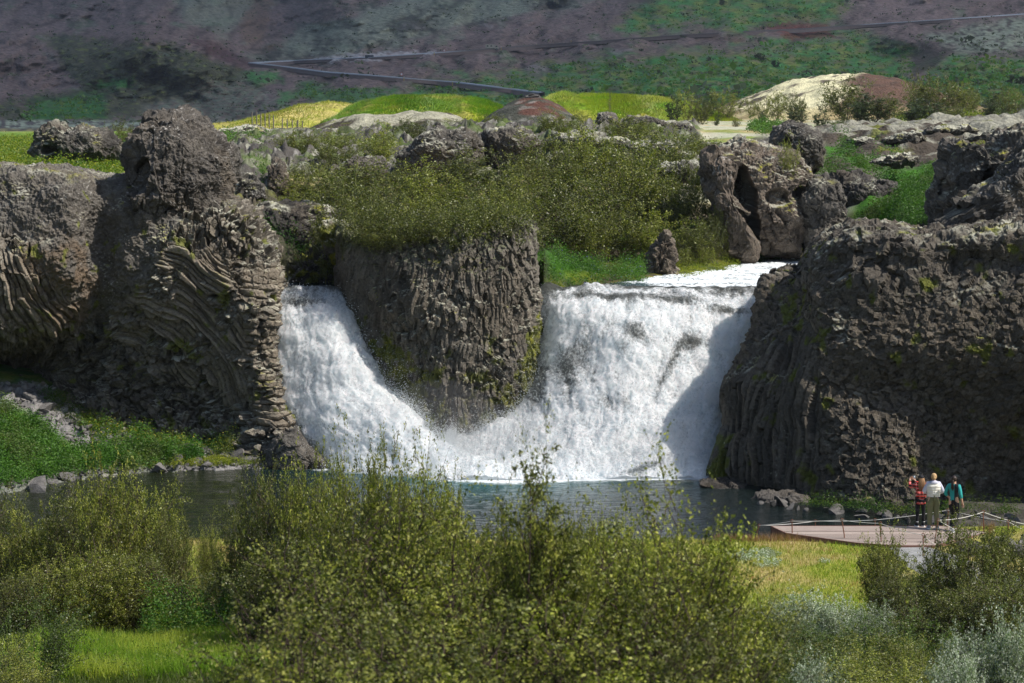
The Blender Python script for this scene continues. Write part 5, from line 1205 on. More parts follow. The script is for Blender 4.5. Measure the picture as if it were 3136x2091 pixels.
# low trailing bushes over the top of the pillar
low_p = plant_mesh(820, 1.2, 3., 16, 13, 7, 10, .06, OLIVE, rstem=.012)
for j, (x, yt, D, wq) in enumerate([(860, 482, 87.2, 190), (950, 500, 85.9, 200), (1050, 492, 85.3, 190), (1145, 486, 85.4, 170), (890, 528, 86.0, 170)]):
    place(low_p, x, yt, D, wq, lambda X, Y: 8.15, ['low green willow scrub over the mossy left shoulder of the pillar', 'low green scrub hanging over the middle of the pillar top', 'low green scrub on the pillar top under the thicket', 'low green scrub at the right end of the pillar top', 'smallest trailing bush on the front lip of the pillar'][j], None, hmin=.8, hmax=1.7, rz=j)
for j, (x, yt, D, wq, lb) in enumerate([(655, 455, 101, 120, 'bush in the shade at the top left of the gorge above the left fall'), (715, 505, 97.5, 120, 'dark bush low in the gorge above the left fall'), (775, 470, 95, 130, 'bush leaning over the gorge beside the left end of the pillar'), (640, 520, 98, 90, 'small bush between the fanned cliff and the gorge wall')]):
    place(far_p[j], x, yt, D, wq, gt, lb, None, hmin=1.2, hmax=3, rz=j)
# scattered trees and bushes on the plateau and by the hills
tree_p = [plant_mesh(830 + i, 4., [2.6, 4., 4., 3.][i], [8, 9, 11, 9][i], 12, 7, 9, .13, [DKG, FRESH, OLIVE, DKG][i], column=False, rstem=.03) for i in range(4)]
T = [(1548, 218, 205, 32, 0, 'slim dark columnar birch standing at the end of the bright grass bank'), (1573, 207, 222, 42, 1, 'ragged birch just behind the slim columnar one'), (1605, 222, 182, 46, 2, 'tall loose birch in front of the tan field, left of the lichen hill'), (1627, 208, 232, 26, 0, 'narrow little birch between two larger ones at the field edge'),
     (1660, 206, 232, 64, 1, 'wide pale green bush at the left foot of the lichen hill'), (1642, 262, 175, 17, 0, 'tiny dark conical bush alone in the tan field'), (1688, 268, 172, 15, 2, 'tiny olive bush low in the tan field'), (1722, 225, 260, 26, 1, 'small bush on the lower left skirt of the lichen hill'), (1752, 222, 248, 24, 1, 'small sapling on the slope of the lichen hill'),
     (1782, 210, 240, 52, 1, 'broad pale birch halfway along the lichen hill'), (1750, 253, 200, 21, 0, 'little dark bush below the broad pale birch'), (1822, 215, 232, 46, 2, 'upright birch in the middle of the lichen slope'), (1832, 243, 200, 40, 0, 'dark low birch in front of the upright one'),
     (1940, 180, 216, 92, 2, 'large birch with a leaning top in front of the red scree'), (1968, 215, 208, 60, 0, 'dark bushy birch at the right foot of the large leaning birch'), (2003, 217, 205, 76, 0, 'dark broad birch below the red scree, left one of the dark clump'), (2036, 214, 206, 72, 2, 'olive birch in the middle of the dark clump'), (2085, 226, 200, 72, 0, 'dark birch at the right end of the dark clump'),
     (1886, 242, 152, 32, 0, 'dark narrow birch on the rim above the small cave'), (1922, 268, 155, 42, 2, 'thin grey-green bush beside the dark narrow birch'), (2100, 174, 226, 52, 2, 'pointed birch at the left of the tall group on the right skyline'), (2147, 177, 222, 90, 2, 'biggest rounded birch of the group on the right'), (2195, 198, 224, 60, 1, 'lighter birch right of the biggest rounded one'),
     (2216, 193, 226, 50, 2, 'slender-topped birch near the end of the right group'), (2138, 226, 188, 66, 0, 'dark birch standing in front of the biggest rounded one'), (2190, 242, 180, 50, 2, 'low olive bush before the right group of birches'), (2264, 215, 190, 52, 0, 'dark birch apart from the group near the right edge'), (2308, 203, 200, 62, 2, 'tall birch close to the right edge of the plateau'),
     (2304, 245, 170, 27, 0, 'tiny conical bush beside the silver patch on the right'), (2350, 236, 170, 30, 0, 'dark bush cut by the right edge of the plateau'), (1980, 286, 146, 30, 1, 'small shrub on the brow above the green gully'), (2006, 288, 146, 26, 2, 'smaller shrub right next to it on the brow'),
     (285, 278, 122, 52, 2, 'yellow-green bush between the meadow boulder and the pinnacle'), (1325, 258, 170, 32, 2, 'small bush on the lava ridge right of the red mound'), (1135, 258, 175, 40, 2, 'loose bush at the left foot of the red mound'), (1060, 270, 165, 80, 2, 'low spreading bush under the green mound'), (1240, 290, 150, 50, 2, 'round bush on the lava below the red mound'),
     (1470, 288, 142, 70, 2, 'spreading bush right of the small rock tower'), (1130, 285, 150, 46, 1, 'bush on the lava left of the red mound foot'), (905, 318, 140, 100, 0, 'dark wiry shrub on the lava left of the big crag')]
for j, (x, yt, D, wq, i, lb) in enumerate(T):
    place(tree_p[i], x, yt + 4, D, wq * 1.3, gt, lb, 'birches scattered over the plateau', name='birch_tree' if wq > 40 else 'birch_bush', cat='tree' if wq > 40 else 'shrub', hmin=.7, hmax=8, rz=j * 2.1)
thin = plant_mesh(840, 4., 1.6, 2, 14, 3, 3, .07, OLIVE, column=True, rstem=.035)
place(thin, 1397, 208, 200, 34, gt, 'thin almost bare young tree on the bright grass bank', None, name='birch_tree', cat='tree', hmax=8)
roundp = plant_mesh(841, 1.6, 2., 12, 12, 7, 10, .045, FRESH, rstem=.015)
place(roundp, 1818, 335, 103.8, 62, lambda X, Y: 9.8, 'bright yellow-green bush growing on top of the rock arch', None, hmin=.8, hmax=1.8)
place(roundp, 1560, 575, 98.5, 60, gt, 'small leafy birch at the river edge beside the columnar rock', None, hmin=1., hmax=3)
place(roundp, 1610, 560, 100, 70, gt, 'leafy birch with a pale trunk on the mossy river bank', None, hmin=1., hmax=3)
place(roundp, 1655, 480, 102.3, 50, gt, 'small bush growing against the left leg of the arch', None, hmin=1., hmax=3)
# far shrubs dotted over the mountain side
bush_far = plant_mesh(842, 2., 3., 8, 8, 4, 6, .3, DKG, rstem=.02)
for j, (x, y, w_, lb) in enumerate([(1782, 155, 22, 'dark round bush on the green mountain slope'), (1745, 140, 24, 'dark low bush left of the round one on the green slope'), (2056, 188, 22, 'dark bush at the foot of the far gully'), (2318, 190, 24, 'dark bush on the far green slope at the right'), (2345, 195, 26, 'dark bush at the right end of the far green slope'), (1660, 12, 20, 'solitary dark bush high on the mountain'), (1722, 170, 10, 'tiny dark bush below the pair on the green slope')]):
    D = float(mountD(x, y)[0]); p = P(x, y, D); o = thing('shrub', lb, 'shrub', p, j, 'shrubs dotted over the mountain side'); s_ = w_ / F * D / 3.; o.scale = (s_, s_, s_)
    link('crown', bush_far[0], o); link('stem', bush_far[1], o)

def scrub(n, polys, pal, size, seed, name, label):
    rng = np.random.default_rng(seed); x = rng.uniform(-200, 2560, n * 6); y = rng.uniform(-20, 285, n * 6); nz_ = fbm(np.stack([x / 45, y / 20, 0 * x], -1), 4, seed)
    ok = nz_ > .05 if polys is None else (np.any([inpoly(x, y, p_) for p_ in polys], 0) & (nz_ > -.1))
    x, y = x[ok][:n], y[ok][:n]; D = mountD(x, y) - 1.; p = P(x, y, D); k = 7
    s_ = size * np.exp(rng.normal(0, .45, len(x))); pp = np.repeat(p, k, 0) + rng.normal(0, 1, (len(x) * k, 3)) * np.repeat(s_, k)[:, None] * np.array([.6, .6, .22]) + np.array([0, 0, .3]) * np.repeat(s_, k)[:, None]
    col = np.repeat(mix(pal[0][None], pal[1][None], rng.random(len(x))), k, 0) * (.7 + .6 * rng.random(len(pp)))[:, None]
    V, Fc, c = leaf_quads(pp, 1., rng, col, up=.8, aspect=.8); sc_ = np.repeat(np.repeat(s_, k), 4)[:, None]; ctr_ = np.repeat(pp, 4, 0); V = ctr_ + (V - ctr_) * sc_ * .9
    link(name, mesh_np(name, V, Fc, M_HERB, c, smooth=False), kind='stuff', label=label)
scrub(5200, [GREEN1, GREEN2, [(700, 195), (900, 205), (1000, 225), (1000, 250), (800, 250), (680, 220)], [(60, 240), (240, 215), (240, 270), (60, 280)]], (np.array([.06, .20, .045]), np.array([.20, .25, .05])), .9, 95, 'mountain_scrub', 'low green scrub and grass tussocks spread over the mountain side')
scrub(3800, None, (np.array([.05, .06, .035]), np.array([.26, .27, .20])), .9, 96, 'mountain_tussocks', 'grey-green moss tussocks and stones spread over the mountain side')
# ---------------------------------------------------------------- herbs, lupins and grass (nobody could count them)
def clumps(pts, n_each, h, rad, ls, pal, seed, name, label, mat=None, flower=None):
    rng = np.random.default_rng(seed); n = len(pts); big = fbm(pts * .9, 3, seed + 70)
    keep = (big + .35 * rng.random(n)) > -.12; pts = pts[keep]; big = big[keep]; n = len(pts)
    p = np.repeat(pts, n_each, 0); hh = np.repeat(h * (.35 + .8 * rng.random(n)) * (1 + 1.6 * np.clip(big, -.3, .6)), n_each)
    u = rng.random(len(p)); an = rng.random(len(p)) * 6.283; r = rad * np.sqrt(rng.random(len(p))) * (1 - .35 * u)
    p = p + np.stack([r * np.cos(an), r * np.sin(an), hh * u * (1 - .5 * (r / rad) ** 2)], -1)
    lv = np.repeat(np.clip(.5 * rng.random(n) + .25 + 1.3 * fbm(pts * .45, 3, seed + 71), 0, 1), n_each)
    col = mix(pal[0][None], pal[1][None], np.clip(lv * .8 + .2 * u, 0, 1)); col = mix(col, pal[2][None], (rng.random(len(p)) < .35) * .8); dull = np.repeat(sstep(.1, .35, fbm(pts * .6 + 40, 3, seed + 72)), n_each); col = mix(col, np.array([.13, .13, .05]), dull * .55)
    if flower is not None: m_ = rng.random(len(p)) < flower[1]; col[m_] = flower[0]
    V, Fc, c = leaf_quads(p, ls, rng, col * (.8 + .4 * rng.random(len(p)))[:, None], aspect=.45)
    return link(name, mesh_np(name, V, Fc, mat or M_HERB, c, smooth=False), kind='stuff', label=label)
LUP = [np.array([.045, .12, .016]), np.array([.095, .19, .03]), np.array([.028, .075, .012])]
YEL = [np.array([.17, .21, .02]), np.array([.30, .30, .03]), np.array([.09, .14, .02])]
def pick(fn, poly, n, Drange, seed, sample=90000, soft=14):
    rng = np.random.default_rng(seed)
    xs_ = [p[0] for p in poly]; x = rng.uniform(min(xs_), max(xs_), sample); D = rng.uniform(*Drange, sample)
    X = (x - CX) / F * D; z = fn(X, D); V = np.stack([X, D, z], -1); qx, qy = proj(V)
    s = sdist(qx, qy, poly) + soft * 1.2 * fbm(V * .5, 3, seed)
    V = V[s > 0]; return V[:n]
clumps(pick(terrain, [(1225, 600), (1300, 585), (1480, 600), (1485, 660), (1240, 665)], 900, (88.5, 97), 1), 26, .75, .3, .075, LUP, 2, 'lupins', 'dense bright green lupins along the river bank right of the pillar', flower=(np.array([.12, .10, .35]), .02))
clumps(pick(terrain, [(1730, 570), (1785, 560), (1790, 600), (1735, 605)], 120, (100, 106), 3), 24, .8, .3, .08, LUP, 4, 'lupins', 'small green lupin patch at the mouth of the cave arch')
clumps(pick(terrain, [(1970, 500), (2040, 470), (2100, 430), (2165, 385), (2170, 545), (1990, 545)], 2400, (97, 126), 5), 24, .8, .42, .10, LUP, 6, 'lupins', 'sheet of green lupins filling the gully on the right')
clumps(pick(terrain, [(2040, 262), (2120, 246), (2330, 246), (2330, 268), (2060, 276)], 900, (175, 240), 101), 14, .7, .6, .2, [LUP[0], YEL[0], YEL[1]], 102, 'meadow_herbs', 'bright green herbs under the birches on the right plateau')
clumps(pick(terrain, [(2180, 330), (2260, 318), (2330, 300), (2300, 330), (2200, 350)], 200, (100, 140), 103), 18, .5, .4, .09, YEL, 104, 'meadow_herbs', 'yellow-green grass on top of the right rock wall')
clumps(pick(terrain, [(1880, 385), (1940, 345), (1900, 310), (1940, 300), (1960, 345), (2000, 380), (1960, 420), (1880, 430)], 420, (108, 150), 7), 22, .8, .42, .11, LUP, 8, 'lupins', 'trail of green lupins coming down between the cave rock and the slope')
clumps(pick(terrain, [(1960, 400), (2000, 370), (2040, 330), (2090, 330), (2060, 370), (2080, 420), (2000, 420)], 420, (105, 150), 9), 22, .7, .42, .11, LUP, 10, 'lupins', 'tongue of green lupins on the dark slope at the right')
clumps(pick(terrain, [(1720, 300), (1780, 272), (1850, 268), (1830, 288), (1760, 310)], 400, (130, 175), 11), 22, .7, .45, .13, LUP, 12, 'lupins', 'green patch on the rim above the rock arch')
clumps(pick(terrain, [(-60, 325), (120, 320), (300, 375), (300, 405), (150, 400), (-60, 395)], 3600, (92, 170), 13, 120000), 16, .5, .5, .12, [LUP[0], YEL[0], YEL[1]], 14, 'meadow_herbs', 'bright green meadow of lupins and grass round the left boulder')
clumps(pick(terrain, [(500, 310), (560, 300), (620, 320), (560, 340), (500, 330)], 500, (120, 200), 15), 16, .6, .5, .14, LUP, 16, 'lupins', 'green lupins on the slope right of the pinnacle')
clumps(pick(terrain, [(560, 370), (610, 355), (620, 440), (600, 470), (560, 440)], 200, (100, 130), 17), 16, .5, .4, .1, LUP, 18, 'lupins', 'green plants between the ledges right of the pinnacle')
clumps(pick(terrain, [(610, 520), (700, 500), (760, 520), (740, 600), (650, 610), (600, 560)], 800, (92, 104), 19), 22, .8, .35, .09, [LUP[2], LUP[0] * .8, LUP[2]], 20, 'herbs', 'deep green growth in the shaded gorge behind the left fall')
clumps(pick(terrain, [(1535, 600), (1700, 590), (1690, 625), (1560, 640)], 350, (95, 104), 21), 18, .35, .3, .06, YEL, 22, 'moss', 'yellow-green moss and herbs on the river edge below the bushes')
clumps(pick(lambda X, Y: 8.45 + 0 * X, [(790, 500), (870, 505), (900, 560), (1210, 520), (1210, 560), (1000, 575), (920, 600), (850, 560)], 900, (85.2, 90), 23), 16, .3, .3, .05, [MOSS * 1.2, MOSSY, np.array([.10, .06, .02])], 24, 'moss', 'golden moss and low heath along the rim of the pillar')
# left bank herbs
def bankpick(poly, n, seed, soft=14):
    rng = np.random.default_rng(seed); i = rng.choice(len(BANK_V), min(len(BANK_V), 200000), replace=True)
    s = sdist(BANK_q[0][i], BANK_q[1][i], poly) + soft * fbm(BANK_V[i] * .7, 3, seed); i = i[(s > 0) & (BANK_V[i, 2] > .12)]
    return BANK_V[i][:n]
clumps(bankpick([(-80, 935), (40, 940), (100, 985), (150, 1030), (300, 1040), (450, 1050), (460, 1062), (380, 1070), (330, 1090), (200, 1100), (80, 1120), (-80, 1150)], 3400, 30), 26, .75, .36, .085, [LUP[0], LUP[1], LUP[2]], 31, 'bank_herbs', 'lush green herbs covering the bank below the left cliff')
clumps(bankpick([(180, 985), (260, 985), (420, 1020), (470, 1045), (330, 1045), (230, 1020)], 420, 32), 24, .6, .3, .08, [LUP[0], YEL[0], LUP[1]], 33, 'bank_herbs', 'green and yellow angelica among the scree stones', flower=(np.array([.45, .38, .03]), .12))
clumps(bankpick([(90, 900), (150, 905), (200, 950), (240, 985), (180, 980), (110, 940)], 260, 34), 22, .4, .28, .06, [LUP[0], MOSS, LUP[2]], 35, 'bank_herbs', 'green patch at the top of the scree under the cave')
clumps(bankpick([(470, 985), (530, 980), (545, 1050), (490, 1055)], 240, 36), 24, .8, .3, .06, [LUP[2], LUP[0], YEL[0]], 37, 'bank_herbs', 'dark green plants in the hollow of the left cliff foot', flower=(np.array([.45, .38, .03]), .06))
clumps(bankpick([(280, 1068), (450, 1060), (620, 1055), (600, 1075), (420, 1085), (290, 1092)], 900, 38, 8), 18, .22, .25, .05, YEL, 39, 'shore_grass', 'yellow-green grass between the shore stones')
# foot of the right cliff
rgz = lambda X, Y: np.maximum(gz(X, Y), .05)
rr_ = np.random.default_rng(40); xx = rr_.uniform(1850, 2352, 260); DD = np.interp(xx, [1690, 1860, 2040, 2352], [77.2, 74.4, 73.2, 71.8]) - rr_.random(260) * .9
clumps(np.stack([(xx - CX) / F * DD, DD, rgz((xx - CX) / F * DD, DD) + .1], -1), 22, .5, .3, .06, [LUP[2], YEL[0] * .7, LUP[0]], 41, 'herbs', 'green herbs among the stones under the right cliff')

def blades(pts, h, w, col, seed, name, label, lean=.35):
    rng = np.random.default_rng(seed); n = len(pts)
    a = rng.random(n) * 6.283; b = np.stack([np.cos(a), np.sin(a), 0 * a], -1) * (w * (.6 + .8 * rng.random(n)))[:, None]
    hh = (h * (.5 + rng.random(n)))[:, None]; tip = pts + np.concatenate([rng.normal(0, lean, (n, 2)) * hh, hh], 1)
    V = np.stack([pts - b, pts + b, tip], 1).reshape(-1, 3)
    return link(name, mesh_np(name, V, np.arange(3 * n).reshape(-1, 3), M_HERB, np.repeat(col, 3, 0), smooth=False), kind='stuff', label=label)
def gpts(n, x0, x1, D0, D1, seed):
    rng = np.random.default_rng(seed); D = rng.uniform(D0, D1, n); x = rng.uniform(x0, x1, n); X = (x - CX) / F * D
    V = np.stack([X, D, gz(X, D)], -1); return V
LAWN_EX = [P(x, y, DZ(y, .72))[:2] for x, y in [(1765, 1204), (2155, 1204), (2275, 1222), (2250, 1260), (2200, 1340), (2060, 1330), (2040, 1252), (1965, 1249), (1800, 1230)]]
def lawncol(V, seed):
    rng = np.random.default_rng(seed); n = fbm(V * .5, 4, 280); n2 = fbm(V * 1.7 + 5, 3, seed)
    c = mix(np.array([.20, .25, .03]), np.array([.36, .29, .11]), sstep(-.1, .3, n + .3 * (rng.random(len(V)) - .5))); c = mix(c, np.array([.33, .17, .10]), ((n2 > .22) & (rng.random(len(V)) < .5)) * .8)
    return c * (.7 + .6 * rng.random(len(V)))[:, None]
V = gpts(110000, -200, 2500, 53, 66.3, 50); V = V[sdist(V[:, 0], V[:, 1], LAWN_EX) < 0]; blades(V, .10, .010, lawncol(V, 51), 52, 'lawn_grass', 'short yellow-green grass of the lawn before the pool')
V = gpts(9000, 1650, 2300, 65.0, 66.4, 53); V = V[sdist(V[:, 0], V[:, 1], LAWN_EX) < 0]; blades(V, .22, .007, np.tile([.30, .17, .10], (len(V), 1)), 54, 'dry_grass', 'reddish seed heads of grass along the pool edge')
V = gpts(45000, 60, 640, 36.5, 43.5, 55); n = fbm(V * .8, 3, 56); rng = np.random.default_rng(57)
blades(V, .30, .012, mix(np.array([.13, .22, .02]), np.array([.30, .33, .05]), sstep(-.2, .3, n + .4 * (rng.random(len(V)) - .5))) * (.7 + .6 * rng.random(len(V)))[:, None], 58, 'tall_grass', 'tall yellow-green herbs at the lower left', .25)
clumps(gpts(1400, 60, 640, 36.5, 43, 59), 26, .4, .22, .045, [np.array([.13, .22, .02]), np.array([.28, .32, .05]), np.array([.08, .17, .02])], 60, 'tall_herbs', 'soft light green herbs mixed into the tall grass at the lower left')
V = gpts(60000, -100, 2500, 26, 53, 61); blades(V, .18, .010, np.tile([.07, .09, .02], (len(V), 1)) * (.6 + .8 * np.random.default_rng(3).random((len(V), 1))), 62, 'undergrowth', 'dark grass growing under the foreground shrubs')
# bright bushy herb clump (angelica / young willow) in front of the left shrubs
clumps(gpts(420, 320, 600, 42.6, 45, 63), 60, 1.0, .26, .055, [LUP[0] * 1.2, LUP[1] * 1.3, YEL[0]], 64, 'herbs', 'bright green feathery plants in front of the left shrubs')
# silver-leaved creeping willow in the lawn
xs_ = np.random.default_rng(65); pp = []
for (cx_, cy_, rx, ry, n) in [(1745, 1275, 55, 12, 120), (1770, 1298, 30, 8, 50), (1705, 1285, 20, 6, 25), (1905, 1290, 12, 4, 10)]:
    a = xs_.random(n) * 6.283; r = np.sqrt(xs_.random(n)); x = cx_ + rx * r * np.cos(a); y = cy_ + ry * r * np.sin(a); D = DZ(y, .75); pp.append(np.stack([(x - CX) / F * D, D, 0 * x + .74], -1))
clumps(np.concatenate(pp), 22, .16, .14, .05, SILV, 66, 'creeping_willow', 'silver-leaved creeping willow mat in the lawn', M_SILVER)

# ---------------------------------------------------------------- foreground shrubs
mid_p = [plant_mesh(850 + i, 3.2, 3.4, 24, 14, 8, 13, .062, [FRESH, OLIVE, FRESH, OLIVE][i], rstem=.028) for i in range(4)]
FG = [(-5, 1150, 52, 130, 1, 'birch shrub cut by the left edge of the picture at the pool side'), (70, 1185, 51, 140, 0, 'birch shrub second from the left edge, in front of the round boulder'), (150, 1140, 50.5, 150, 1, 'birch shrub in the left group with a rounded crown'), (238, 1078, 49, 130, 0, 'birch shrub with the tall thin pointed top in the left group'), (325, 1125, 50, 150, 2, 'birch shrub with twin tops at the right of the left group'), (385, 1190, 49, 90, 3, 'lower birch shrub at the right end of the left group'),
      (20, 1330, 45, 150, 3, 'low olive shrub at the left edge below the tall group'), (110, 1290, 45.5, 180, 0, 'wide shrub in the second row of the left group'), (220, 1275, 46, 170, 2, 'shrub under the pointed one in the second row'), (320, 1280, 46.5, 160, 1, 'shrub beneath the twin-topped one in the second row'), (430, 1330, 46, 170, 1, 'low spreading shrub beside the gap with tan grass'), (520, 1300, 48, 130, 3, 'low shrub filling the gap left of the centre group'),
      (470, 1215, 55, 60, 2, 'small sapling against the pool in the gap between the groups'), (545, 1185, 45, 110, 1, 'outer left shrub of the centre group'), (620, 1085, 44, 150, 3, 'tall dark shrub of the centre group left of the waterfall foot'), (700, 1078, 43, 150, 0, 'tall light shrub in the middle of the centre group'), (600, 1270, 41, 190, 1, 'dense lower shrub of the centre group'), (720, 1240, 40, 190, 3, 'dark lower shrub behind the blurred branches'),
      (800, 1062, 41, 150, 2, 'yellow-green shrub under the left waterfall foot'), (880, 1055, 39, 150, 0, 'bright shrub with a ragged top in front of the falls'), (965, 1085, 38, 150, 2, 'shrub with long arching twigs in front of the falls'), (1030, 1125, 40, 90, 0, 'outermost right shrub of the centre group against the pool'), (1105, 1228, 46, 100, 3, 'small birch with a bare visible trunk between the blurred shrubs'),
      (1340, 1215, 44, 100, 1, 'shrub showing between the blurred branches by the pool'), (1400, 1190, 42, 120, 2, 'leafy shrub right of the blurred pointed branch'), (1500, 1230, 40, 140, 0, 'shrub behind the right blurred branches'), (1640, 1300, 40, 130, 3, 'shrub at the left edge of the lawn'), (1620, 1420, 36, 170, 1, 'low shrub beneath the left end of the lawn'),
      (905, 1190, 47, 120, 1, 'shrub hidden behind the bright ragged one by the pool'), (1010, 1215, 48, 120, 3, 'low shrub at the pool edge left of the bare-trunked birch'), (1190, 1240, 49, 110, 0, 'low shrub right of the bare-trunked birch by the pool'), (1270, 1225, 48, 120, 2, 'shrub at the pool edge behind the tall blurred tip'), (1450, 1235, 47, 120, 3, 'low dark shrub by the pool behind the right branches'), (1560, 1245, 48, 120, 1, 'shrub by the pool left of the lawn corner'), (1640, 1262, 50, 80, 2, 'small shrub at the pool corner of the lawn'),
      (2040, 1232, 50, 110, 0, 'upright birch shrub standing before the gravel path'), (2095, 1310, 47, 130, 1, 'lower shrub between the upright birch and the big right birch'), (2175, 1275, 45, 130, 2, 'left lobe of the big birch group by the boulders'), (2250, 1205, 44.5, 170, 3, 'biggest birch shrub at the right, in front of the boulders'), (2335, 1225, 45, 140, 1, 'birch shrub cut by the right edge in front of the path'), (2300, 1330, 41, 190, 3, 'dark lower shrub under the biggest right birch'), (2160, 1370, 41, 170, 1, 'open twiggy shrub under the left lobe of the right birch group')]
for j, (x, yt, D, wq, i, lb) in enumerate(FG):
    place(mid_p[i], x, yt, D, wq * 1.15, G1, lb, 'foreground birch shrubs', hmin=.8, hmax=6, rz=j * 1.3)
green_p = [plant_mesh(860 + i, 1.6, 2.6, 14, 12, 9, 13, .038, [GREEN, FRESH][i], rstem=.015) for i in range(2)]
for j, (x, yt, D, wq, i, lb) in enumerate([(1760, 1440, 35, 190, 1, 'leafy green shrub right of the blurred branches at the bottom'), (1880, 1462, 34, 190, 0, 'green shrub below the silver willow, left one'), (1990, 1470, 33, 180, 1, 'green shrub below the silver willow, middle one'), (2090, 1430, 34.5, 170, 0, 'grass-green shrub under the right birches'), (2150, 1500, 30, 160, 1, 'green shrub at the bottom left of the corner willow'), (1820, 1520, 28, 220, 0, 'green shrub at the bottom edge right of centre'), (2000, 1535, 27, 230, 1, 'green shrub at the bottom edge, right of the middle'), (40, 1400, 34, 190, 0, 'dark shrub in the lower left corner'), (-20, 1500, 30, 200, 1, 'shrub cut by the lower left corner'), (1650, 1500, 30, 180, 0, 'green shrub low beside the blurred branches')]):
    place(green_p[i], x, yt, D, wq * 1.5, G1, lb, None, name='green_shrub', hmin=.6, hmax=3, rz=j * 1.9)
silv_p = plant_mesh(870, 1.2, 2.4, 16, 12, 8, 11, .05, SILV, mat=M_SILVER, rstem=.02, bark=(.12, .10, .08))
for j, (x, yt, D, wq, lb) in enumerate([(1790, 1392, 46, 100, 'silver willow at the lower left corner of the lawn'), (1860, 1388, 45, 130, 'silver willow in the middle of the pale band under the lawn'), (1950, 1395, 44, 140, 'brightest silver willow of the band under the lawn'), (2020, 1410, 43, 110, 'silver willow at the right end of the band under the lawn'), (2270, 1490, 28, 170, 'silver willow filling the bottom right corner'), (2345, 1455, 28, 130, 'silver willow cut by the right edge near the bottom'), (2210, 1530, 26, 130, 'low silver willow at the bottom beside the corner one'), (1900, 1540, 27, 120, 'small silver willow at the bottom edge among green shrubs')]):
    place(silv_p, x, yt, D, wq * 1.15, G1, lb, None, name='silver_willow', hmin=.5, hmax=2, rz=j * 2.3)
# the near, out-of-focus birches
near_p = [plant_mesh(880 + i, 3., 2.6, 17, 18, 8, 10, .047, [FRESH, OLIVE, FRESH][i], mat=M_LEAFN, rstem=.022, bark=(.06, .04, .035)) for i in range(3)]
tall_p = plant_mesh(887, 3.4, 1.3, 10, 20, 9, 12, .046, OLIVE, mat=M_LEAFN, rstem=.02, spread=.55, bark=(.06, .04, .035))
for j, (x, yt, D, wq, pr, lb) in enumerate([(820, 1150, 17.5, 330, 0, 'near blurred birch branches rising left of centre'), (940, 1210, 17, 330, 2, 'near blurred birch right behind the left branches'), (700, 1340, 15, 330, 1, 'near blurred birch at the lower left of the blurred mass'), (1130, 1300, 16.5, 340, 2, 'near blurred birch in the dip of the blurred mass'), (1420, 1215, 16.5, 330, 0, 'near blurred birch right of the tall pointed one'), (1565, 1165, 16, 280, 2, 'near blurred birch with thin twigs against the pool'),
        (1020, 1420, 13.5, 420, 1, 'near blurred birch at the bottom left of centre'), (1300, 1400, 13.5, 420, 0, 'near blurred birch at the bottom centre'), (1560, 1400, 13.5, 360, 1, 'near blurred birch at the bottom right of centre'), (1660, 1330, 18, 200, 2, 'near blurred birch at the right end of the blurred mass'), (800, 1460, 12.5, 380, 2, 'lowest near blurred birch at the bottom left')]):
    place(near_p[pr], x, yt, D, wq * 1.5, G1, lb, 'near birches blurred by the lens', hmin=1.4, hmax=5, rz=j * 1.1)
place(near_p[0], 1215, 1110, 15.8, 210, G1, 'narrow blurred birch just left of the tall tip', 'near birches blurred by the lens', hmin=1.5, hmax=5, rz=2.2)
place(near_p[2], 1268, 1128, 15.6, 220, G1, 'narrow blurred birch just right of the tall tip', 'near birches blurred by the lens', hmin=1.5, hmax=5, rz=4.2)
place(tall_p, 1240, 1120, 15.5, 260, G1, 'tall slender blurred birch whose tip crosses the foot of the falls', 'near birches blurred by the lens', hmin=1.5, hmax=5, rz=.6)

def hillgrass(key, n, h, w, seed, lo=-.9, hi=.25, pal=(yg, lg, stw)):
    V, q, nu, nv = hills[key]; G = V.reshape(nu, nv, 3); rng = np.random.default_rng(seed)
    i = rng.random(n) * (nu - 2); j = (rng.uniform(lo, hi, n) * .5 + .5) * (nv - 2); a = i.astype(int); b = j.astype(int); f = (i - a)[:, None]; g = (j - b)[:, None]
    p = G[a, b] * (1 - f) * (1 - g) + G[a + 1, b] * f * (1 - g) + G[a, b + 1] * (1 - f) * g + G[a + 1, b + 1] * f * g
    nn = fbm(p * .2, 3, seed) + .5 * (rng.random(n) - .5)
    blades(p, h, w, mix(mix(pal[0], pal[1], sstep(-.3, .2, nn)), pal[2], sstep(.1, .4, fbm(p * .3 + 9, 3, seed)) * .6) * (.65 + .7 * rng.random(n))[:, None], seed, 'hill_grass', 'long wind-combed grass on the sunlit hill', .5)
hillgrass('greenA', 26000, .28, .07, 90, pal=(yg * .8, lg * .8, stw * .7)); hillgrass('greenB', 34000, .30, .07, 91, pal=(lg, yg * .9, stw * .8)); hillgrass('yellow', 16000, .28, .10, 92, pal=(stw * .8, yg * .8, stw * .7))
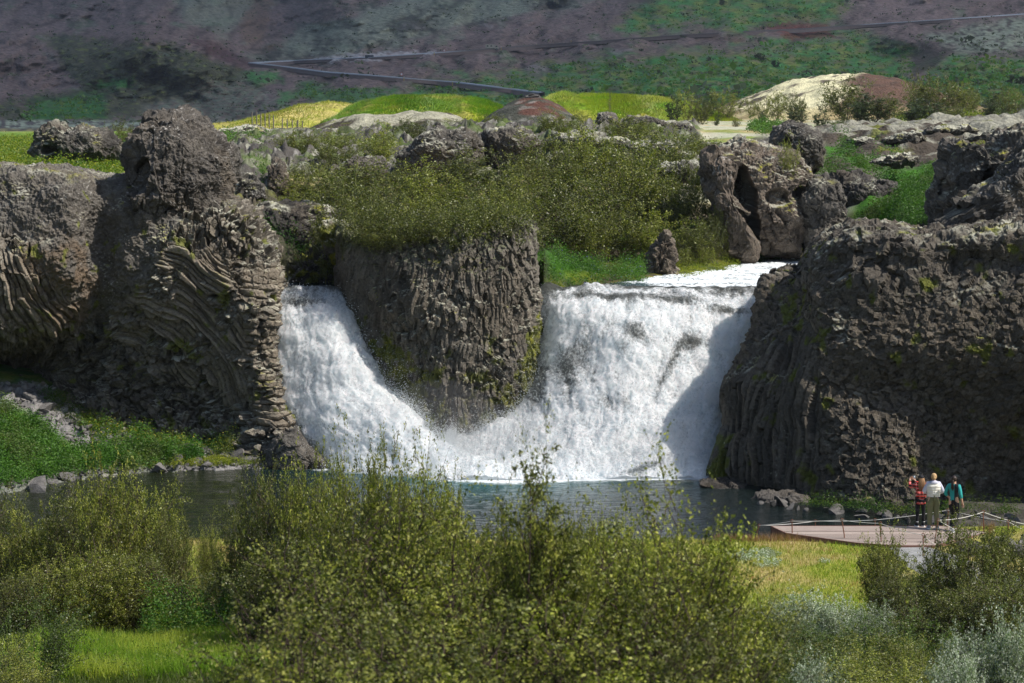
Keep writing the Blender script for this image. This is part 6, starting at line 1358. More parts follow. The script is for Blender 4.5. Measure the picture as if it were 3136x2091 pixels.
# ---------------------------------------------------------------- viewing platform, stakes and ropes
def box(x0, x1, y0, y1, z0, z1):
    V = np.array([[x, y, z] for x in (x0, x1) for y in (y0, y1) for z in (z0, z1)], float)
    return V, np.array([[0, 1, 3, 2], [4, 6, 7, 5], [0, 4, 5, 1], [2, 3, 7, 6], [0, 2, 6, 4], [1, 5, 7, 3]])
def joinp(parts):
    Vs, Fs, o = [], [], 0
    for V, Fc in parts: Vs.append(V); Fs.append(np.asarray(Fc) + o); o += len(V)
    return np.concatenate(Vs), np.concatenate(Fs)
ZD = .78
M_WOOD = mat_attr('worn_deck_boards', rough=.85, nscale=6, namt=.25, bscale=40, bump=.3, bdist=.005, stretch=(.3, 4, 1))
M_RUST = mat_plain('rusty_iron', (.20, .085, .05), .8, .3)
M_ROPE = mat_plain('pale_rope', (.62, .60, .56), .9)
deck = [P(x, y, DZ(y, ZD))[:2] for x, y in [(1773, 1208), (2152, 1206.5), (2268, 1222), (2146, 1252), (2059, 1252), (1969, 1246), (1808, 1224)]]
dk = np.array(deck); rng = np.random.default_rng(70)
t = thing('viewing_platform', 'low wooden viewing platform at the edge of the pool with three people on it', 'platform', (dk[:, 0].mean(), dk[:, 1].mean(), 0))
ox, oy = dk[:, 0].mean(), dk[:, 1].mean()
def span(yy):
    xs_ = []
    for i in range(len(dk)):
        a, b = dk[i], dk[(i + 1) % len(dk)]
        if (a[1] - yy) * (b[1] - yy) <= 0 and a[1] != b[1]: xs_.append(a[0] + (b[0] - a[0]) * (yy - a[1]) / (b[1] - a[1]))
    return (min(xs_), max(xs_)) if len(xs_) > 1 else None
Vb, Fb, Cb = [], [], []; y = dk[:, 1].min() + .01; o = 0
while y < dk[:, 1].max() - .12:
    a, b = span(y + .005), span(y + .13)
    if a and b:
        z1 = ZD + rng.normal(0, .004)
        V = np.array([[a[0], y, ZD - .05], [a[0], y, z1], [b[0], y + .13, ZD - .05], [b[0], y + .13, z1], [a[1], y, ZD - .05], [a[1], y, z1], [b[1], y + .13, ZD - .05], [b[1], y + .13, z1]]) - [ox, oy, 0]
        Vb.append(V); Fb.append(box(0, 1, 0, 1, 0, 1)[1] + o); o += 8; Cb.append(np.tile(np.array([.34, .275, .24]) * (.75 + .4 * rng.random()), (8, 1)))
    y += .142
link('deck_boards', mesh_np('deck_boards', np.concatenate(Vb), np.concatenate(Fb), M_WOOD, np.concatenate(Cb), smooth=False), t)
pr = []
for i in range(len(dk)):
    a, b = dk[i], dk[(i + 1) % len(dk)]; e = (b - a) / np.linalg.norm(b - a); n_ = np.array([-e[1], e[0]]);
    if n_ @ (dk.mean(0) - a) > 0: n_ = -n_
    q_ = [a, b, b + n_ * .04, a + n_ * .04]
    V = np.array([[*(v - [ox, oy]), z] for v in q_ for z in (.30, ZD + .003)]); pr.append((V, [[0, 2, 3, 1], [2, 4, 5, 3], [4, 6, 7, 5], [6, 0, 1, 7], [1, 3, 5, 7], [0, 6, 4, 2]]))
V, Fc = joinp(pr); link('edge_board', mesh_np('edge_board', V, Fc, M_WOOD, np.tile([.17, .09, .07], (len(V), 1)), smooth=False), t)

def stake(xb, yb, xt, yt, z0, label):
    D = DZ(yb, z0); b = P(xb, yb, D); tp = P(xt, yt, D)
    h = tp - b; n = 8
    path = np.array([b + np.array([0, 0, -.12]), b + h * .33, b + h * .66, tp])
    o = thing('rope_stake', label, 'stake', b, group='rusty stakes that carry the rope')
    V, Fc = tubes([path - b], [np.array([.016, .016, .016, .016])], 6)
    link('rod', mesh_np('rod', V, Fc, M_RUST), o)
    a = np.linspace(0, 2 * math.pi, 13); ring = np.stack([.04 * np.cos(a), 0 * a, .04 * np.sin(a) + .035], -1) + h
    V, Fc = tubes([ring], [np.full(13, .011)], 5); link('eye', mesh_np('eye', V, Fc, M_RUST), o)
    return tp + np.array([0, 0, .03])
q5 = lambda x, y: (1527 + .351 * x, 1017.75 + .351 * y)
ST = {}
for key, xb, yb, xt, yt, z0, lb in [
 ('a', 600, 590, 617, 545, .5, 'rusty leaning stake at the far left end of the rope by the water'), ('b', 834, 588, 832, 516, .78, 'rusty stake at the left front corner of the platform'), ('c', 985, 540, 985, 516, .5, 'short-looking rusty stake behind the left end of the platform'),
 ('d', 1180, 637, 1160, 509, .70, 'rusty stake standing at the front edge left of the path'), ('e', 1376, 538, 1376, 508, .6, 'rusty stake behind the middle of the platform'), ('f', 1417, 655, 1410, 530, .74, 'rusty stake at the front edge where the gravel begins'),
 ('g', 1690, 745, 1691, 606, .74, 'rusty ringed stake standing in the gravel path'), ('h', 1762, 662, 1788, 510, .76, 'rusty stake leaning right at the near corner of the platform'), ('i', 1848, 545, 1854, 444, .6, 'rusty stake between the white vest and the teal jacket'),
 ('j', 2088, 600, 2083, 456, .7, 'tall rusty stake at the right end of the platform'), ('k', 2247, 590, 2247, 520, .75, 'rusty stake half hidden in the birch right of the platform')]:
    ST[key] = stake(*q5(xb, yb), *q5(xt, yt), z0, lb)
def rope(keys, ends, sag, label, r=.010):
    pts = [ST[k] if isinstance(k, str) else np.asarray(k) for k in keys]; path = []
    for i, (a, b) in enumerate(zip(pts[:-1], pts[1:])):
        tt = np.linspace(0, 1, 14)[:, None]; L = np.linalg.norm(b - a)
        p = a + (b - a) * tt; p[:, 2] -= (sag * L * 4 * tt * (1 - tt))[:, 0]; path.append(p[:-1])
    path.append(pts[-1][None]); p = np.concatenate(path); V, Fc = tubes([p], [np.full(len(p), r)], 5)
    link('rope', mesh_np('rope', V, Fc, M_ROPE), label=label, category='rope')
rope(['a', 'c', 'e', 'i', 'k', P(*q5(2420, 600), 66.0)], 0, .012, 'pale rope strung behind the platform along the water')
rope(['a', 'b', 'd'], 0, .012, 'pale rope along the left front edge of the platform')
rope(['d', 'f', 'g', P(*q5(1780, 662), 64.2)], 0, .02, 'thin slack rope across the front of the platform by the path', .008)
rope(['h', 'j', P(*q5(2420, 540), 66.5)], 0, .025, 'pale rope from the leaning stake to the tall stake on the right')
rope(['h', P(*q5(1915, 577), 65.6)], 0, .0, 'short rope running down from the leaning stake to the boards')

# gravel path
n = 60; tt = np.linspace(0, 1, n)
L_ = np.array([(2057, 1253.5), (2075, 1285), (2140, 1330), (2230, 1395), (2330, 1440)], float); R_ = np.array([(2150, 1253.5), (2190, 1266), (2260, 1290), (2370, 1325), (2560, 1370)], float)
g = []
for k in np.linspace(0, 1, 26):
    ex = np.interp(tt, np.linspace(0, 1, 5), L_[:, 0] * (1 - k) + R_[:, 0] * k); ey = np.interp(tt, np.linspace(0, 1, 5), L_[:, 1] * (1 - k) + R_[:, 1] * k)
    D = DZ(ey, .76); X = (ex - CX) / F * D; g.append(np.stack([X + .25 * (abs(k - .5) > .45) * fbm(np.stack([D * 2, X, 0 * X], -1), 3, 5), D, gz(X, D) + .02 - .05 * (abs(k - .5) > .49)], -1))
G = np.array(g); V = G.reshape(-1, 3)
M_GRAV = mat_attr('gravel', rough=.95, nscale=60, namt=.6, bscale=90, bump=1., bdist=.01)
link('path', mesh_np('path', V, gridfaces(26, n), M_GRAV, np.array([.29, .29, .285])[None] * (.85 + .5 * fbm(V * 1.5, 4, 6))[:, None]), kind='structure')

# ---------------------------------------------------------------- people
def skin(name, J, E, mat, parent, sub=2, flat=1.):
    """J: {joint: (x, y, z, radius)} ; one continuous skinned surface"""
    names = list(J); me = bpy.data.meshes.new(name)
    me.from_pydata([J[k][:3] for k in names], [(names.index(a), names.index(b)) for a, b in E], []); me.materials.append(mat)
    o = link(name, me, parent)
    bm_ = o.modifiers.new('Skin', 'SKIN'); bm_.use_smooth_shade = True
    sv = me.skin_vertices[0].data if me.skin_vertices else None
    if sv is None:
        bpy.context.view_layer.objects.active = o
    for i, k in enumerate(names):
        r = J[k][3]; ry = J[k][4] if len(J[k]) > 4 else r
        sv[i].radius = (r, ry); sv[i].use_root = (i == 0)
    s_ = o.modifiers.new('Sub', 'SUBSURF'); s_.levels = sub; s_.render_levels = sub
    return o
def skin_ok(name, J, E, mat, parent, sub=2):
    names = list(J); me = bpy.data.meshes.new(name)
    import bmesh
    bm = bmesh.new(); ly = bm.verts.layers.skin.verify(); vs = []
    for i, k in enumerate(names):
        v = bm.verts.new(J[k][:3]); r = J[k][3]; v[ly].radius = (r, J[k][4] if len(J[k]) > 4 else r); v[ly].use_root = (i == 0); vs.append(v)
    for a, b in E: bm.edges.new((vs[names.index(a)], vs[names.index(b)]))
    bm.to_mesh(me); bm.free(); me.materials.append(mat)
    o = link(name, me, parent)
    m1 = o.modifiers.new('Skin', 'SKIN'); m1.use_smooth_shade = True
    m2 = o.modifiers.new('Sub', 'SUBSURF'); m2.levels = sub; m2.render_levels = sub
    return o
M_SKIN = mat_plain('skin', (.50, .30, .21), .5, namt=.05)
M_BLACK = mat_plain('black_fabric', (.012, .012, .015), .8, namt=.3); M_KHAKI = mat_plain('khaki_fabric', (.17, .17, .085), .85, nscale=12, namt=.25, bump=.4)
M_LAV = mat_plain('lavender_fleece', (.52, .52, .62), .9); M_CREAM = mat_plain('cream_quilting', (.72, .69, .62), .8, namt=.06); M_GREYSH = mat_plain('grey_shoe', (.24, .25, .27), .7)
M_WHITE = mat_plain('white_rubber', (.7, .7, .7), .6); M_BLOND = mat_plain('blond_hair', (.42, .27, .13), .55, nscale=90, namt=.4); M_LBROWN = mat_plain('light_brown_hair', (.30, .17, .085), .5, nscale=90, namt=.5); M_DHAIR = mat_plain('dark_hair', (.030, .018, .013), .45, nscale=90, namt=.5)
# plaid flannel: red ground, black bands, thin white lines
m, nt, N, L, out = newmat('red_plaid')
tc = N.new('ShaderNodeTexCoord'); sp = N.new('ShaderNodeSeparateXYZ'); L.new(tc.outputs['Object'], sp.inputs[0])
def band(sock, per, width, ph):
    a = N.new('ShaderNodeMath'); a.operation = 'MULTIPLY_ADD'; a.inputs[1].default_value = 1 / per; a.inputs[2].default_value = ph; L.new(sock, a.inputs[0])
    f = N.new('ShaderNodeMath'); f.operation = 'FRACT'; L.new(a.outputs[0], f.inputs[0])
    c_ = N.new('ShaderNodeMath'); c_.operation = 'LESS_THAN'; c_.inputs[1].default_value = width; L.new(f.outputs[0], c_.inputs[0]); return c_.outputs[0]
def mx(f, a, b):
    k_ = N.new('ShaderNodeMix'); k_.data_type = 'RGBA'; L.new(f, k_.inputs[0])
    if isinstance(a, tuple): k_.inputs[6].default_value = a
    else: L.new(a, k_.inputs[6])
    k_.inputs[7].default_value = b; return k_.outputs[2]
c_ = mx(band(sp.outputs[2], .12, .38, .1), (.72, .035, .018, 1), (.05, .014, .016, 1)); 
v_ = band(sp.outputs[0], .11, .3, .25); m_ = N.new('ShaderNodeMath'); m_.operation = 'MULTIPLY'; m_.inputs[1].default_value = .4; L.new(v_, m_.inputs[0]); c_ = mx(m_.outputs[0], c_, (.04, .012, .015, 1))
c_ = mx(band(sp.outputs[2], .12, .09, .42), c_, (.6, .5, .48, 1)); c_ = mx(band(sp.outputs[0], .11, .07, .6), c_, (.55, .3, .28, 1))
b = N.new('ShaderNodeBsdfPrincipled'); b.inputs['Roughness'].default_value = .9; L.new(c_, b.inputs['Base Color']); L.new(b.outputs[0], out.inputs[0]); M_PLAID = m
# jacket: teal with black side and shoulder panels
m, nt, N, L, out = newmat('teal_jacket')
tc = N.new('ShaderNodeTexCoord'); sp = N.new('ShaderNodeSeparateXYZ'); L.new(tc.outputs['Object'], sp.inputs[0])
def rng_(sock, lo, hi):
    a = N.new('ShaderNodeMath'); a.operation = 'GREATER_THAN'; a.inputs[1].default_value = lo; L.new(sock, a.inputs[0])
    c2 = N.new('ShaderNodeMath'); c2.operation = 'LESS_THAN'; c2.inputs[1].default_value = hi; L.new(sock, c2.inputs[0])
    p_ = N.new('ShaderNodeMath'); p_.operation = 'MULTIPLY'; L.new(a.outputs[0], p_.inputs[0]); L.new(c2.outputs[0], p_.inputs[1]); return p_.outputs[0]
c_ = mx(rng_(sp.outputs[0], .045, .155), (.02, .30, .29, 1), (.012, .014, .018, 1)); 
c_ = mx(rng_(sp.outputs[2], 1.08, 1.13), c_, (.012, .014, .018, 1)) if False else c_
b = N.new('ShaderNodeBsdfPrincipled'); b.inputs['Roughness'].default_value = .85; L.new(c_, b.inputs['Base Color']); L.new(b.outputs[0], out.inputs[0]); M_TEAL = m

BODY_E = [('pel', 'wai'), ('wai', 'che'), ('che', 'nec'), ('nec', 'hea'), ('hea', 'top'), ('hea', 'nos'), ('che', 'shL'), ('che', 'shR'), ('shL', 'elL'), ('elL', 'wrL'), ('wrL', 'paL'), ('shR', 'elR'), ('elR', 'wrR'), ('wrR', 'paR'),
          ('pel', 'hiL'), ('pel', 'hiR'), ('hiL', 'knL'), ('knL', 'anL'), ('anL', 'toL'), ('hiR', 'knR'), ('knR', 'anR'), ('anR', 'toR')]
def fingers(J, E, side, wrist, palm, curl=.3):
    w_ = np.array(wrist[:3]); p = np.array(palm[:3]); d = (p - w_); d /= np.linalg.norm(d); s = np.cross(d, [0, 1, .2]); s /= np.linalg.norm(s)
    n_ = np.cross(d, s)
    for k, (off, ln) in enumerate(((-.028, .060), (-.010, .072), (.010, .068), (.027, .052))):
        a = p + s * off + d * .02; b = a + d * ln * .55 + n_ * curl * .02; c = b + d * ln * .45 + n_ * curl * .05
        J[f'f{side}{k}a'] = (*a, .010); J[f'f{side}{k}b'] = (*b, .009); J[f'f{side}{k}c'] = (*c, .007)
        E += [(f'pa{side}', f'f{side}{k}a'), (f'f{side}{k}a', f'f{side}{k}b'), (f'f{side}{k}b', f'f{side}{k}c')]
    a = w_ + (p - w_) * .5 + s * -.035; b = a + d * .03 - s * .02
    J[f't{side}a'] = (*a, .012); J[f't{side}b'] = (*b, .010); E += [(f'wr{side}', f't{side}a'), (f't{side}a', f't{side}b')]
def hair_strands(n, ctr, r, down, seed, mat, parent, thick=.012, back=1, spread=1., z0=.0):
    rng = np.random.default_rng(seed); paths, rad = [], []
    for i in range(n):
        a = math.pi * (-.15 - .7 * rng.random()) if back else 6.283 * rng.random()    # behind the head (towards -y)
        el = rng.uniform(0, 1.45)
        s0 = np.array(ctr) + r * np.array([math.cos(a) * math.cos(el), math.sin(a) * math.cos(el), math.sin(el)])
        s1 = np.array(ctr) + r * 1.08 * np.array([math.cos(a), math.sin(a), z0])
        L = down * (.75 + .3 * rng.random()); e = s1 + np.array([math.cos(a) * .05 * spread, -.02, -L]) + rng.normal(0, .012, 3)
        m1 = s1 + (e - s1) * .4 + np.array([math.cos(a) * .03 * spread, -.025, 0]); paths.append(np.array([s0, s1, m1, e])); rad.append(np.array([thick, thick * 1.1, thick, thick * .3]))
    V, Fc = tubes(paths, rad, 5); return link('hair', mesh_np('hair', V, Fc, mat), parent)
def ellip(name, c, r, mat, parent, n=20, cut=None):
    th = np.linspace(0, 2 * math.pi, n, endpoint=False); ph = np.linspace(-math.pi / 2 if cut is None else cut, math.pi / 2, n // 2 + 1)
    TH, PH = np.meshgrid(th, ph, indexing='ij'); V = np.stack([np.cos(TH) * np.cos(PH) * r[0], np.sin(TH) * np.cos(PH) * r[1], np.sin(PH) * r[2]], -1).reshape(-1, 3) + c
    return link(name, mesh_np(name, V, gridfaces(n, n // 2 + 1, True), mat), parent)
def shoe(an, to, matu, parent, h=.05):
    a, t_ = np.array(an[:3]), np.array(to[:3]); d = (t_ - a) * [1, 1, 0]; d = d / (np.linalg.norm(d) + 1e-9); c = np.array([a[0], a[1], 0]) + d * .06; s = np.array([-d[1], d[0], 0])
    n, k = 20, 7; th = np.linspace(0, 2 * math.pi, n, endpoint=False); rows = []
    for zz, sc in ((0, 1.), (.03, 1.04), (.031, .97), (.07, .9), (.10, .62), (.13, .42), (.14, .30)):
        back = -.02 if zz > .08 else 0
        rows.append(c + d * back * 2 + np.outer(np.cos(th) * .145 * sc, d) + np.outer(np.sin(th) * .052 * (.6 + .4 * sc), s) + [0, 0, zz])
    G = np.array(rows).transpose(1, 0, 2)
    u = link('shoe', mesh_np('shoe', G[:, 2:].reshape(-1, 3), gridfaces(n, 5, True), matu), parent)
    link('sole', mesh_np('sole', G[:, :3].reshape(-1, 3), gridfaces(n, 3, True), M_WHITE), u)
def offset(J, keys, dr, over=None):
    o = {k: (*J[k][:3], J[k][3] + dr, (J[k][4] if len(J[k]) > 4 else J[k][3]) + dr) for k in keys}
    if over: o.update(over)
    return o
def person(xf, yf, H, label, rot):
    D = DZ(yf, ZD); p = P(xf, yf, D)
    o = thing('person', label, 'person', (p[0], p[1], ZD), rot, 'three visitors on the platform'); o.scale = (H / 1.70,) * 3
    return o
base = dict(pel=(0, 0, .93, .135, .10), wai=(0, 0, 1.08, .115, .085), che=(0, .0, 1.29, .14, .095), nec=(0, 0, 1.45, .052, .052), hea=(0, .015, 1.575, .078, .092), top=(0, .005, 1.64, .06, .07), nos=(0, .11, 1.57, .018),
            shL=(-.165, 0, 1.385, .055), shR=(.165, 0, 1.385, .055), hiL=(-.09, 0, .87, .092), hiR=(.09, 0, .87, .092), knL=(-.10, 0, .49, .055), knR=(.10, 0, .49, .055), anL=(-.105, -.02, .09, .036), anR=(.105, -.02, .09, .036), toL=(-.12, .12, .035, .028), toR=(.12, .12, .035, .028))
# woman filming with her phone
o = person(2113.5, 1208.5, 1.60, 'person in red plaid shirt and dark cap holding up a phone, left of three', .10)
J = dict(base); J.update(elL=(-.30, .20, 1.26, .040), wrL=(-.27, .40, 1.46, .026), paL=(-.24, .43, 1.50, .030, .02), elR=(.12, .30, 1.26, .040), wrR=(-.08, .42, 1.44, .026), paR=(-.13, .44, 1.49, .030, .02)); E = list(BODY_E)
fingers(J, E, 'L', J['wrL'], J['paL'], .9); fingers(J, E, 'R', J['wrR'], J['paR'], .9)
skin_ok('body', J, E, M_SKIN, o)
S = offset(J, ['pel', 'wai', 'che', 'shL', 'shR', 'elL', 'elR'], .028, dict(wrL=(*J['wrL'][:3], .042), wrR=(*J['wrR'][:3], .042), hem=(0, -.01, .72, .195, .145), nk=(0, 0, 1.43, .07, .07)))
S['pel'] = (0, 0, .93, .178, .135)
skin_ok('plaid_shirt', S, [('pel', 'wai'), ('wai', 'che'), ('che', 'nk'), ('pel', 'hem'), ('che', 'shL'), ('che', 'shR'), ('shL', 'elL'), ('elL', 'wrL'), ('shR', 'elR'), ('elR', 'wrR')], M_PLAID, o)
skin_ok('leggings', offset(J, ['pel', 'hiL', 'hiR', 'knL', 'knR', 'anL', 'anR'], .010), [('pel', 'hiL'), ('pel', 'hiR'), ('hiL', 'knL'), ('hiR', 'knR'), ('knL', 'anL'), ('knR', 'anR')], M_BLACK, o)
for s in 'LR': ellip('sock', np.array(J['an' + s][:3]) + [0, 0, .07], (.045, .045, .035), M_WHITE, o); shoe(J['an' + s], J['to' + s], M_BLACK, o)
hair_strands(60, (0, .0, 1.585), .088, .40, 1, M_LBROWN, o, .013, spread=.5)
cp = ellip('cap', (0, .01, 1.615), (.108, .118, .095), M_BLACK, o, cut=-.05)
V, Fc = box(-.07, .07, .10, .20, 1.615, 1.625); link('brim', mesh_np('brim', V, Fc, M_BLACK), cp)
ph_ = P(2099.5, 1097.5, DZ(1208.5, ZD) + .42)
pt = thing('phone', 'dark smartphone held up by the person in the red plaid shirt', 'phone', ph_ - np.array([0, 0, .075]), .10)
V, Fc = box(-.042, .042, -.004, .004, 0, .155); link('case', mesh_np('case', V, Fc, M_BLACK), pt)
V, Fc = box(-.036, .036, -.007, -.0045, .010, .145); link('screen', mesh_np('screen', V, Fc, mat_plain('phone_screen', (.20, .23, .26), .2)), pt)
# woman in the cream vest
o = person(2142.5, 1214.5, 1.72, 'person in a cream quilted vest over a lavender hoodie and khaki trousers, middle of three', -.05)
J = dict(base); J.update(elL=(-.29, .02, 1.13, .042), wrL=(-.16, .20, 1.08, .028), paL=(-.10, .24, 1.09, .030, .02), elR=(.29, .02, 1.13, .042), wrR=(.16, .20, 1.08, .028), paR=(.10, .24, 1.09, .030, .02), anL=(-.11, -.02, .09, .036), anR=(.12, -.02, .09, .036), toL=(-.14, .11, .035, .028), toR=(.16, .11, .035, .028)); E = list(BODY_E)
fingers(J, E, 'L', J['wrL'], J['paL'], .9); fingers(J, E, 'R', J['wrR'], J['paR'], .9)
skin_ok('body', J, E, M_SKIN, o)
S = offset(J, ['che', 'shL', 'shR', 'elL', 'elR', 'wai'], .03, dict(wrL=(*J['wrL'][:3], .045), wrR=(*J['wrR'][:3], .045), hem=(0, 0, .95, .180, .140), nk=(0, 0, 1.44, .085, .085)))
skin_ok('hoodie', S, [('che', 'wai'), ('wai', 'hem'), ('che', 'nk'), ('che', 'shL'), ('che', 'shR'), ('shL', 'elL'), ('elL', 'wrL'), ('shR', 'elR'), ('elR', 'wrR')], M_LAV, o)
hd = ellip('hood', (0, -.075, 1.425), (.125, .075, .075), M_LAV, o)
# quilted vest: stacked padded bands
th = np.linspace(0, 2 * math.pi, 40, endpoint=False); zz = np.linspace(1.00, 1.43, 34); G = np.zeros((40, 34, 3))
for j, z_ in enumerate(zz):
    w_ = np.interp(z_, [1.02, 1.10, 1.30, 1.38, 1.43], [.185, .185, .215, .205, .09]); d_ = np.interp(z_, [1.02, 1.10, 1.30, 1.38, 1.43], [.145, .15, .150, .13, .085]); puff = .012 * abs(math.sin((z_ - 1.02) / .085 * math.pi))
    G[:, j, 0] = np.sign(np.cos(th)) * np.abs(np.cos(th)) ** .8 * (w_ + puff); G[:, j, 1] = np.sin(th) * (d_ + puff); G[:, j, 2] = z_
vs_ = link('vest', mesh_np('vest', G.reshape(-1, 3), gridfaces(40, 34, True), M_CREAM), o)
# raised tone-on-tone lettering on the back of the vest
M_EMB = mat_plain('raised_lettering', (.88, .87, .82), .6, namt=.02)
def strokes(lines, parent):
    pr = []
    for (x0, z0, x1, z1) in lines:
        a = np.array([x0, 0, z0]); b = np.array([x1, 0, z1]); d = b - a; d /= np.linalg.norm(d); n_ = np.array([-d[2], 0, d[0]]) * .006
        yb = -.171
        V = np.array([a - n_ + [0, yb, 0], a + n_ + [0, yb, 0], b + n_ + [0, yb, 0], b - n_ + [0, yb, 0]]); V = np.concatenate([V, V + [0, .03, 0]])
        pr.append((V, [[0, 3, 2, 1], [4, 5, 6, 7], [0, 1, 5, 4], [1, 2, 6, 5], [2, 3, 7, 6], [3, 0, 4, 7]]))
    V, Fc = joinp(pr); link('lettering', mesh_np('lettering', V, Fc, M_EMB, smooth=False), parent)
strokes([(-.10, 1.34, -.085, 1.30), (-.085, 1.30, -.07, 1.34), (-.07, 1.34, -.055, 1.30), (-.05, 1.30, -.05, 1.34), (-.05, 1.34, -.02, 1.30), (-.02, 1.30, -.02, 1.34), (.0, 1.30, .0, 1.34), (.0, 1.34, .03, 1.30), (.03, 1.30, .03, 1.34), (.05, 1.34, .07, 1.30), (.07, 1.30, .09, 1.34),
         (-.055, 1.26, -.035, 1.21), (-.035, 1.21, -.015, 1.26), (.0, 1.21, .0, 1.26), (.015, 1.26, .055, 1.26), (.035, 1.26, .035, 1.21), (-.04, 1.165, .0, 1.165), (.0, 1.165, .03, 1.15), (.03, 1.15, .03, 1.11), (-.05, 1.11, .06, 1.11), (-.04, 1.135, .0, 1.11)], vs_)
skin_ok('trousers', offset(J, ['hiL', 'hiR', 'knL', 'knR', 'anL', 'anR'], .032, dict(pel=(0, 0, .95, .165, .125))), [('pel', 'hiL'), ('pel', 'hiR'), ('hiL', 'knL'), ('hiR', 'knR'), ('knL', 'anL'), ('knR', 'anR')], M_KHAKI, o)
for s in 'LR': shoe(J['an' + s], J['to' + s], M_GREYSH, o)
hr = ellip('hair', (0, -.005, 1.605), (.092, .105, .105), M_BLOND, o)
ellip('bun', (0, -.105, 1.565), (.045, .04, .05), M_BLOND, hr)
# woman in the teal jacket, stepping to the right
o = person(2189, 1219, 1.70, 'person in a teal and black jacket with a dark ponytail, stepping away on the right', -.55)
J = dict(base); J.update(elL=(-.26, -.05, 1.15, .040), wrL=(-.17, .10, .98, .026), paL=(-.15, .13, .95, .030, .02), elR=(.235, -.04, 1.12, .040), wrR=(.27, .03, .88, .026), paR=(.275, .05, .82, .030, .02),
         knL=(-.08, .16, .50, .055), anL=(-.07, .02, .10, .036), toL=(-.06, .14, .04, .028), knR=(.09, .10, .49, .055), anR=(.08, -.22, .15, .036), toR=(.09, -.12, .05, .028), che=(0, .02, 1.29, .135, .09)); E = list(BODY_E)
fingers(J, E, 'L', J['wrL'], J['paL'], .7); fingers(J, E, 'R', J['wrR'], J['paR'], .7)
skin_ok('body', J, E, M_SKIN, o)
S = offset(J, ['wai', 'che', 'shL', 'shR', 'elL', 'elR'], .018, dict(hem=(0, 0, .93, .175, .135), nk=(0, .01, 1.46, .062, .062), cL=(-.215, .03, 1.06, .045), cR=(.25, -.01, 1.02, .045)))
skin_ok('jacket', S, [('che', 'wai'), ('wai', 'hem'), ('che', 'nk'), ('che', 'shL'), ('che', 'shR'), ('shL', 'elL'), ('elL', 'cL'), ('shR', 'elR'), ('elR', 'cR')], M_TEAL, o)
skin_ok('trousers', offset(J, ['hiL', 'hiR', 'knL', 'knR', 'anL', 'anR'], .016, dict(pel=(0, 0, .93, .150, .115))), [('pel', 'hiL'), ('pel', 'hiR'), ('hiL', 'knL'), ('hiR', 'knR'), ('knL', 'anL'), ('knR', 'anR')], M_BLACK, o)
for s in 'LR': shoe(J['an' + s], J['to' + s], M_GREYSH, o)
hr = ellip('hair', (0, -.002, 1.605), (.090, .104, .102), M_DHAIR, o)
hs = hair_strands(16, (0, -.09, 1.56), .022, .30, 3, M_DHAIR, hr, .012, spread=.1); hs.name = 'ponytail'

# ---------------------------------------------------------------- far vehicles, posts and fences
def wheel(x, y, z, r, parent):
    th = np.linspace(0, 2 * math.pi, 18, endpoint=False); G = np.array([[[x + r * k * math.cos(a), y + w_, z + r * k * math.sin(a)] for w_, k in ((-.15, .55), (-.15, 1), (.15, 1), (.15, .55))] for a in th])
    w2_ = link('wheel', mesh_np('wheel', G.reshape(-1, 3), gridfaces(18, 4, True), M_BLACK), parent)
    G = np.array([[[x + r * k * math.cos(a), y - .12, z + r * k * math.sin(a)] for k in (0.01, .5)] for a in th]); link('rim', mesh_np('rim', G.reshape(-1, 3), gridfaces(18, 2, True), M_GREYSH), w2_)
def bevbox(x0, x1, y0, y1, z0, z1, b=.12, nose=0):
    pr = np.array([[x0, z0], [x1, z0], [x1, z0 + (z1 - z0) * .5], [x1 - nose, z1 - b], [x1 - nose - b, z1], [x0 + b, z1], [x0, z1 - b]])
    n = len(pr); V = np.array([[p_[0], y, p_[1]] for y in (y0, y1) for p_ in pr]); Fs = [[i, (i + 1) % n, n + (i + 1) % n, n + i] for i in range(n)]
    for s in (0, n): Fs += [[s, s + 1, s + 2, s + 3], [s, s + 3, s + 4, s + 4 + 0], ]
    c0 = len(V); V = np.concatenate([V, [[pr[:, 0].mean(), y0, pr[:, 1].mean()], [pr[:, 0].mean(), y1, pr[:, 1].mean()]]])
    Fs = Fs[:n]; T3 = [[c0, i, (i + 1) % n, c0] for i in range(n)] + [[c0 + 1, n + (i + 1) % n, n + i, c0 + 1] for i in range(n)]
    return V, Fs, T3
def solid(name, args, mat, parent, **k):
    V, Fs, T3 = bevbox(*args, **k); me = bpy.data.meshes.new(name); me.from_pydata(V.tolist(), [], Fs + [t_[:3] for t_ in T3]); me.materials.append(mat); return link(name, me, parent)
M_BEIGE = mat_plain('beige_paint', (.42, .38, .30), .5, nscale=2); M_NAVY = mat_plain('dark_blue_paint', (.035, .05, .075), .4, nscale=2); M_GLASS = mat_plain('dark_glass', (.02, .025, .03), .1, nscale=2)
i = np.argmin(np.abs(proj(roadA)[0] - 1133)); p = roadA[i]; D = p[1]
o = thing('camper_truck', 'beige off-road camper truck driving along the mountain road', 'truck', p + np.array([0, -.5, .9]), 0); sc = 30 / F * D / 8.0; o.scale = (sc,) * 3
solid('camper_body', (-4, 1.3, -1.2, 1.2, 1.3, 3.6), M_BEIGE, o, b=.2); solid('cab', (1.5, 4, -1.15, 1.15, .9, 3.0), M_BEIGE, o, b=.1, nose=.7); solid('chassis', (-3.8, 3.8, -.9, .9, .7, 1.2), M_BLACK, o)
for x0, x1, z0, z1 in ((-3.2, -2.2, 2.3, 3.0), (-1.0, 0, 2.3, 3.0), (2.2, 3.1, 2.0, 2.7)):
    V, Fc = box(x0, x1, -1.23, -1.19, z0, z1); link('window', mesh_np('window', V, Fc, M_GLASS, smooth=False), o)
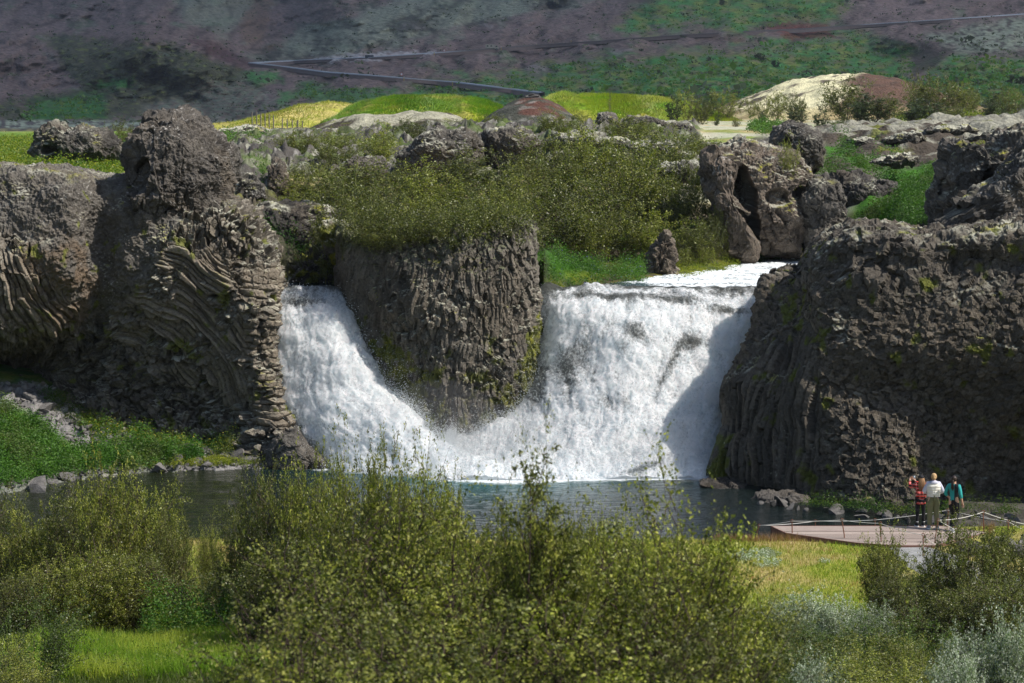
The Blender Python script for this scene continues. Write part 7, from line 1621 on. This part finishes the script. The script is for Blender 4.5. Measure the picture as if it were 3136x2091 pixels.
for x in (-2.4, 2.7):
    for y in (-1.05, 1.05): wheel(x, y, .65, .65, o)
i = np.argmin(np.abs(proj(roadA)[0] - 849)); p = roadA[i]; D = p[1]
o = thing('bus', 'small dark blue bus on the mountain road ahead of the pale verge', 'bus', p + np.array([0, -.5, .9]), 0); sc = 20 / F * D / 7.5; o.scale = (sc,) * 3
solid('bus_body', (-3.75, 3.75, -1.2, 1.2, .6, 3.2), M_NAVY, o, b=.25, nose=.4)
for k in range(4):
    V, Fc = box(-3.2 + k * 1.5, -2.0 + k * 1.5, -1.23, -1.19, 1.9, 2.7); link('window', mesh_np('window', V, Fc, M_GLASS, smooth=False), o)
V, Fc = box(3.0, 3.5, -1.25, -1.2, .9, 1.3); link('headlight', mesh_np('headlight', V, Fc, M_WHITE, smooth=False), o)
for x in (-2.3, 2.4):
    for y in (-1.05, 1.05): wheel(x, y, .5, .5, o)
q2 = lambda x, y: (750 + .351 * x, .351 * y)
M_YEL = mat_plain('yellow_post', (.55, .38, .05), .6)
V, Fc = box(-.14, .14, -.07, .07, 0, 1.9); pm = mesh_np('post', V, Fc, M_YEL, smooth=False); V, Fc = box(-.15, .15, -.09, .09, 1.9, 2.25); pc = mesh_np('reflector', V, Fc, M_WHITE, smooth=False)
for (x, y, lb) in [(468, 378, 'yellow road post right of the blue bus'), (705, 360, 'pale road post midway between the bus and the camper'), (903, 349, 'yellow road post left of the camper'), (1143, 327, 'yellow road post just ahead of the camper'), (1375, 303, 'pale road post on the road well ahead of the camper'), (1600, 280, 'road post where the road meets the green slope'), (340, 512, 'yellow post on the lower road, leftmost of its row'), (432, 530, 'second yellow post on the lower road'), (507, 528, 'yellow post beside the small sign on the lower road'), (825, 560, 'yellow post near the bend end of the lower road'), (992, 582, 'last yellow post on the lower road before the green mound'), (-180, 478, 'post at the far left start of the lower road')]:
    X_, Y_ = q2(x, y); D = float(mountD(X_, Y_)[0]) - 4; p = P(X_, Y_, D); o = thing('road_post', lb, 'post', p, 0, 'road posts along the mountain roads'); link('shaft', pm, o); link('cap', pc, o)
for (x, y, lb) in [(771, 358, 'small round road sign on the upper road between bus and camper'), (491, 520, 'small round road sign above the lower road')]:
    X_, Y_ = q2(x, y); D = float(mountD(X_, Y_)[0]) - 4; p = P(X_, Y_, D); o = thing('road_sign', lb, 'sign', p, 0, 'road signs on the mountain roads')
    V, Fc = box(-.08, .08, -.08, .08, 0, 2.6); link('pole', mesh_np('pole', V, Fc, M_GREYSH, smooth=False), o)
    th = np.linspace(0, 2 * math.pi, 16, endpoint=False)
    G = np.array([[[r * math.cos(a), -.12, 2.9 + r * math.sin(a)] for r in (.01, .6)] for a in th]); link('plate', mesh_np('plate', G.reshape(-1, 3), gridfaces(16, 2, True), M_WHITE), o)
    G = np.array([[[r * math.cos(a), -.14, 2.9 + r * math.sin(a)] for r in (.6, .85)] for a in th]); link('plate_rim', mesh_np('plate_rim', G.reshape(-1, 3), gridfaces(16, 2, True), mat_plain('sign_red', (.5, .06, .03), .6)), o)
V, Fc = tubes([np.array([[0, 0, -.3], [0, 0, .6], [0, 0, 1.3]])], [np.array([.07, .07, .06])], 6); fp = mesh_np('fence_post', V, Fc, mat_plain('grey_wood', (.16, .14, .12), .9))
for j, (x, y) in enumerate([(1650, 790), (1680, 790), (1707, 795), (1735, 800), (1762, 805), (1790, 812), (1848, 835), (1880, 838), (1913, 842), (1945, 848), (1950, 845), (1980, 850)]):
    X_, Y_ = x * .351, y * .351 + 4; p = P(X_, Y_, 262); o = link('fence_post', fp, None, p); o['label'] = 'thin grey fence post at the foot of the yellow hill'; o['category'] = 'post'; o['group'] = 'fence posts below the yellow hill'
# cairn on the red mound
for j, (x, y, s_, lb) in enumerate([(1222, 222, .45, 'biggest dark stone of the little cairn on the red mound'), (1229, 220, .35, 'upper dark stone of the little cairn on the red mound'), (1215, 224, .3, 'left dark stone of the little cairn on the red mound'), (1236, 225, .28, 'right dark stone of the little cairn on the red mound')]):
    p = P(x, y, 200); o = link('stone', stones[j], None, p, label=lb, category='stone'); o.scale = (s_ * 1.3, s_, s_)
